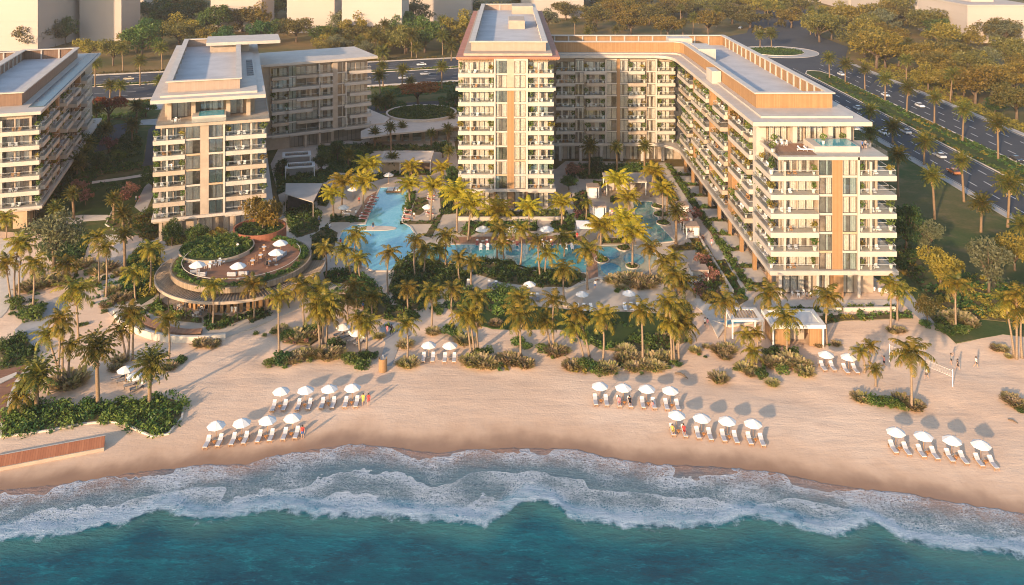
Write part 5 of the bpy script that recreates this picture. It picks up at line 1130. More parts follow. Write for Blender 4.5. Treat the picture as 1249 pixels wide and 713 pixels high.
# ------------------------------------------------------------- dune bushes: things of their own
def bush_proto(kind, seed):
    rr = random.Random(seed); st = MB()
    for i in range(6):
        a = i * 1.05; st.tube([(0, 0, -.1), (.25 * math.cos(a), .25 * math.sin(a), .4)], [.03, .012], 4)
    q = []
    if kind == 'grass':
        qs = []
        for i in range(240):
            a = rr.uniform(0, 6.28); r0 = .42 * math.sqrt(rr.random()); e = R(rr.uniform(38, 88)); L = rr.uniform(.35, .62); b = np.array([r0 * math.cos(a), r0 * math.sin(a), -.05]); a2 = a + rr.uniform(-.9, .9)
            d = np.array([math.cos(e) * math.cos(a2), math.cos(e) * math.sin(a2), math.sin(e)]); s_ = np.array([-math.sin(a2), math.cos(a2), 0]) * .034; m = b + d * L * .6; t = b + d * L + np.array([math.cos(a2) * .1, math.sin(a2) * .1, -.05])
            qs.append([b - s_, b + s_, m + s_ * 1.4, m - s_ * 1.4]); qs.append([m - s_ * 1.6, m + s_ * 1.6, t + s_ * 1.2, t - s_ * 1.2])
        v = RNG.normal(size=(170, 3)); v /= np.linalg.norm(v, axis=1, keepdims=True); v[:, 2] = np.abs(v[:, 2]); gq = leaf_quads(np.array([0, 0, .02]) + v * RNG.uniform(.5, 1, (170, 1)) * np.array([.42, .42, .26]), .06, .1)
        return ('dune_grass', [('stems', st.mesh('stems', ['bark']), (0, 0, 0), []), ('leaves', np_mesh('leaves', gq, 'leaf_yellow'), (0, 0, 0), []), ('foliage', np_mesh('foliage', np.array(qs), 'grass_pink'), (0, 0, 0), [])])
    for i in range(9):
        a = i * 2.4; rad = .32 * math.sqrt(i / 9); c = np.array([rad * math.cos(a), rad * math.sin(a), .30 + rr.uniform(-.1, .12) - rad * .2]); k = 70
        v = RNG.normal(size=(k, 3)); v /= np.linalg.norm(v, axis=1, keepdims=True); v *= RNG.uniform(.4, 1, (k, 1)) ** .5; q.append(c + v * np.array([.22, .22, .20]))
    return ('dune_bush', [('stems', st.mesh('stems', ['bark']), (0, 0, 0), []), ('foliage', np_mesh('foliage', leaf_quads(np.concatenate(q), .062, .1), kind), (0, 0, 0), [])])
BU = {'g': [bush_proto('leaf_yellow', 3), bush_proto('leaf_green', 4), bush_proto('leaf_green', 5)], 'p': [bush_proto('grass', 6), bush_proto('grass', 7), bush_proto('grass', 8)], 'd': [bush_proto('leaf_dark', 9), bush_proto('leaf_green', 2)]}
BL = [('p', 80, 474, 26), ('p', 66, 470, 14), ('p', 93, 470, 14), ('p', 144, 443, 12), ('p', 139, 452, 10), ('d', 218, 444, 13), ('p', 205, 451, 11), ('p', 244, 423, 13), ('p', 256, 424, 11), ('d', 240, 417, 12), ('p', 260, 421, 9), ('d', 219, 442, 12), ('g', 333, 407, 10), ('p', 342, 406, 12), ('g', 311, 408, 7), ('g', 322, 410, 6),
      ('g', 349, 415, 18), ('p', 361, 416, 17), ('d', 370, 408, 16), ('d', 384, 407, 18), ('p', 379, 413, 12), ('d', 341, 445, 22), ('g', 328, 447, 16), ('p', 356, 442, 15), ('p', 369, 438, 15), ('g', 377, 441, 8), ('p', 386, 436, 15), ('p', 399, 438, 18), ('p', 409, 436, 14), ('d', 408, 426, 20), ('g', 396, 430, 13),
      ('g', 430, 446, 22), ('d', 445, 441, 20), ('g', 440, 452, 20), ('d', 455, 437, 12), ('g', 422, 440, 14), ('p', 463, 412, 8), ('p', 494, 424, 12), ('p', 498, 448, 15), ('p', 490, 446, 9), ('p', 528, 408, 11), ('g', 533, 380, 16), ('d', 548, 410, 20), ('g', 558, 414, 16), ('p', 566, 420, 15), ('p', 574, 446, 16), ('g', 583, 438, 18), ('p', 588, 448, 18), ('g', 594, 432, 14), ('g', 608, 448, 10), ('p', 600, 449, 12),
      ('p', 618, 444, 16), ('p', 628, 446, 16), ('p', 641, 449, 14), ('d', 648, 444, 9), ('g', 633, 424, 18), ('d', 643, 426, 12), ('g', 662, 430, 16), ('p', 677, 434, 15), ('d', 672, 426, 10), ('p', 688, 430, 10), ('p', 698, 451, 15), ('p', 707, 448, 11), ('g', 717, 452, 20), ('d', 728, 453, 16), ('g', 734, 458, 16), ('p', 741, 455, 16), ('g', 750, 456, 8),
      ('p', 764, 432, 14), ('p', 761, 442, 14), ('p', 773, 452, 13), ('d', 757, 446, 7), ('p', 772, 440, 14), ('p', 790, 450, 14), ('p', 801, 452, 14), ('p', 794, 442, 16), ('g', 783, 456, 5), ('p', 812, 440, 14), ('d', 829, 447, 9), ('g', 810, 450, 6), ('p', 808, 416, 12), ('p', 849, 430, 9), ('g', 853, 433, 5), ('d', 861, 436, 5), ('p', 862, 424, 6), ('p', 604, 397, 10), ('p', 580, 398, 8),
      ('p', 750, 346, 14), ('p', 764, 345, 16), ('p', 779, 346, 16), ('p', 757, 352, 8), ('p', 778, 352, 14), ('p', 790, 351, 14), ('p', 796, 345, 12), ('p', 811, 344, 12), ('g', 753, 357, 8), ('p', 834, 352, 8), ('p', 880, 432, 14), ('p', 889, 430, 13), ('p', 885, 438, 10), ('d', 893, 426, 9), ('p', 921, 452, 8), ('g', 897, 452, 6), ('g', 939, 436, 14), ('d', 948, 432, 14), ('p', 940, 447, 14), ('p', 953, 449, 16), ('p', 966, 446, 18), ('p', 978, 450, 16), ('g', 968, 434, 16), ('p', 984, 458, 14), ('g', 957, 456, 16), ('g', 931, 462, 16), ('p', 916, 458, 9), ('p', 943, 470, 10), ('p', 908, 452, 12), ('p', 878, 466, 14), ('p', 1000, 423, 8), ('p', 1021, 421, 7), ('g', 1012, 421, 4),
      ('p', 1052, 490, 14), ('g', 1062, 493, 16), ('g', 1074, 496, 20), ('g', 1085, 498, 20), ('d', 1096, 498, 16), ('p', 1102, 492, 14), ('g', 1104, 501, 12), ('p', 1119, 500, 14), ('g', 1150, 404, 14), ('g', 1160, 409, 16), ('g', 1173, 408, 16), ('p', 1160, 392, 14), ('p', 1174, 392, 16), ('p', 1186, 398, 14), ('g', 1182, 404, 12), ('d', 1150, 396, 14), ('p', 1092, 406, 10), ('p', 1100, 405, 8), ('p', 1217, 427, 9), ('p', 1225, 428, 9), ('p', 1237, 492, 14), ('p', 1244, 498, 14), ('g', 1248, 504, 10), ('p', 1232, 436, 6), ('g', 1132, 400, 14),
      ('g', 36, 392, 24), ('d', 44, 382, 16), ('g', 16, 374, 18), ('g', 28, 388, 16), ('p', 30, 356, 16), ('p', 42, 352, 18), ('p', 56, 350, 18), ('p', 68, 348, 16), ('p', 100, 326, 14), ('p', 118, 334, 15), ('p', 130, 330, 14), ('p', 108, 350, 13), ('p', 136, 358, 12), ('p', 128, 375, 10), ('g', 126, 382, 8), ('p', 146, 368, 15), ('d', 152, 360, 14), ('p', 146, 336, 12), ('p', 84, 366, 10), ('g', 96, 398, 8), ('g', 104, 396, 6)]
BL.sort(key=lambda a: a[1])
GZ = ((100, 'on the sand below the far left block'), (235, 'left of the restaurant wall'), (300, 'on the sand in front of the restaurant'), (362, 'around the lone palm right of the restaurant'), (416, 'beside the palm clump right of the restaurant'), (470, 'around the timber screen'), (545, 'beside the beach path'), (615, 'right of the two central umbrellas'), (690, 'in the centre dunes'), (756, 'above upper right parasols, left part'), (835, 'above upper right parasols, right part'), (900, 'left of the beach pergola'), (1030, 'below the white pavilion'), (1125, 'around the big right-hand dune palm'), (1200, 'below the right verge'), (1300, 'at the right edge of the sand'))
bz = {}
for k, u, v, w_ in BL:
    nm = next(n for a, n in GZ if u < a); bz.setdefault((k, nm), []).append((u, v, w_))
bi = 0
for (k, nm), L in bz.items():
    for j, (u, v, w_) in enumerate(L):
        x, y = at(u, v); bi += 1; s = w_ * y / F * 1.28; P = BU[k][bi % 3 % len(BU[k])]
        kd = {'g': 'yellow-green dune bush', 'p': 'pinkish dune grass', 'd': 'dark green dune bush'}[k]
        ps = '' if len(L) == 1 else ', leftmost such one' if j == 0 else ', rightmost such one' if j == len(L) - 1 else f', {ORD[j + 1]} such from left'
        proto_copy(P, f'{kd} {nm}{ps}', 'bush' if k != 'p' else 'grass clump', (x, y + s * .3, -.12), bi * 1.3 % 6.28, (s, s, s * (.78 if k != 'p' else .95)), 'dune bushes and grasses')

# ------------------------------------------------------------- planting beds (ground cover nobody could count)
def bed_fill(poly, kinds, h, dens, name='planting', z0=0.):
    P = np.array(poly); x0, y0 = P.min(0); x1, y1 = P.max(0)
    ar = abs(sum(poly[i][0] * poly[(i + 1) % len(poly)][1] - poly[(i + 1) % len(poly)][0] * poly[i][1] for i in range(len(poly)))) / 2
    n = int(min(900, max(5, ar * dens * .8))); pts = []; tries = 0
    while len(pts) < n and tries < n * 30:
        tries += 1; x, y = RNG.uniform(x0, x1), RNG.uniform(y0, y1)
        if inside(poly, x, y): pts.append((x, y))
    by = {k: [] for k in kinds}
    for (x, y) in pts:
        k = kinds[int((noise.noise((x * .12, y * .12, 1.5)) * .5 + .5 + RNG.uniform(-.25, .25)) * len(kinds)) % len(kinds)]
        r = h * RNG.uniform(.5, 1.0) * .75; c = int(46 * max(.6, r)); v = RNG.normal(size=(c, 3)); v /= np.linalg.norm(v, axis=1, keepdims=True); v[:, 2] = np.abs(v[:, 2]); v *= RNG.uniform(.55, 1.05, (c, 1))
        by[k].append(np.array([x, y, z0 + .02]) + v * np.array([r, r, r * RNG.uniform(.8, 1.35)]))
    qs, mi = [], []
    for i, k in enumerate(kinds):
        if not by[k]: continue
        q = leaf_quads(np.concatenate(by[k]), .24, .15); qs.append(q); mi.append(np.full(len(q), i))
    if not qs: return None
    me = np_mesh(name, np.concatenate(qs), list(kinds)); me.polygons.foreach_set('material_index', np.concatenate(mi).astype(np.int32)); return ob(name, me)
for i, (p, kd, h, dn) in enumerate(BEDS):
    o = bed_fill(p, kd, h, dn)
    if o: tag(o, 'mixed green shrub planting filling the garden beds', 'planting', 'shrub plantings in the garden beds', 'stuff')
o = bed_fill(LOBBY_BED, ('leaf_green', 'leaf_dark'), .9, 1.2, 'planting', 5.1); tag(o, 'round green planting on the lobby roof', 'planting', None, 'stuff')
# ================================================================ RESTAURANT, PAVILIONS, FURNITURE
RC = (-51.0, 165.5)
t = thing('beach_restaurant', 'round two level beach restaurant with planted rim, roof terrace and slatted canopy', 'restaurant', (*RC, 0))
mb = MB(); mb.prism(circ(0, 0, 11, 11, 56), 0, 4.2); ob('wall', mb.mesh('wall', ['room_dark']), t)
mb = MB()
for i in range(34):
    a = R(180 + i * 5.6); c = Vector((11.4 * math.cos(a), 11.4 * math.sin(a), 0)); K = MB(); K.box(-.22, .22, -.3, .3, 0, 3.4); mb.merge(K, Matrix.Translation(c) @ Matrix.Rotation(a, 4, 'Z'))
ob('timber_post', mb.mesh('timber_post', ['ochre_panel']), t)
mb = MB()
for i in range(34):
    a = R(182.8 + i * 5.6); c = Vector((11.1 * math.cos(a), 11.1 * math.sin(a), 0)); K = MB(); K.box(-.03, .03, -.5, .5, .2, 3.3); mb.merge(K, Matrix.Translation(c) @ Matrix.Rotation(a, 4, 'Z'))
ob('window', mb.mesh('window', ['teal_glass']), t)
def arc_band(r0, r1, a0, a1, z0, z1, n=50, sx=1., c=(0, 0)):
    o = circ(*c, r1 * sx, r1, n, a0, a1); i = circ(*c, r0 * sx, r0, n, a0, a1); mb = MB()
    for k in range(n):
        k2 = (k + 1) % len(o); quad = [i[k], o[k], o[k2], i[k2]]; mb.prism(quad, z0, z1)
    return mb
mb = arc_band(11.2, 15.6, 166, 372, 3.35, 3.7, 60); ob('slatted_canopy', mb.mesh('slatted_canopy', ['slat_roof']), t)
mb = arc_band(15.5, 15.7, 166, 372, 3.3, 3.8, 60); ob('canopy_edge', mb.mesh('canopy_edge', ['cream_stone']), t)
mb = MB()
for i in range(94):
    a = R(168 + i * 2.18); K = MB(); K.box(11.6, 15.5, -.06, .06, 3.7, 3.82); mb.merge(K, Matrix.Rotation(a, 4, 'Z'))
ob('canopy_beam', mb.mesh('canopy_beam', ['slat_roof']), t)
mb = MB()
for i in range(11):
    a = R(176 + i * 18); mb.tube([(15 * math.cos(a), 15 * math.sin(a), 0), (15 * math.cos(a), 15 * math.sin(a), 3.4)], .09, 6)
ob('canopy_column', mb.mesh('canopy_column', ['bronze']), t)
mb = MB(); mb.prism(circ(0, 0, 12.9, 12.9, 60), 4.2, 4.75); ob('roof', mb.mesh('roof', ['concrete']), t)
mb = MB(); mb.prism(circ(0, 0, 11, 11, 56), 4.76, 4.80); ob('terrace_deck', mb.mesh('terrace_deck', ['timber_deck']), t)
mb = MB(); ring(mb, circ(0, 0, 13, 13, 60), .3, 4.1, 5.1); ob('planter_rim', mb.mesh('planter_rim', ['slat_roof']), t)
mb = arc_band(11.1, 12.7, 0, 360, 4.75, 5.1); ob('planter_soil', mb.mesh('planter_soil', ['soil']), t)
mb = arc_band(10.85, 10.9, 165, 395, 4.8, 5.8); ob('balustrade', mb.mesh('balustrade', ['rail_glass']), t)
mb = arc_band(10.83, 10.93, 165, 395, 5.8, 5.86); ob('handrail', mb.mesh('handrail', ['concrete']), t)
mb = MB(); mb.prism(circ(-6.6, 5.2, 7.2, 6.6, 30), 4.7, 5.4); ob('slope_base', mb.mesh('slope_base', ['hedge_ground']), t)
mb = arc_band(6.95, 7.15, 200, 395, 4.8, 5.55, 30, 1., (-6.6, 5.2)); ob('slope_wall', mb.mesh('slope_wall', ['cream_stone']), t)
o = bed_fill([(x * 12 + RC[0], y * 12 + RC[1]) for x, y in circ(0, 0, 1.0, 1.0, 40)] + [(x * 11.2 + RC[0], y * 11.2 + RC[1]) for x, y in circ(0, 0, 1, 1, 40)][::-1], ('leaf_yellow', 'leaf_green', 'leaf_green'), 1.15, 4.6, 'planting', 4.8); tag(o, 'green planting trailing along the rim of the round restaurant', 'planting', None, 'stuff')
o = bed_fill(circ(RC[0] - 6.6, RC[1] + 5.4, 6.6, 6., 20), ('leaf_green', 'leaf_yellow', 'leaf_dark'), 1.2, 2.4, 'planting', 5.35); tag(o, 'sloping green garden on the back of the restaurant roof', 'planting', None, 'stuff')
px_, py_ = at(317, 283, 5)
t = thing('ring_planter', 'red brown ring planter under the golden tree at the restaurant terrace', 'planter', (px_, py_, 0))
mb = MB(); ring(mb, circ(0, 0, 5.4, 5.4, 40), .3, 0, 6.2); ob('wall', mb.mesh('wall', ['ring_red']), t)
mb = MB(); mb.prism(circ(0, 0, 5.1, 5.1, 40), 0, 5.6); ob('soil', mb.mesh('soil', ['hedge_ground']), t)
for o in COL.objects:
    if o.get('label', '').startswith('round golden tree in the red ring'): o.location = (px_ + .6, py_ + .3, 3.6)
o = bed_fill(circ(px_, py_, 4.7, 4.7, 20), ('leaf_dark', 'leaf_green'), .7, 1.6, 'planting', 5.6); tag(o, 'dark planting inside the red ring planter', 'planting', None, 'stuff')
def wall_strip(name, pts, wd, z0, z1, mat, label, cat='wall', cap=None):
    P = [Vector(p) for p in pts]; L, Rr = [], []
    for i, p in enumerate(P):
        d = (P[min(i + 1, len(P) - 1)] - P[max(i - 1, 0)]).normalized(); n = Vector((-d.y, d.x)) * wd / 2; L.append(tuple(p + n)); Rr.append(tuple(p - n))
    mb = MB(); mb.prism(Rr + L[::-1], z0, z1); o = ob(name, mb.mesh(name, [mat]))
    if cap:
        c = MB(); c.prism([tuple(p) for p in (Rr + L[::-1])], z1 + .003, z1 + .09); ob('coping', c.mesh('coping', [cap]), o)
    return tag(o, label, cat)
def smooth(pts, n=6):
    out = []
    for i in range(len(pts) - 1):
        p0 = Vector(pts[max(i - 1, 0)]); p1 = Vector(pts[i]); p2 = Vector(pts[i + 1]); p3 = Vector(pts[min(i + 2, len(pts) - 1)])
        for k in range(n):
            s = k / n; out.append(tuple(.5 * ((2 * p1) + (p2 - p0) * s + (2 * p0 - 5 * p1 + 4 * p2 - p3) * s * s + (3 * p1 - p0 - 3 * p2 + p3) * s ** 3)))
    return out + [tuple(pts[-1])]
wall_strip('terrace_wall', smooth(px([(140, 384), (148, 396), (166, 405), (190, 412), (214, 415.5), (245, 416), (275, 413)])), .5, -.3, .9, 'concrete', 'low curved cream wall enclosing the restaurant forecourt')
wall_strip('terrace_seat', smooth(px([(170, 389), (186, 398), (206, 404), (228, 407), (246, 406)])), 1.6, 0, .5, 'deck_boards', 'curved timber bench strip behind the forecourt wall', 'bench')
wall_strip('retaining_wall', px([(558, 268.5), (688, 268.5)]), .6, 0, .75, 'white_stone', 'straight white garden wall in front of the central tower', 'wall', 'white_stone')
wall_strip('garden_wall', px([(1000, 380), (1092, 378.5)]), .4, 0, .7, 'concrete', 'long low wall below the hedge of the L-shaped block', 'wall')
wall_strip('path_wall', [(47 - 4.6, 162), (42.3, 182), (42.3, 206)], .35, 0, .7, 'concrete', 'low pale wall beside the garden path by the L-shaped block', 'wall')
wall_strip('pool_wall', smooth(px([(735, 344), (728, 341), (700, 352), (690, 356)])), .35, 0, .5, 'concrete', 'short pale wall where the beach steps meet the splash pool', 'wall')
# long timber bench wall at the lower left, boardwalk
a0, a1 = at(-40, 581), at(127, 549); d_ = (Vector(a1) - Vector(a0)); L_ = d_.length; rz = math.atan2(d_.y, d_.x)
t = thing('beach_bench', 'long timber slatted bench on a cream wall near the water at lower left', 'bench', (*a0, 0), rz)
mb = MB(); mb.box(0, L_, -.15, .1, -.4, .42); mb.box(0, L_, .1, 1.7, -.4, .3); ob('base', mb.mesh('base', ['cream_stone']), t)
mb = MB(); mb.add([(0, .0, .43), (L_, .0, .43), (L_, 1.5, 1.1), (0, 1.5, 1.1), (0, 1.6, 1.0), (L_, 1.6, 1.0), (L_, .12, .34), (0, .12, .34)], [(0, 1, 2, 3), (3, 2, 5, 4), (4, 5, 6, 7), (0, 3, 4, 7), (1, 6, 5, 2)]); 
ob('slats', mb.mesh('slats', ['bench_boards']), t)
mb = MB(); mb.box(0, L_, 1.61, 1.75, .3, 1.05); ob('back', mb.mesh('back', ['concrete']), t)
t = thing('boardwalk', 'curved timber boardwalk with pale edging entering from the left edge', 'boardwalk', (*at(0, 480), 0))
o0 = Vector(at(0, 480))
def rel(pts): return [(x - o0.x, y - o0.y) for x, y in pts]
mb = MB(); mb.prism(rel(px([(-30, 460), (0, 452), (36, 444), (30, 452), (16, 470), (8, 492), (6, 512), (-30, 520)], .3)), -.2, .35); ob('deck', mb.mesh('deck', ['timber_deck']), t)
mb = MB(); mb.prism(rel(px([(36, 444), (41, 445), (28, 458), (16, 478), (12, 505), (6, 506), (10, 486), (18, 466)], .3)), -.2, .45); mb.prism(rel(px([(-30, 470), (0, 463), (20, 455), (21, 459), (0, 469), (-30, 476)], .3)), .36, .5); ob('edging', mb.mesh('edging', ['concrete']), t)
# --- pavilions
def flat_pavilion(name, label, cx, cy, rz, w, d, h, roofmat, posts, walls=(), hole=None, thick=.35, rim=None):
    t = thing(name, label, 'pavilion', (cx, cy, 0), rz); mb = MB()
    if hole:
        ring(mb, rect(-w / 2, w / 2, 0, d), hole, h, h + thick); ob('roof', mb.mesh('roof', [roofmat]), t)
        k = MB()
        n = int((w - 2 * hole) / .45)
        for i in range(n): x = -w / 2 + hole + (i + .5) * (w - 2 * hole) / n; k.box(x - .06, x + .06, hole, d - hole, h + .08, h + thick - .06)
        ob('louvers', k.mesh('louvers', ['slat_roof']), t)
    else:
        mb.prism(rect(-w / 2, w / 2, 0, d), h, h + thick)
        if rim: ring(mb, rect(-w / 2, w / 2, 0, d), .7, h + thick, h + thick + .25)
        ob('roof', mb.mesh('roof', [roofmat]), t)
    for (x, y) in posts:
        k = MB(); k.box(x - .12, x + .12, y - .12, y + .12, 0, h); ob('post', k.mesh('post', ['white_paint']), t)
    for (x0, x1, y0, y1, m) in walls:
        k = MB(); k.box(x0, x1, y0, y1, .0, h - .01); ob('wall', k.mesh('wall', [m]), t)
    return t
x0, y0 = at(912, 391.5, 3); flat_pavilion('pergola', 'open white square pergola by the small pool on the sand', x0, y0, 0, 5.4, 4.6, 2.9, 'white_paint', [(-2.5, .2), (2.5, .2), (-2.5, 4.4), (2.5, 4.4)], hole=.7)
x0, y0 = at(974.5, 400, 3.3); flat_pavilion('beach_pavilion', 'tan walled beach pavilion with a white flat roof', x0, y0, 0, 8.9, 6., 3.2, 'white_paint', [(-4.1, .4), (4.1, .4)],
    [(-3.6, -1.2, .8, 1.1, 'ochre_panel'), (2.0, 4.0, .8, 1.1, 'ochre_panel'), (-4., 4., 5.2, 5.4, 'tan_wall'), (-4., -3.8, 1., 5.2, 'ochre_panel'), (3.8, 4., 1., 5.2, 'ochre_panel'), (-1.1, 1.9, 3., 3.1, 'cream_stone')], rim=1)
x0, y0 = at(764, 222, 3.5); flat_pavilion('pool_bar', 'flat white canopy bar at the head of the green family pool', x0, y0, 0, 10.6, 8, 3.3, 'white_stone', [(-5, .3), (5, .3), (-5, 7.6), (5, 7.6)], [(-4.6, 4.6, 6.5, 6.7, 'cream_stone'), (-4., 3., 4.6, 5.4, 'white_stone')])
x0, y0 = at(494, 197, 3.5); flat_pavilion('bar_pavilion', 'flat grey roofed bar pavilion at the head of the long pool', x0, y0, 0, 14.4, 10, 3.3, 'white_stone', [(-7, .3), (7, .3), (-1.4, .3)], [(-6.6, 1., 2., 2.3, 'tan_wall'), (1.0, 6.6, 3.4, 3.7, 'brown_panel'), (-6.6, 6.6, 8, 8.2, 'tan_wall')], rim=1)
for (u, v, lab) in ((362, 191, 'upper of two white framed pergolas in the shaded garden'), (366, 204.5, 'lower of two white framed pergolas in the shaded garden')):
    x0, y0 = at(u, v, 3); flat_pavilion('pergola', lab, x0, y0, R(14), 8., 5., 2.9, 'white_paint', [(-3.8, .2), (3.8, .2), (-3.8, 4.8), (3.8, 4.8)], [(-3.6, 3.6, 4.3, 4.4, 'grey_paving')], hole=.8)
t = thing('sail_pavilion', 'pale folded sail roof over a dark glass room right of the left tower', 'pavilion', (*at(372, 250), 0)); o0 = Vector(at(372, 250))
def S3(u, v, h): x, y = at(u, v, h); return (x - o0.x, y - o0.y, h)
A_, B_, C_, D_ = S3(348.5, 224, 4.2), S3(393.5, 224, 4.4), S3(382, 247, 3.6), S3(348, 237, 4.4)
mb = MB(); up = lambda p, k: (p[0], p[1], p[2] + k)
mb.add([A_, B_, C_, D_, up(A_, .18), up(B_, .18), up(C_, .18), up(D_, .18)], [(4, 5, 7), (5, 6, 7), (0, 3, 1), (1, 3, 2), (0, 1, 5, 4), (1, 2, 6, 5), (2, 3, 7, 6), (3, 0, 4, 7)]); ob('roof', mb.mesh('roof', ['white_stone']), t)
mb = MB(); g0, g1, g2, g3 = [(x - o0.x, y - o0.y) for x, y in px([(351, 256), (378, 251), (390, 241), (352, 240)])]; mb.prism([g0, g1, g2, g3], 0, 3.4); ob('glass_room', mb.mesh('glass_room', ['dark_louver']), t)
for P_ in (C_, D_, B_):
    k = MB(); k.tube([(P_[0], P_[1], 0), (P_[0], P_[1], P_[2])], .1, 6); ob('post', k.mesh('post', ['cream_stone']), t)
# --- rounded timber screen on the beach path (shower screen)
x0, y0 = at(467, 452)
t = thing('shower_screen', 'curved tan timber screen at the beach end of the path', 'screen', (x0, y0, 0)); mb = arc_band(.58, .66, 150, 400, 0, 2.0, 26); ob('panel', mb.mesh('panel', ['ochre_panel']), t)
mb = MB(); mb.box(-.04, .04, .2, .28, 0, 2.5); mb.box(-.04, .04, -.2, .28, 2.42, 2.5); ob('shower_pole', mb.mesh('shower_pole', ['chrome']), t)
# --- umbrellas
um = MB(); n = 8; um.v = []; 
rim_, top_ = 1.24, .62
vs = [(0, 0, top_)]
for k in range(n):
    a = 2 * math.pi * k / n; vs.append((.55 * math.cos(a), .55 * math.sin(a), top_ - .20))
for k in range(n):
    a = 2 * math.pi * k / n; vs.append((rim_ * math.cos(a), rim_ * math.sin(a), 0))
for k in range(n):
    a = 2 * math.pi * k / n; vs.append((rim_ * math.cos(a), rim_ * math.sin(a), -.07))
fs = []
for k in range(n):
    j = (k + 1) % n; fs += [(0, 1 + k, 1 + j), (1 + k, 1 + n + k, 1 + n + j, 1 + j), (1 + n + k, 1 + 2 * n + k, 1 + 2 * n + j, 1 + n + j)]
um.add(vs, fs); UMC = um.mesh('canopy', ['canvas'])
um = MB(); um.tube([(0, 0, -1.9), (0, 0, .58)], .035, 6); um.tube([(0, 0, .58), (0, 0, .74)], [.05, .01], 6)
for k in range(8):
    a = 2 * math.pi * k / 8; um.tube([(0, 0, .1), (.75 * math.cos(a), .75 * math.sin(a), .38)], .012, 4)
UMP = um.mesh('pole', ['teak']); um = MB(); um.lathe([(.28, -1.9), (.28, -1.82), (.06, -1.78)], 10); UMB = um.mesh('base', ['concrete'])
UMB_P = ('beach_umbrella', [('canopy', UMC, (0, 0, 1.9), []), ('pole', UMP, (0, 0, 1.9), [('base', UMB, (0, 0, 0))])])
sq = MB(); sq.add([(-1.6, -1.6, 0), (1.6, -1.6, 0), (1.6, 1.6, 0), (-1.6, 1.6, 0), (0, 0, .45), (-1.6, -1.6, -.15), (1.6, -1.6, -.15), (1.6, 1.6, -.15), (-1.6, 1.6, -.15)], [(0, 1, 4), (1, 2, 4), (2, 3, 4), (3, 0, 4), (0, 5, 6, 1), (1, 6, 7, 2), (2, 7, 8, 3), (3, 8, 5, 0)])
SQ_P = ('square_umbrella', [('canopy', sq.mesh('canopy', ['canvas']), (0, 0, 2.3), []), ('pole', UMP, (0, 0, 1.9), [('base', UMB, (0, 0, 0))])])
# --- sun lounger: frame, mattress, raised back, pillow
lf = MB(); lf.box(-.32, .32, -1., .98, .26, .32)
for x in (-.28, .28):
    for y in (-.9, .85): lf.box(x - .03, x + .03, y - .03, y + .03, 0, .26)
lm = MB(); lm.bevbox(-.30, .30, -.98, .25, .325, .42, .03)
lb = MB(); lb.add([(-.30, .25, .33), (.30, .25, .33), (.30, .93, .78), (-.30, .93, .78), (-.30, .20, .43), (.30, .20, .43), (.30, .88, .87), (-.30, .88, .87)], [(3, 2, 1, 0), (4, 5, 6, 7), (0, 1, 5, 4), (1, 2, 6, 5), (2, 3, 7, 6), (3, 0, 4, 7)])
lp = MB(); lp.add([(-.27, .62, .71), (.27, .62, .71), (.27, .86, .86), (-.27, .86, .86), (-.25, .58, .80), (.25, .58, .80), (.25, .82, .96), (-.25, .82, .96)], [(3, 2, 1, 0), (4, 5, 6, 7), (0, 1, 5, 4), (1, 2, 6, 5), (2, 3, 7, 6), (3, 0, 4, 7)])
def lounger_p(m, f='teak'): return ('sun_lounger', [('frame', lf.mesh('frame', [f]), (0, 0, 0), []), ('mattress', lm.mesh('mattress', [m]), (0, 0, 0), []), ('backrest', lb.mesh('backrest', [m]), (0, 0, 0), [('pillow', lp.mesh('pillow', ['white_cushion']), (0, 0, 0))])])
LG = {'grey': lounger_p('grey_cushion'), 'white': lounger_p('white_cushion', 'white_paint'), 'red': lounger_p('red_cushion', 'white_paint'), 'dark': lounger_p('cloth_grey', 'bronze')}
tb = MB(); tb.lathe([(.05, 0), (.05, .34), (.24, .36), (.26, .42)], 10); TB_P = ('side_table', [('top', tb.mesh('top', ['orange_table']), (0, 0, 0), [])])
def umb_at(u, v, label, P=UMB_P, hz=2.15, rz=.2, z=0., s=1.): x, y = at(u, v, hz + z); proto_copy(P, label, 'umbrella', (x, y, z), rz, s, 'white parasols'); return x, y
def lounge(x, y, kind, label, rz=0., z=0.): return proto_copy(LG[kind], label, 'sun lounger', (x, y, z), rz, None, 'sun loungers')
EXTRA_PEOPLE = []
rows = [('upper left beach row', [(343, 475), (373, 473.7), (401.8, 472), (430, 470.8)]), ('lower left beach row', [(263.8, 516.6), (295, 513.4), (326.3, 510.4), (357, 507.4)]), ('upper right beach row', [(731.8, 468.7), (760.4, 470.6), (789, 472), (817.6, 474)]),
        ('lower middle beach row', [(825.5, 504), (856, 507.6), (887, 511), (918.6, 514.3)]), ('far right beach row', [(1092.7, 524.4), (1126.4, 529.4), (1161, 534.5), (1196.5, 540)])]
NTH = ['leftmost', 'second', 'third', 'rightmost']
for nm, L in rows:
    pts = [at(u, v, 2.2) for u, v in L]; sl_ = math.atan2(pts[-1][1] - pts[0][1], pts[-1][0] - pts[0][0])
    for i, (u, v) in enumerate(L):
        x, y = umb_at(u, v, f'white eight sided parasol, {NTH[i]} in the {nm}', rz=.2 + i * .3)
        for sd, off in (('left', -.78), ('right', .78)):
            lounge(x + off, y - 1.15 + off * math.tan(sl_), 'grey', f'grey sun lounger, {sd} of pair under {NTH[i]} parasol of {nm}')
        proto_copy(TB_P, f'small orange side table under the {NTH[i]} parasol of the {nm}', 'side table', (x + .05, y - 1.0, 0), 0, None, 'orange side tables')
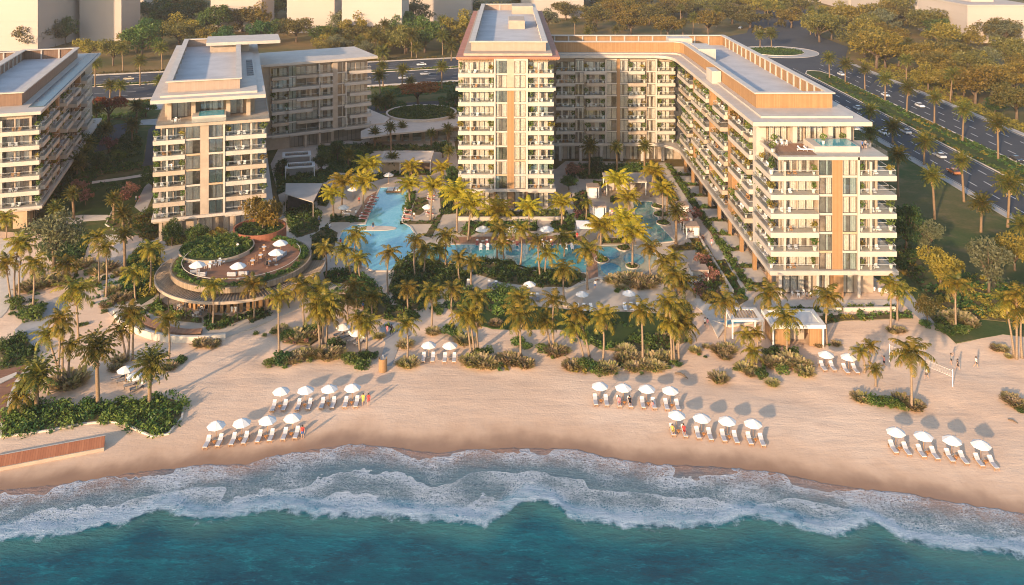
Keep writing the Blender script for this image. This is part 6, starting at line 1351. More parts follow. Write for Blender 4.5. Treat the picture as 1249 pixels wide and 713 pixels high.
for j, ((u, v), pos_) in enumerate((((523, 419), 'left'), ((548.8, 419.5), 'right'))):
    x, y = umb_at(u, v, f'white parasol on the {pos_} of the pair on the centre sand above the beach')
    for sd, off in (('left', -.75), ('right', .75)): lounge(x + off, y - 1.0, 'grey', f'grey lounger, {sd} one under the {pos_} parasol of the centre sand pair')
for (u, v, l) in ((153, 449, 'upper left of two tilted parasols on the left sand'), (165, 457, 'lower right of two tilted parasols on the left sand')): umb_at(u, v, f'white parasol, {l}')
for i, (u, v) in enumerate(((144, 464), (150.5, 467.5), (159.5, 473), (167, 477))): lounge(*at(u, v - 2), 'dark', f'dark slim lounger lying slantwise on the left sand, {ORD[i + 1]} from the left', R(-58))
for (u, v, l) in ((418.6, 397, 'left of the two parasols in the sandy nook right of the restaurant'), (435, 404, 'right of the two parasols in the sandy nook right of the restaurant')): umb_at(u, v, f'white parasol, {l}')
for i, (u, v) in enumerate(((414, 411), (421, 414), (430, 418), (438, 421))): lounge(*at(u, v - 2), 'dark', f'dark slim lounger in the sandy nook right of the restaurant, {ORD[i + 1]} from left', R(-55))
for (u, v, l) in ((1007.6, 430.5, 'left of the two parasols beside the white beach pavilion'), (1035, 433.5, 'right of the two parasols beside the white beach pavilion')):
    x, y = umb_at(u, v, f'white parasol, {l}')
    for sd, off in (('left', -.75), ('right', .75)): lounge(x + off, y - .7, 'grey', f'grey lounger on the {sd} under the parasol {l[:4].strip()} of the white pavilion pair', .05)
for u, v, l in ((646, 345, 'left'), (710, 357, 'middle'), (767, 356, 'right')):
    x, y = umb_at(u, v, f'white parasol, {l} one on the promenade below the pools')
    for sd, off in (('left', -1.0), ('centre', .2), ('right', 1.4)): lounge(x + off, y - 2.2, 'white' if l != 'left' else 'dark', f'lounger at {sd} under the {l} promenade parasol below the pools')
for i, (u, v) in enumerate(((596.5, 349), (605, 350), (571, 348))): lounge(*at(u, v), 'dark', f'dark lounger by the shrubs left of the promenade parasols, {ORD[i + 1]} of three')
for u, v, l in ((589, 281, 'left'), (625.6, 281.5, 'middle'), (667, 281), ) if False else ((589, 281, 'left'), (625.6, 281.5, 'middle'), (667, 281, 'right')):
    x, y = umb_at(u, v, f'large white parasol, {l} one on the timber deck of the lap pool', UMB_P, 2.3, .3, .1, 1.35)
    for sd, off in (('left', -1.2), ('right', .9)): lounge(x + off, y - 2.2, 'red', f'red cushioned lounger on the {sd} under the {l} parasol of the lap pool deck', 0, .1)
for i, (u, v) in enumerate(((586.5, 304), (594.8, 304), (662, 303.5), (670, 303.5), (690, 303.5), (698, 303.5))): lounge(*at(u, v), 'white', f'white lounger standing in the lap pool shallows, {ORD[i + 1]} from left', 0, .1)
umb_at(716, 277, 'large square white shade canopy at the right end of the lap pool deck', SQ_P, 2.6, 0, 0, 1.45)
for u, v, l in ((419, 253, 'beside the shrubs left of the long pool'), (430.5, 231, 'behind the tall palms left of the long pool'), (436, 219, 'highest one left of the long pool'), (474, 213.5, 'in front of the bar pavilion'), (522, 252.5, 'on the right deck of the long pool')): umb_at(u, v, f'white parasol {l}', s=1.15)
for i in range(7):
    x, y = at(457 - i * 2.4, 243 + i * 4.2); lounge(x, y, 'red', f'reddish lounger along the left edge of the long pool, {ORD[i + 1]} from the far end', R(78), .1)
for i, (u, v) in enumerate(((524, 262), (522, 257), (498, 258), (497, 263), (495, 268), (526, 240), (525, 245))): lounge(*at(u, v), 'red', f'red lounger on the deck right of the long pool, {ORD[i + 1]} of seven', R(80), .05)
for i, (u, v) in enumerate(((422, 262), (424, 258))): lounge(*at(u, v), 'white', f'white lounger beside the parasol in the shrubs left of the long pool, {("lower", "upper")[i]} one', R(80), .05)
x0, y0 = at(481, 233); t = thing('pool_daybed', 'timber daybed platform with two white mattresses at the pool head', 'daybed', (x0, y0, 0))
mb = MB(); mb.box(-1.9, 1.9, -1.6, 1.4, 0, .45); ob('platform', mb.mesh('platform', ['teak']), t)
for s in (-1, 1): mb = MB(); mb.bevbox(s * .95 - .75, s * .95 + .75, -1.1, 1.1, .455, .75, .05); ob('mattress', mb.mesh('mattress', ['white_cushion']), t)
# cabanas
def cabana(u, v, label, rz=0):
    t = thing('cabana', label, 'cabana', (*at(u, v), .03), rz, 'poolside cabanas'); mb = MB(); mb.box(-1.7, 1.7, -1.5, 1.5, 2.5, 2.8); ob('roof', mb.mesh('roof', ['screen_beige']), t)
    for x in (-1.55, 1.55):
        for y in (-1.35, 1.35): k = MB(); k.box(x - .09, x + .09, y - .09, y + .09, 0, 2.5); ob('post', k.mesh('post', ['white_paint']), t)
    k = MB(); k.box(-1.5, 1.5, 1.3, 1.34, .1, 2.5); k.box(-1.6, -1.5, -.9, 1.2, .1, 2.5); k.box(1.5, 1.6, .3, 1.2, .1, 2.5); ob('curtain', k.mesh('curtain', ['canvas']), t)
    k = MB(); k.bevbox(-1.3, 1.3, -.9, 1.1, .05, .55, .08); ob('mattress', k.mesh('mattress', ['white_cushion']), t)
cabana(723, 239, 'tan curtained cabana, upper of two left of the green pool', R(90)); cabana(731, 263, 'tan curtained cabana, lower of two left of the green pool', R(90))
cabana(836, 277, 'tan curtained cabana, upper of two right of the green pool', R(-90)); cabana(843, 288, 'tan curtained cabana, lower of two right of the green pool', R(-90)); cabana(831, 262, 'tan cabana behind the date palm right of the green pool', R(-90)); cabana(852, 343, 'small white cabana by the garden beside the beach path', 0)
# dining sets
ch = MB(); ch.box(-.22, .22, -.22, .22, .42, .48); ch.box(-.22, .22, .19, .24, .48, .86)
for x in (-.19, .19):
    for y in (-.19, .19): ch.box(x - .02, x + .02, y - .02, y + .02, 0, .42)
CHM = {k: ch.mesh('dining_chair', [m]) for k, m in (('white', 'white_cushion'), ('teak', 'teak'), ('dark', 'cloth_grey'))}
tm = MB(); tm.lathe([(.26, 0), (.26, .04), (.05, .06), (.05, .70), (.46, .71), (.46, .75)], 14); TBM = {k: tm.mesh('dining_table', [m]) for k, m in (('white', 'white_paint'), ('teak', 'teak'))}
so_ = MB(); so_.bevbox(-.8, .8, -.4, .4, .05, .42, .06); so_.bevbox(-.8, .8, .25, .45, .42, .8, .05); so_.bevbox(-.85, -.65, -.4, .4, .42, .6, .04); so_.bevbox(.65, .85, -.4, .4, .42, .6, .04); SOM = {k: so_.mesh('sofa', [m]) for k, m in (('white', 'white_cushion'), ('grey', 'grey_cushion'))}
def dset(x, y, z, where, col='teak', n=4, rr=.75, r0=0.3, tcol='white'):
    tag(ob('dining_table', TBM[tcol], None, (x, y, z)), f'round {"pale" if tcol == "white" else "timber"} table {where}', 'table', 'tables')
    for i in range(n):
        a = r0 + i * 2 * math.pi / n; sidew = ('right', 'back right', 'back', 'back left', 'left', 'front left', 'front', 'front right')[int(((a % 6.283) / 6.283) * 8 + .5) % 8]
        tag(ob('dining_chair', CHM[col], None, (x + rr * math.cos(a), y + rr * math.sin(a), z), a - math.pi / 2), f'{ {"white": "white", "teak": "timber", "dark": "dark"}[col]} chair {sidew} of table {where}', 'chair', 'dining chairs')
TZ = 4.8
for u, v, l in ((256, 326, 'beside the left roof parasol of the restaurant'), (268, 322, 'second from left on the restaurant roof'), (308, 322, 'near the middle parasol on the restaurant roof'), (318, 315, 'behind the middle of the restaurant roof'), (322, 305, 'by the inner wall of the restaurant roof'), (328, 323, 'at the right rail of the restaurant roof')): dset(*at(u, v, TZ), TZ, l, 'teak' if u > 280 else 'white')
for u, v, l in ((240.6, 324, 'leftmost on the restaurant roof terrace'), (290.4, 325.3, 'in the middle of the restaurant roof terrace'), (337, 309, 'lower right on the restaurant roof terrace'), (342, 297.4, 'upper right on the restaurant roof terrace')): umb_at(u, v, f'white parasol {l}', z=TZ, s=1.2)
for u, v, l, rz_ in ((246, 336, 'left of the roof rail', 0), (238, 333, 'at the left end', .4), (283, 336, 'under the middle parasol', 0), (297, 335, 'right of the middle parasol', 0), (338, 317, 'under the right parasol', 1.2), (345, 312, 'at the right end', 1.3)): x, y = at(u, v, TZ); tag(ob('sofa', SOM['grey'], None, (x, y, TZ), rz_ + math.pi), f'grey lounge sofa {l} on the restaurant roof terrace', 'sofa', 'sofas')
for u, v, l in ((219, 377, 'leftmost under the restaurant canopy'), (232, 372, 'second under the restaurant canopy'), (248, 380, 'on the restaurant forecourt'), (258, 376, 'beside the people on the restaurant forecourt'), (240, 386, 'near the palm bed of the forecourt'), (316, 372, 'right of the forecourt palm')): dset(*at(u, v), .03, l, 'dark' if u < 300 else 'teak', 4, .75, u)
for u, v, l in ((973, 360, 'under the L-shaped block sea front'),): dset(*at(u, v), .12, l, 'white', 6, 1.1)
x, y = at(1080, 360); 
for i in range(3): tag(ob('sofa', SOM['white'], None, (x - i * 1.9 + 2, y + i * 1.1, .12), R(150)), f'white sofa on the right corner terrace of the L-shaped block, {ORD[i + 1]} from the right', 'sofa', 'sofas')
# roof terrace of the L block and left tower
dset(53.5, 168, 26.44, 'on the left of the L-block roof terrace', 'white', 6, .95)
for i, (x, y) in enumerate(((56., 163.6), (57.2, 163.6))): lounge(x, y, 'white', f'white lounger on the timber roof terrace of the L-shaped block, {("left", "right")[i]} one', R(70), 26.44)
tm4 = Matrix.Translation((-77.4, 187.8, 0)) @ Matrix.Rotation(RZ, 4, 'Z')
p = tm4 @ Vector((4.5, 2.6, 25.4)); dset(p.x, p.y, 25.4, 'on the roof terrace of the left tower', 'white', 4)
dset(69.2, 166, 26.4, 'on the right of the L-block roof terrace', 'dark', 4)
umb_at(1041.5, 154.5, 'white parasol on the right corner of the L-shaped roof terrace', z=26.4)
# --- balcony plants and chairs, floor by floor
pot = MB(); pot.lathe([(.16, 0), (.24, .42), (.25, .46)], 8); POT = pot.mesh('pot', ['pot_white'])
def shrub(kind, seed):
    k = 60; v = RNG.normal(size=(k, 3)); v /= np.linalg.norm(v, axis=1, keepdims=True)
    if kind == 'round': q = np.array([0, 0, 1.05]) + v * RNG.uniform(.5, 1, (k, 1)) * np.array([.52, .52, .55]); m = 'leaf_yellow'
    elif kind == 'tall': q = np.array([0, 0, 1.25]) + v * RNG.uniform(.3, 1, (k, 1)) * np.array([.42, .42, .85]); m = 'leaf_green'
    else: q = np.array([0, 0, .85]) + v * RNG.uniform(.5, 1, (k, 1)) * np.array([.6, .5, .4]); m = 'leaf_golden'
    return np_mesh('foliage', leaf_quads(q, .17), m)
SH = {k: shrub(k, 1) for k in ('round', 'tall', 'low')}
lc = MB(); lc.bevbox(-.3, .3, -.3, .3, .08, .36, .05); lc.bevbox(-.3, .3, .2, .34, .36, .78, .04); LCH = {k: lc.mesh('lounge_chair', [m]) for k, m in (('white', 'white_cushion'), ('grey', 'grey_cushion'), ('brown', 'teak'), ('red', 'red_cushion'))}
cands = []
for (B, L, wd, pj, fl, ds, side) in SPOTS:
    if not side or wd < 2.2: continue
    wp = (B.mat @ L @ Vector((wd / 2, -pj / 2, 0))); cands.append((wp.length / (1 if 'front' in side else .8), B, L, wd, pj, fl, side))
cands.sort(key=lambda c: c[0])
npl = nch = 0; seen = {}
for i, (ds_, B, L, wd, pj, fl, side) in enumerate(cands):
    W = B.mat @ L; rot = W.to_euler().z; rr = random.Random(i * 31 + fl); key = (B.short, side, fl); seen[key] = seen.get(key, 0) + 1
    tail = f"{ORD[fl]} floor {side} balcony, {B.short.replace('the ', '')}" + (', shorter one' if seen[key] > 1 else '')
    xs_ = [.55, wd - .6]
    if wd > 11: xs_ = [.7, wd * .36, wd * .66, wd - .7]
    nm = ['left end', 'right end'] if len(xs_) == 2 else ['left end', 'left middle', 'right middle', 'right end']
    for a, nme in zip(xs_, nm):
        if npl >= 297 or rr.random() < .12: continue
        k = rr.choice(('round', 'tall', 'low', 'round')); p = W @ Vector((a, -pj + .55 if len(xs_) > 2 else -pj * rr.uniform(.35, .72), .0)); s = rr.uniform(1.15, 1.8)
        npl += 1; proto_copy(('potted_plant', [('pot', POT, (0, 0, 0), []), ('foliage', SH[k], (0, 0, 0), [])]), f"{ {'round': 'rounded', 'tall': 'tall', 'low': 'spreading'}[k]} potted plant, {nme}, {tail}", 'potted plant', tuple(p), rr.uniform(0, 6), s, 'balcony plants')
    if nch < 260 and wd > 3.2:
        cc = rr.choice(('white', 'white', 'grey', 'brown')); x0 = wd * rr.uniform(.35, .5)
        for q, (o_, nme) in enumerate(((-.55, 'left'), (.65, 'right'))):
            if wd > 11 and False: continue
            p = W @ Vector((x0 + o_, -pj * .5, .0)); nch += 1
            tag(ob('lounge_chair', LCH[cc], None, tuple(p), rot + rr.uniform(-.5, .5) + (0 if q else .3)), f"{cc} lounge chair, {nme} of pair, {tail}", 'chair', 'balcony chairs')
        if rr.random() < .6:
            p = W @ Vector((x0 + .05, -pj * .62, .0)); tag(ob('side_table', tb.mesh('side_table', ['white_paint']) if 'stb' not in globals() else stb, None, tuple(p), 0, 1.1), f"small white table between chairs, {tail}", 'side table', 'balcony tables'); stb = COL.objects[-1].data
for (x, y, z, l) in ((50.2, 163, 26.4, 'left corner'), (52.2, 168.6, 26.4, 'back left'), (60.4, 164.6, 27.5, 'plunge pool edge'), (66, 169.6, 26.4, 'back right')): proto_copy(('potted_plant', [('pot', POT, (0, 0, 0), []), ('foliage', SH['round'], (0, 0, 0), [])]), f'rounded potted plant at the {l} of the L-shaped block roof terrace', 'potted plant', (x, y, z), 0, 1.3, 'balcony plants')
# ================================================================ CARS
def car_mb():
    b = MB(); L = [(-2.2, .35), (-2.15, .75), (-1.35, .88), (-.75, .9), (1.55, .92), (2.15, .85), (2.25, .4)]
    def ext(prof, wf, m):
        vs = []; n = len(prof)
        for s in (-1, 1):
            for x, z in prof: vs.append((x, s * wf(z), z))
        b.add(vs, [tuple(range(n))[::-1] if True else 0, tuple(range(n, 2 * n))] + [(i, (i + 1) % n, n + (i + 1) % n, n + i) for i in range(n)], m)
    ext(L + [(2.2, .28), (-2.15, .28)], lambda z: .9, 0); return b
cb = car_mb(); cr2 = MB()
def roofbox(mb, x0, x1, x2, x3, z0, z1, y0, y1):
    mb.add([(x0, -y0, z0), (x3, -y0, z0), (x3, y0, z0), (x0, y0, z0), (x1, -y1, z1), (x2, -y1, z1), (x2, y1, z1), (x1, y1, z1)], [(4, 5, 6, 7), (0, 1, 5, 4), (1, 2, 6, 5), (2, 3, 7, 6), (3, 0, 4, 7)])
roofbox(cr2, -1.0, -.25, 1.05, 1.75, .88, 1.36, .84, .68); cr3 = MB(); roofbox(cr3, -.28, -.22, 1.02, 1.08, 1.355, 1.44, .70, .64)
wh = MB(); wh.tube([(0, -.1, 0), (0, .1, 0)], .33, 12); WHM = wh.mesh('wheel', ['rubber']); rm = MB(); rm.tube([(0, -.115, 0), (0, .115, 0)], .19, 10); RMM = rm.mesh('rim', ['chrome'])
hl = MB(); hl.box(-2.235, -2.12, -.1, .1, .6, .74); HLM = hl.mesh('headlight', ['white_paint']); GW = cr2.mesh('window', ['dark_louver'])
def car(x, y, rz, col, label):
    t = thing('parked_car' if False else 'car', label, 'car', (x, y, .04), rz, 'cars on the roads'); ob('body', cb.mesh('body', ['car_' + col]), t); ob('window', GW, t); ob('roof', cr3.mesh('roof', ['car_' + col]), t)
    for wx in (-1.35, 1.35):
        for wy in (-.82, .82): o = ob('wheel', WHM, t, (wx, wy, .33)); ob('rim', RMM, o)
    for wy in (-.62, .62): ob('headlight', HLM, t, (0, wy, 0))
for u, v, c, l, d in ((1080, 117, 'white', 'white car on the far carriageway near the third median palm', 90), (1122, 130, 'white', 'white car on the far carriageway behind the median hedge', 90), (1046, 133, 'silver', 'silver car on the near carriageway above the L-shaped roof', -90), (1105, 162, 'silver', 'grey car between palms on the near carriageway', -90), (1146.5, 191.5, 'silver', 'silver car nearest the camera on the near carriageway', -90), (1163, 211, 'orange', 'dark orange car half hidden behind a roadside palm', -90),
                       (1078, 163, 'white', 'white car behind the roadside palms next to the L-shaped block', -90), (1026, 91.5, 'white', 'white car at the start of the far carriageway', 90), (903, 34.5, 'white', 'white car driving on the junction road', 60), (1240, 196, 'black', 'black car at the right edge of the coast road', 90)):
    car(*at(u, v), R(d), c, l)
for u, v, c, l in ((518.5, 91, 'silver', 'silver car on the cross road left of the central tower'), (492, 96, 'silver', 'grey car behind the palm on the cross road'), (157, 97, 'beige', 'beige car on the cross road between the left buildings'), (514, 79.5, 'white', 'pale car on the far lanes of the cross road'), (440, 101, 'white', 'white car by the end of the rear wing on the cross road')):
    car(*at(u, v), R(17), c, l)
# ================================================================ PEOPLE
def person_mesh(pose):
    """one continuous figure: a joint graph grown with a Skin modifier; materials by body zone"""
    J = {}
    if pose == 'stand': leg = {'kl': (-.10, -.02, .49), 'al': (-.11, .02, .08), 'tl': (-.12, -.14, .04), 'kr': (.10, -.04, .49), 'ar': (.11, .0, .08), 'tr': (.12, -.16, .04)}; arm = {'el': (-.27, .03, 1.12), 'hl': (-.26, -.08, .88), 'er': (.27, .03, 1.12), 'hr': (.26, -.08, .88)}; up = 0; ly = 0
    elif pose == 'walk': leg = {'kl': (-.09, -.18, .52), 'al': (-.09, -.22, .10), 'tl': (-.09, -.38, .07), 'kr': (.09, .06, .50), 'ar': (.09, .34, .16), 'tr': (.09, .28, .03)}; arm = {'el': (-.25, .16, 1.14), 'hl': (-.24, .20, .92), 'er': (.25, -.10, 1.14), 'hr': (.23, -.30, .98)}; up = 0; ly = 0
    elif pose == 'reach': leg = {'kl': (-.14, -.10, .52), 'al': (-.24, .02, .08), 'tl': (-.26, -.14, .04), 'kr': (.16, -.06, .50), 'ar': (.26, .1, .08), 'tr': (.28, -.06, .04)}; arm = {'el': (-.28, -.22, 1.50), 'hl': (-.16, -.36, 1.74), 'er': (.28, -.22, 1.50), 'hr': (.16, -.36, 1.74)}; up = 0; ly = 0
    else: leg = {'kl': (-.10, -.40, .62 if pose == 'sit' else .60), 'al': (-.10, -.52 if pose == 'sit' else -.82, .12 if pose == 'sit' else .50), 'tl': (-.10, -.68 if pose == 'sit' else -.88, .05 if pose == 'sit' else .62), 'kr': (.10, -.42, .62 if pose == 'sit' else .58), 'ar': (.10, -.54 if pose == 'sit' else -.84, .12 if pose == 'sit' else .50), 'tr': (.10, -.70 if pose == 'sit' else -.90, .05 if pose == 'sit' else .62)}; arm = {'el': (-.26, .0, .78), 'hl': (-.18, -.22, .66), 'er': (.26, .0, .78), 'hr': (.18, -.22, .66)}
    if pose in ('sit', 'lie'):
        back = .02 if pose == 'sit' else .42; hz = .52
        P = {'pel': (0, 0, hz), 'wai': (0, back * .35, hz + .22), 'che': (0, back * .8, hz + (.46 if pose == 'sit' else .36)), 'nec': (0, back * 1.05, hz + (.60 if pose == 'sit' else .47)), 'hea': (0, back * 1.1 - .02, hz + (.72 if pose == 'sit' else .57)), 'top': (0, back * 1.15, hz + (.86 if pose == 'sit' else .70)), 'sl': (-.19, back, hz + (.52 if pose == 'sit' else .40)), 'sr': (.19, back, hz + (.52 if pose == 'sit' else .40)), 'pl': (-.10, 0, hz), 'pr': (.10, 0, hz)}
    else: P = {'pel': (0, 0, .94), 'wai': (0, 0, 1.12), 'che': (0, .01, 1.34), 'nec': (0, .01, 1.50), 'hea': (0, -.02, 1.60), 'top': (0, -.01, 1.73), 'sl': (-.19, .01, 1.42), 'sr': (.19, .01, 1.42), 'pl': (-.10, 0, .90), 'pr': (.10, 0, .90)}
    P.update(leg); P.update(arm)
    for s in 'lr':     # hands: palm, four fingers, thumb
        h = Vector(P['h' + s]); e = Vector(P['e' + s]); d = (h - e).normalized(); sx = -1 if s == 'l' else 1; side = Vector((0, 1, 0)).cross(d).normalized()
        P['pm' + s] = tuple(h + d * .07)
        for q, (o, ln) in enumerate(((-.03, .085), (-.01, .10), (.01, .095), (.03, .075))): P[f'f{q}{s}'] = tuple(h + d * (.08 + ln) + side * o * 1.2 + Vector((0, -.015, 0)))
        P['th' + s] = tuple(h + d * .07 + side * -.06 * sx + Vector((0, -.03, 0)))
    rad = {'pel': .145, 'wai': .125, 'che': .15, 'nec': .055, 'hea': .095, 'top': .07, 'sl': .075, 'sr': .075, 'pl': .10, 'pr': .10, 'kl': .065, 'kr': .065, 'al': .042, 'ar': .042, 'tl': .035, 'tr': .035, 'el': .042, 'er': .042, 'hl': .03, 'hr': .03}
    ks = list(P); E = [('pel', 'wai'), ('wai', 'che'), ('che', 'nec'), ('nec', 'hea'), ('hea', 'top'), ('che', 'sl'), ('che', 'sr'), ('sl', 'el'), ('el', 'hl'), ('sr', 'er'), ('er', 'hr'), ('pel', 'pl'), ('pel', 'pr'), ('pl', 'kl'), ('kl', 'al'), ('al', 'tl'), ('pr', 'kr'), ('kr', 'ar'), ('ar', 'tr')]
    for s in 'lr': E += [('h' + s, 'pm' + s), ('h' + s, 'th' + s)] + [('pm' + s, f'f{q}{s}') for q in range(4)]
    me = bpy.data.meshes.new('figure_sketch'); me.from_pydata([P[k] for k in ks], [(ks.index(a), ks.index(b)) for a, b in E], [])
    o = bpy.data.objects.new('figure_sketch', me); COL.objects.link(o); md = o.modifiers.new('skin', 'SKIN'); sb_ = o.modifiers.new('sub', 'SUBSURF'); sb_.levels = 1; sb_.render_levels = 1
    for i, k in enumerate(ks):
        r = rad.get(k, .010 if k[0] in 'ft' else .026); me.skin_vertices[0].data[i].radius = (r, r); me.skin_vertices[0].data[i].use_root = (k == 'pel')
    dg = bpy.context.evaluated_depsgraph_get(); m2 = bpy.data.meshes.new_from_object(o.evaluated_get(dg)); bpy.data.objects.remove(o); bpy.data.meshes.remove(me)
    return m2, P
PM = {p: person_mesh(p) for p in ('stand', 'walk', 'reach', 'sit', 'lie')}
PCACHE = {}
def dressed(pose, top, bot, long_=False):
    k = (pose, top, bot, long_)
    if k in PCACHE: return PCACHE[k]
    src, P = PM[pose]; me = src.copy(); me.name = 'person'; me.materials.clear()
    for m in ('skin', top, bot): me.materials.append(M[m])
    pz = P['pel']; nz = P['nec']; idx = []
    for f in me.polygons:
        c = f.center; m = 0
        if pose in ('sit', 'lie'):
            if c.y > -.08 and c.z < nz[2] - .03 and abs(c.x) < .24: m = 1
            elif -.34 < c.y <= -.08 and abs(c.x) < .2 and c.z > .4: m = 2
            if c.z < .5 and c.y < -.3: m = 0
        else:
            if pz[2] + .03 < c.z < nz[2] - .02 and abs(c.x) < .25 and abs(c.y) < .2: m = 1
            elif (.12 if long_ else .60) < c.z <= pz[2] + .03 and abs(c.x) < .22: m = 2
        idx.append(m)
    me.polygons.foreach_set('material_index', idx); me.polygons.foreach_set('use_smooth', [True] * len(idx)); hd = P['hea']
    hb = MB(); hb.lathe([(.108, -.03), (.118, .05), (.10, .12), (.05, .165)], 10); hm = hb.mesh('hair', ['hair'], True)
    fc = MB(); fc.lathe([(.005, -.02), (.016, -.012), (.005, .012)], 6, 0, (0, -.1))
    for s in (-1, 1): fc.lathe([(.002, .014), (.011, .02), (.002, .03)], 6, 1, (s * .035, -.092)); fc.lathe([(.01, -.03), (.02, 0), (.01, .03)], 6, 0, (s * .105, 0))
    fc.box(-.025, .025, -.098, -.085, -.05, -.043, 2); fm = fc.mesh('face', ['skin', 'hair', 'cloth_pink'])
    PCACHE[k] = (me, hm, fm, hd); return PCACHE[k]
def person(u, v, pose, top, bot, label, rz=0., z=0., long_=False, xy=None):
    x, y = xy or at(u, v, z); me, hm, fm, hd = dressed(pose, top, bot, long_); o = ob('person', me, None, (x, y, z), rz); tag(o, label, 'person')
    ob('hair', hm, o, (hd[0], hd[1] + .025, hd[2] + .0)); ob('face', fm, o, hd)
cw, ck, cre, cbl, cpk, cye, cgr = 'cloth_white', 'cloth_black', 'cloth_red', 'cloth_blue', 'cloth_pink', 'cloth_yellow', 'cloth_grey'
for a in ((443, 494, 'walk', cye, cye, 'person in yellow swimwear at the right end of the upper left parasol row', 0.), (449.5, 494, 'walk', cre, cre, 'person in red swimwear beside the yellow one by the upper left parasols', .2), (369, 534, 'stand', cre, cbl, 'person in a red top beside the lower left parasol row', .2),
          (283, 384, 'walk', cw, cw, 'person in a white robe, left of the couple before the restaurant', 0.), (287.5, 384, 'walk', cw, cw, 'person in a white robe, right of the couple before the restaurant', 0.), (413, 343, 'stand', ck, ck, 'person in a long black dress on the path right of the restaurant', .4), (472, 408, 'walk', cpk, cpk, 'person in pink walking to the beach by the path', 3.), (477.5, 408, 'walk', ck, ck, 'person in black walking beside the one in pink on the path', 3.),
          (455, 280, 'stand', ck, cbl, 'person in dark swimwear standing on the ledge of the pool', 0.), (438, 248, 'walk', cre, ck, 'person in a red top on the deck left of the long pool', .4), (434, 264, 'walk', cw, cgr, 'person in a white shirt on the deck left of the long pool', .1), (505, 267, 'stand', cw, ck, 'person in a white shirt on the right deck of the long pool', .1), (443, 379, 'walk', cbl, cpk, 'person in blue on the sandy path behind the parasol nook', .4), (389, 271, 'walk', cgr, cbl, 'person in grey walking between shrubs left of the basin', 1.), (402, 281, 'walk', cw, cbl, 'person in white by the left rim of the round basin', 1.),
          (166, 246, 'walk', cw, cbl, 'person in a white top on the garden walk, left of the pair', 0.), (170, 246, 'walk', cpk, cgr, 'person in pink on the garden walk, right of the pair', 0.), (697, 243, 'stand', ck, ck, 'person in black by the hedge right of the central tower', 0.), (735, 239, 'stand', ck, cgr, 'person in black on the deck behind the cabanas', .5), (738, 239, 'stand', cgr, ck, 'person in grey on the deck behind the cabanas', .5), (744, 263, 'walk', cw, cw, 'person in white walking right of the lower cabana', 0.), (746.5, 263, 'walk', cpk, cw, 'person in pink and white walking right of the lower cabana', 0.),
          (704, 292, 'stand', cre, cpk, 'person in red at the right end of the lap pool deck', 0.), (726, 352, 'walk', cw, cbl, 'person in white on the steps below the pool walkway', 0.), (860, 399, 'stand', cw, ck, 'person in white at the beach end of the garden path', .3), (863, 400, 'stand', cpk, cgr, 'person in pink at the beach end of the garden path', -.3), (984, 366, 'stand', cgr, ck, 'person in grey on the terrace under the L-shaped block', .5), (989, 366, 'stand', cw, ck, 'person in white on the terrace under the L-shaped block', -.5), (868, 300, 'walk', cpk, cw, 'person in pink on the garden path by the L-shaped block', 0.)):
    person(*a[:5], a[5], a[6], long_=a[3] == ck and a[4] == ck)
for a in ((1078.5, 447, 'reach', cpk, ck, 'player in pink at the left of the volleyball court', -1.4), (1130, 461.5, 'walk', cw, ck, 'player in a white top in the middle of the volleyball court', -1.2), (1160, 444, 'reach', cgr, ck, 'player in grey reaching up behind the volleyball post', 1.4), (1168, 451, 'walk', ck, ck, 'player in black right of the volleyball post', 1.4), (1190.5, 448, 'walk', cw, ck, 'player in a white shirt at the right of the volleyball court', 1.6)): person(*a)
for i, (u, v, c, l) in enumerate(((415.5, 300, cre, 'left bather in the round basin'), (421, 301, cye, 'right bather in the round basin'))): person(u, v, 'stand', c, c, f'person standing waist deep, {l}', 0, -.75)
for (r, k, sd, c, nm) in ((2, 1, -.78, cpk, 'left lounger'), (2, 1, .78, ck, 'right lounger')): 
    x, y = at(*rows[r][1][k], 2.2); person(0, 0, 'lie', c, c, f'person in {"pink" if c == cpk else "black"} swimwear lying on the {nm} of the upper right row', 0, -.03, xy=(x + sd, y - 1.15))
for (r, k, sd, c, nm) in ((3, 0, -.78, cye, 'left lounger'), (3, 0, .78, cre, 'right lounger')):
    x, y = at(*rows[r][1][k], 2.2); person(0, 0, 'lie', c, c, f'person in {"yellow" if c == cye else "red"} swimwear lying on the {nm} of the lower middle row', 0, -.03, xy=(x + sd, y - 1.15))
person(795.5, 500, 'sit', cpk, cpk, 'person in pink sitting on the sand below the upper right row', .3, -.38)
for i, (u, v, c, cn) in enumerate(((246, 380.5, cw, 'white'), (250.5, 380.5, ck, 'black'), (256.5, 377, cpk, 'pink'), (260, 376.5, cw, 'white'), (219.5, 378, cgr, 'grey'), (231, 373, ck, 'black'))): person(u, v, 'sit', c, ck, f'person in {cn} seated at a forecourt table, {ORD[i + 1]} of six diners', i * 1.3, 0)
person(0, 0, 'stand', cbl, ck, 'person in blue at the right corner of the L-shaped roof terrace', .4, 26.4, xy=(67.9, 164.8)); person(0, 0, 'stand', cgr, ck, 'person in grey beside the one in blue on the roof terrace', -.4, 26.4, xy=(68.7, 165.2))
x, y = at(290, 306, TZ); person(0, 0, 'stand', cw, cgr, 'person in a white shirt by the inner wall of the restaurant roof', 0, TZ, xy=(x, y)); x, y = at(326, 327, TZ); person(0, 0, 'stand', ck, ck, 'person in black at the right rail of the restaurant roof', 0, TZ, xy=(x, y))
for fl, side_ in ((3, -1), (3, 1)):
    p = tm4 @ Vector((3.5 + side_ * .3, .6, zl[3])); person(0, 0, 'stand', cw, cw, f'person in white on the fourth floor left balcony of the left tower, {"left" if side_ < 0 else "right"} one', .1, zl[3], xy=(p.x, p.y), long_=True)
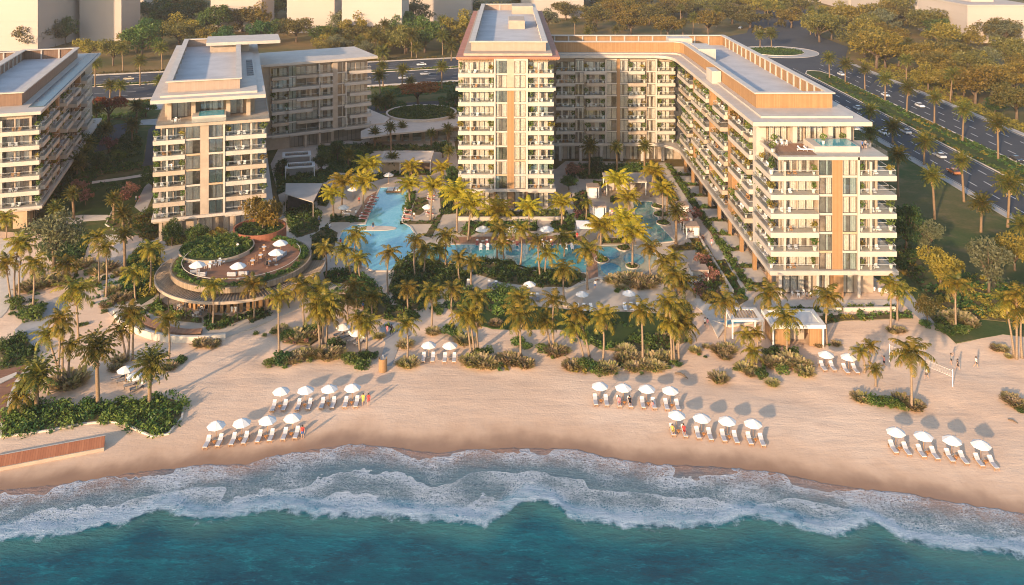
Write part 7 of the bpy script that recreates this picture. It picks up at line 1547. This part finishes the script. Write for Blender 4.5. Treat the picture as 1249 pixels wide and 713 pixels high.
# ================================================================ BEACH THINGS
a0, a1 = at(1162, 471), at(1085, 439)
t = thing('volleyball_net', 'volleyball net between two white posts on the right sand', 'net', (*a0, 0)); d_ = Vector((a1[0] - a0[0], a1[1] - a0[1], 0))
for p in (Vector((0, 0, 0)), d_): k = MB(); k.tube([tuple(p + Vector((0, 0, -.3))), tuple(p + Vector((0, 0, 2.6)))], .07, 8); ob('post', k.mesh('post', ['white_paint']), t)
k = MB()
for i in range(6): z = 1.45 + i * .18; k.tube([(0, 0, z), (d_.x, d_.y, z)], .012 if 0 < i < 5 else .03, 4)
for i in range(40): p = d_ * (i / 40); k.tube([(p.x, p.y, 1.45), (p.x, p.y, 2.35)], .006, 3)
ob('mesh_net', k.mesh('mesh_net', ['screen_net']), t)
x0, y0 = at(831, 458.5); t = thing('driftwood', 'dark driftwood log standing on the sand above the upper right row', 'driftwood', (x0, y0, 0), R(-40)); k = MB(); k.tube([(-1.1, 0, .1), (-.3, .1, .28), (.5, 0, .2), (1.2, -.1, .08)], [.12, .2, .17, .06], 7); ob('log', k.mesh('log', ['bark']), t)
k = MB(); k.tube([(.2, 0, .2), (.5, .35, .5)], [.07, .02], 5); ob('branch', k.mesh('branch', ['bark']), t)
x0, y0 = at(1235, 514); t = thing('driftwood', 'small dark driftwood piece at the right edge of the beach', 'driftwood', (x0, y0, 0), R(-50)); k = MB(); k.tube([(-.6, 0, .08), (0, .05, .16), (.7, 0, .06)], [.08, .12, .04], 6); ob('log', k.mesh('log', ['bark']), t)
mb = MB(); mb.box(-900, 900, -30, 1400, -1.5, 92); hz = ob('haze', mb.mesh('haze', [])); hz['kind'] = 'stuff'; hz['label'] = 'warm evening haze over the whole resort'; hz['category'] = 'haze'
hm_ = bpy.data.materials.new('haze'); hm_.use_nodes = True; hn = hm_.node_tree; hn.nodes.clear(); ho = hn.nodes.new('ShaderNodeOutputMaterial'); hv = hn.nodes.new('ShaderNodeVolumePrincipled')
hv.inputs['Color'].default_value = (.96, .90, .88, 1); hv.inputs['Density'].default_value = HAZE; hv.inputs['Anisotropy'].default_value = 0.; hn.links.new(hv.outputs[0], ho.inputs['Volume']); hz.data.materials.append(hm_)
# ---------------------------------------------------------------- labels for the setting
SL = {'verge': 'dark green verge grass', 'kerb': 'kerb', 'median': 'planted road median with pale kerb', 'roundabout': 'paved apron round the junction island', 'roundabout_bed': 'planted round junction island', 'pavement': 'pale roadside pavement', 'road_marking': 'white lane dashes painted on the roads', 'driveway': 'dark asphalt driveway between buildings', 'path': 'pale garden path', 'lawn': 'mown green lawn', 'planting_bed': 'planting bed edged with paving', 'pool_coping': 'pale stone coping of a pool', 'pool_tub': 'round blue tub in the splash pool', 'planter_island': 'round planted island in a pool', 'pool_ledge': 'pale oval ledge in the long pool', 'pool_walkway': 'timber walkway between two pools', 'pool_deck': 'sun deck beside a pool', 'garden_terrace': 'private garden terrace paving', 'garden_path': 'pale path beside hedges', 'terrace': 'pale terrace under the building'}
for o in COL.objects:
    if o.parent is None and o.get('kind') == 'structure' and not o.get('label'):
        b = o.name.split('.')[0]; o['label'] = SL.get(b, b.replace('_', ' ')) + ' in the resort grounds'; o['category'] = b.replace('_', ' '); o['group'] = b.replace('_', ' ') + ' surfaces'
    elif o.get('kind') == 'structure' and not o.get('category'): o['category'] = o.name.split('.')[0].replace('_', ' ')
dup = {k: v for k, v in LABELS.items() if len(v) > 1 and 'planting' not in k}
print('DUPLICATE LABELS', len(dup), list(dup.items())[:12]); print('PLANTS', npl, 'CHAIRS', nch, 'PALMS', sum(len(v) for v in ZN.values()))
print('LONG', [l for l in LABELS if len(l.split()) > 16][:10])
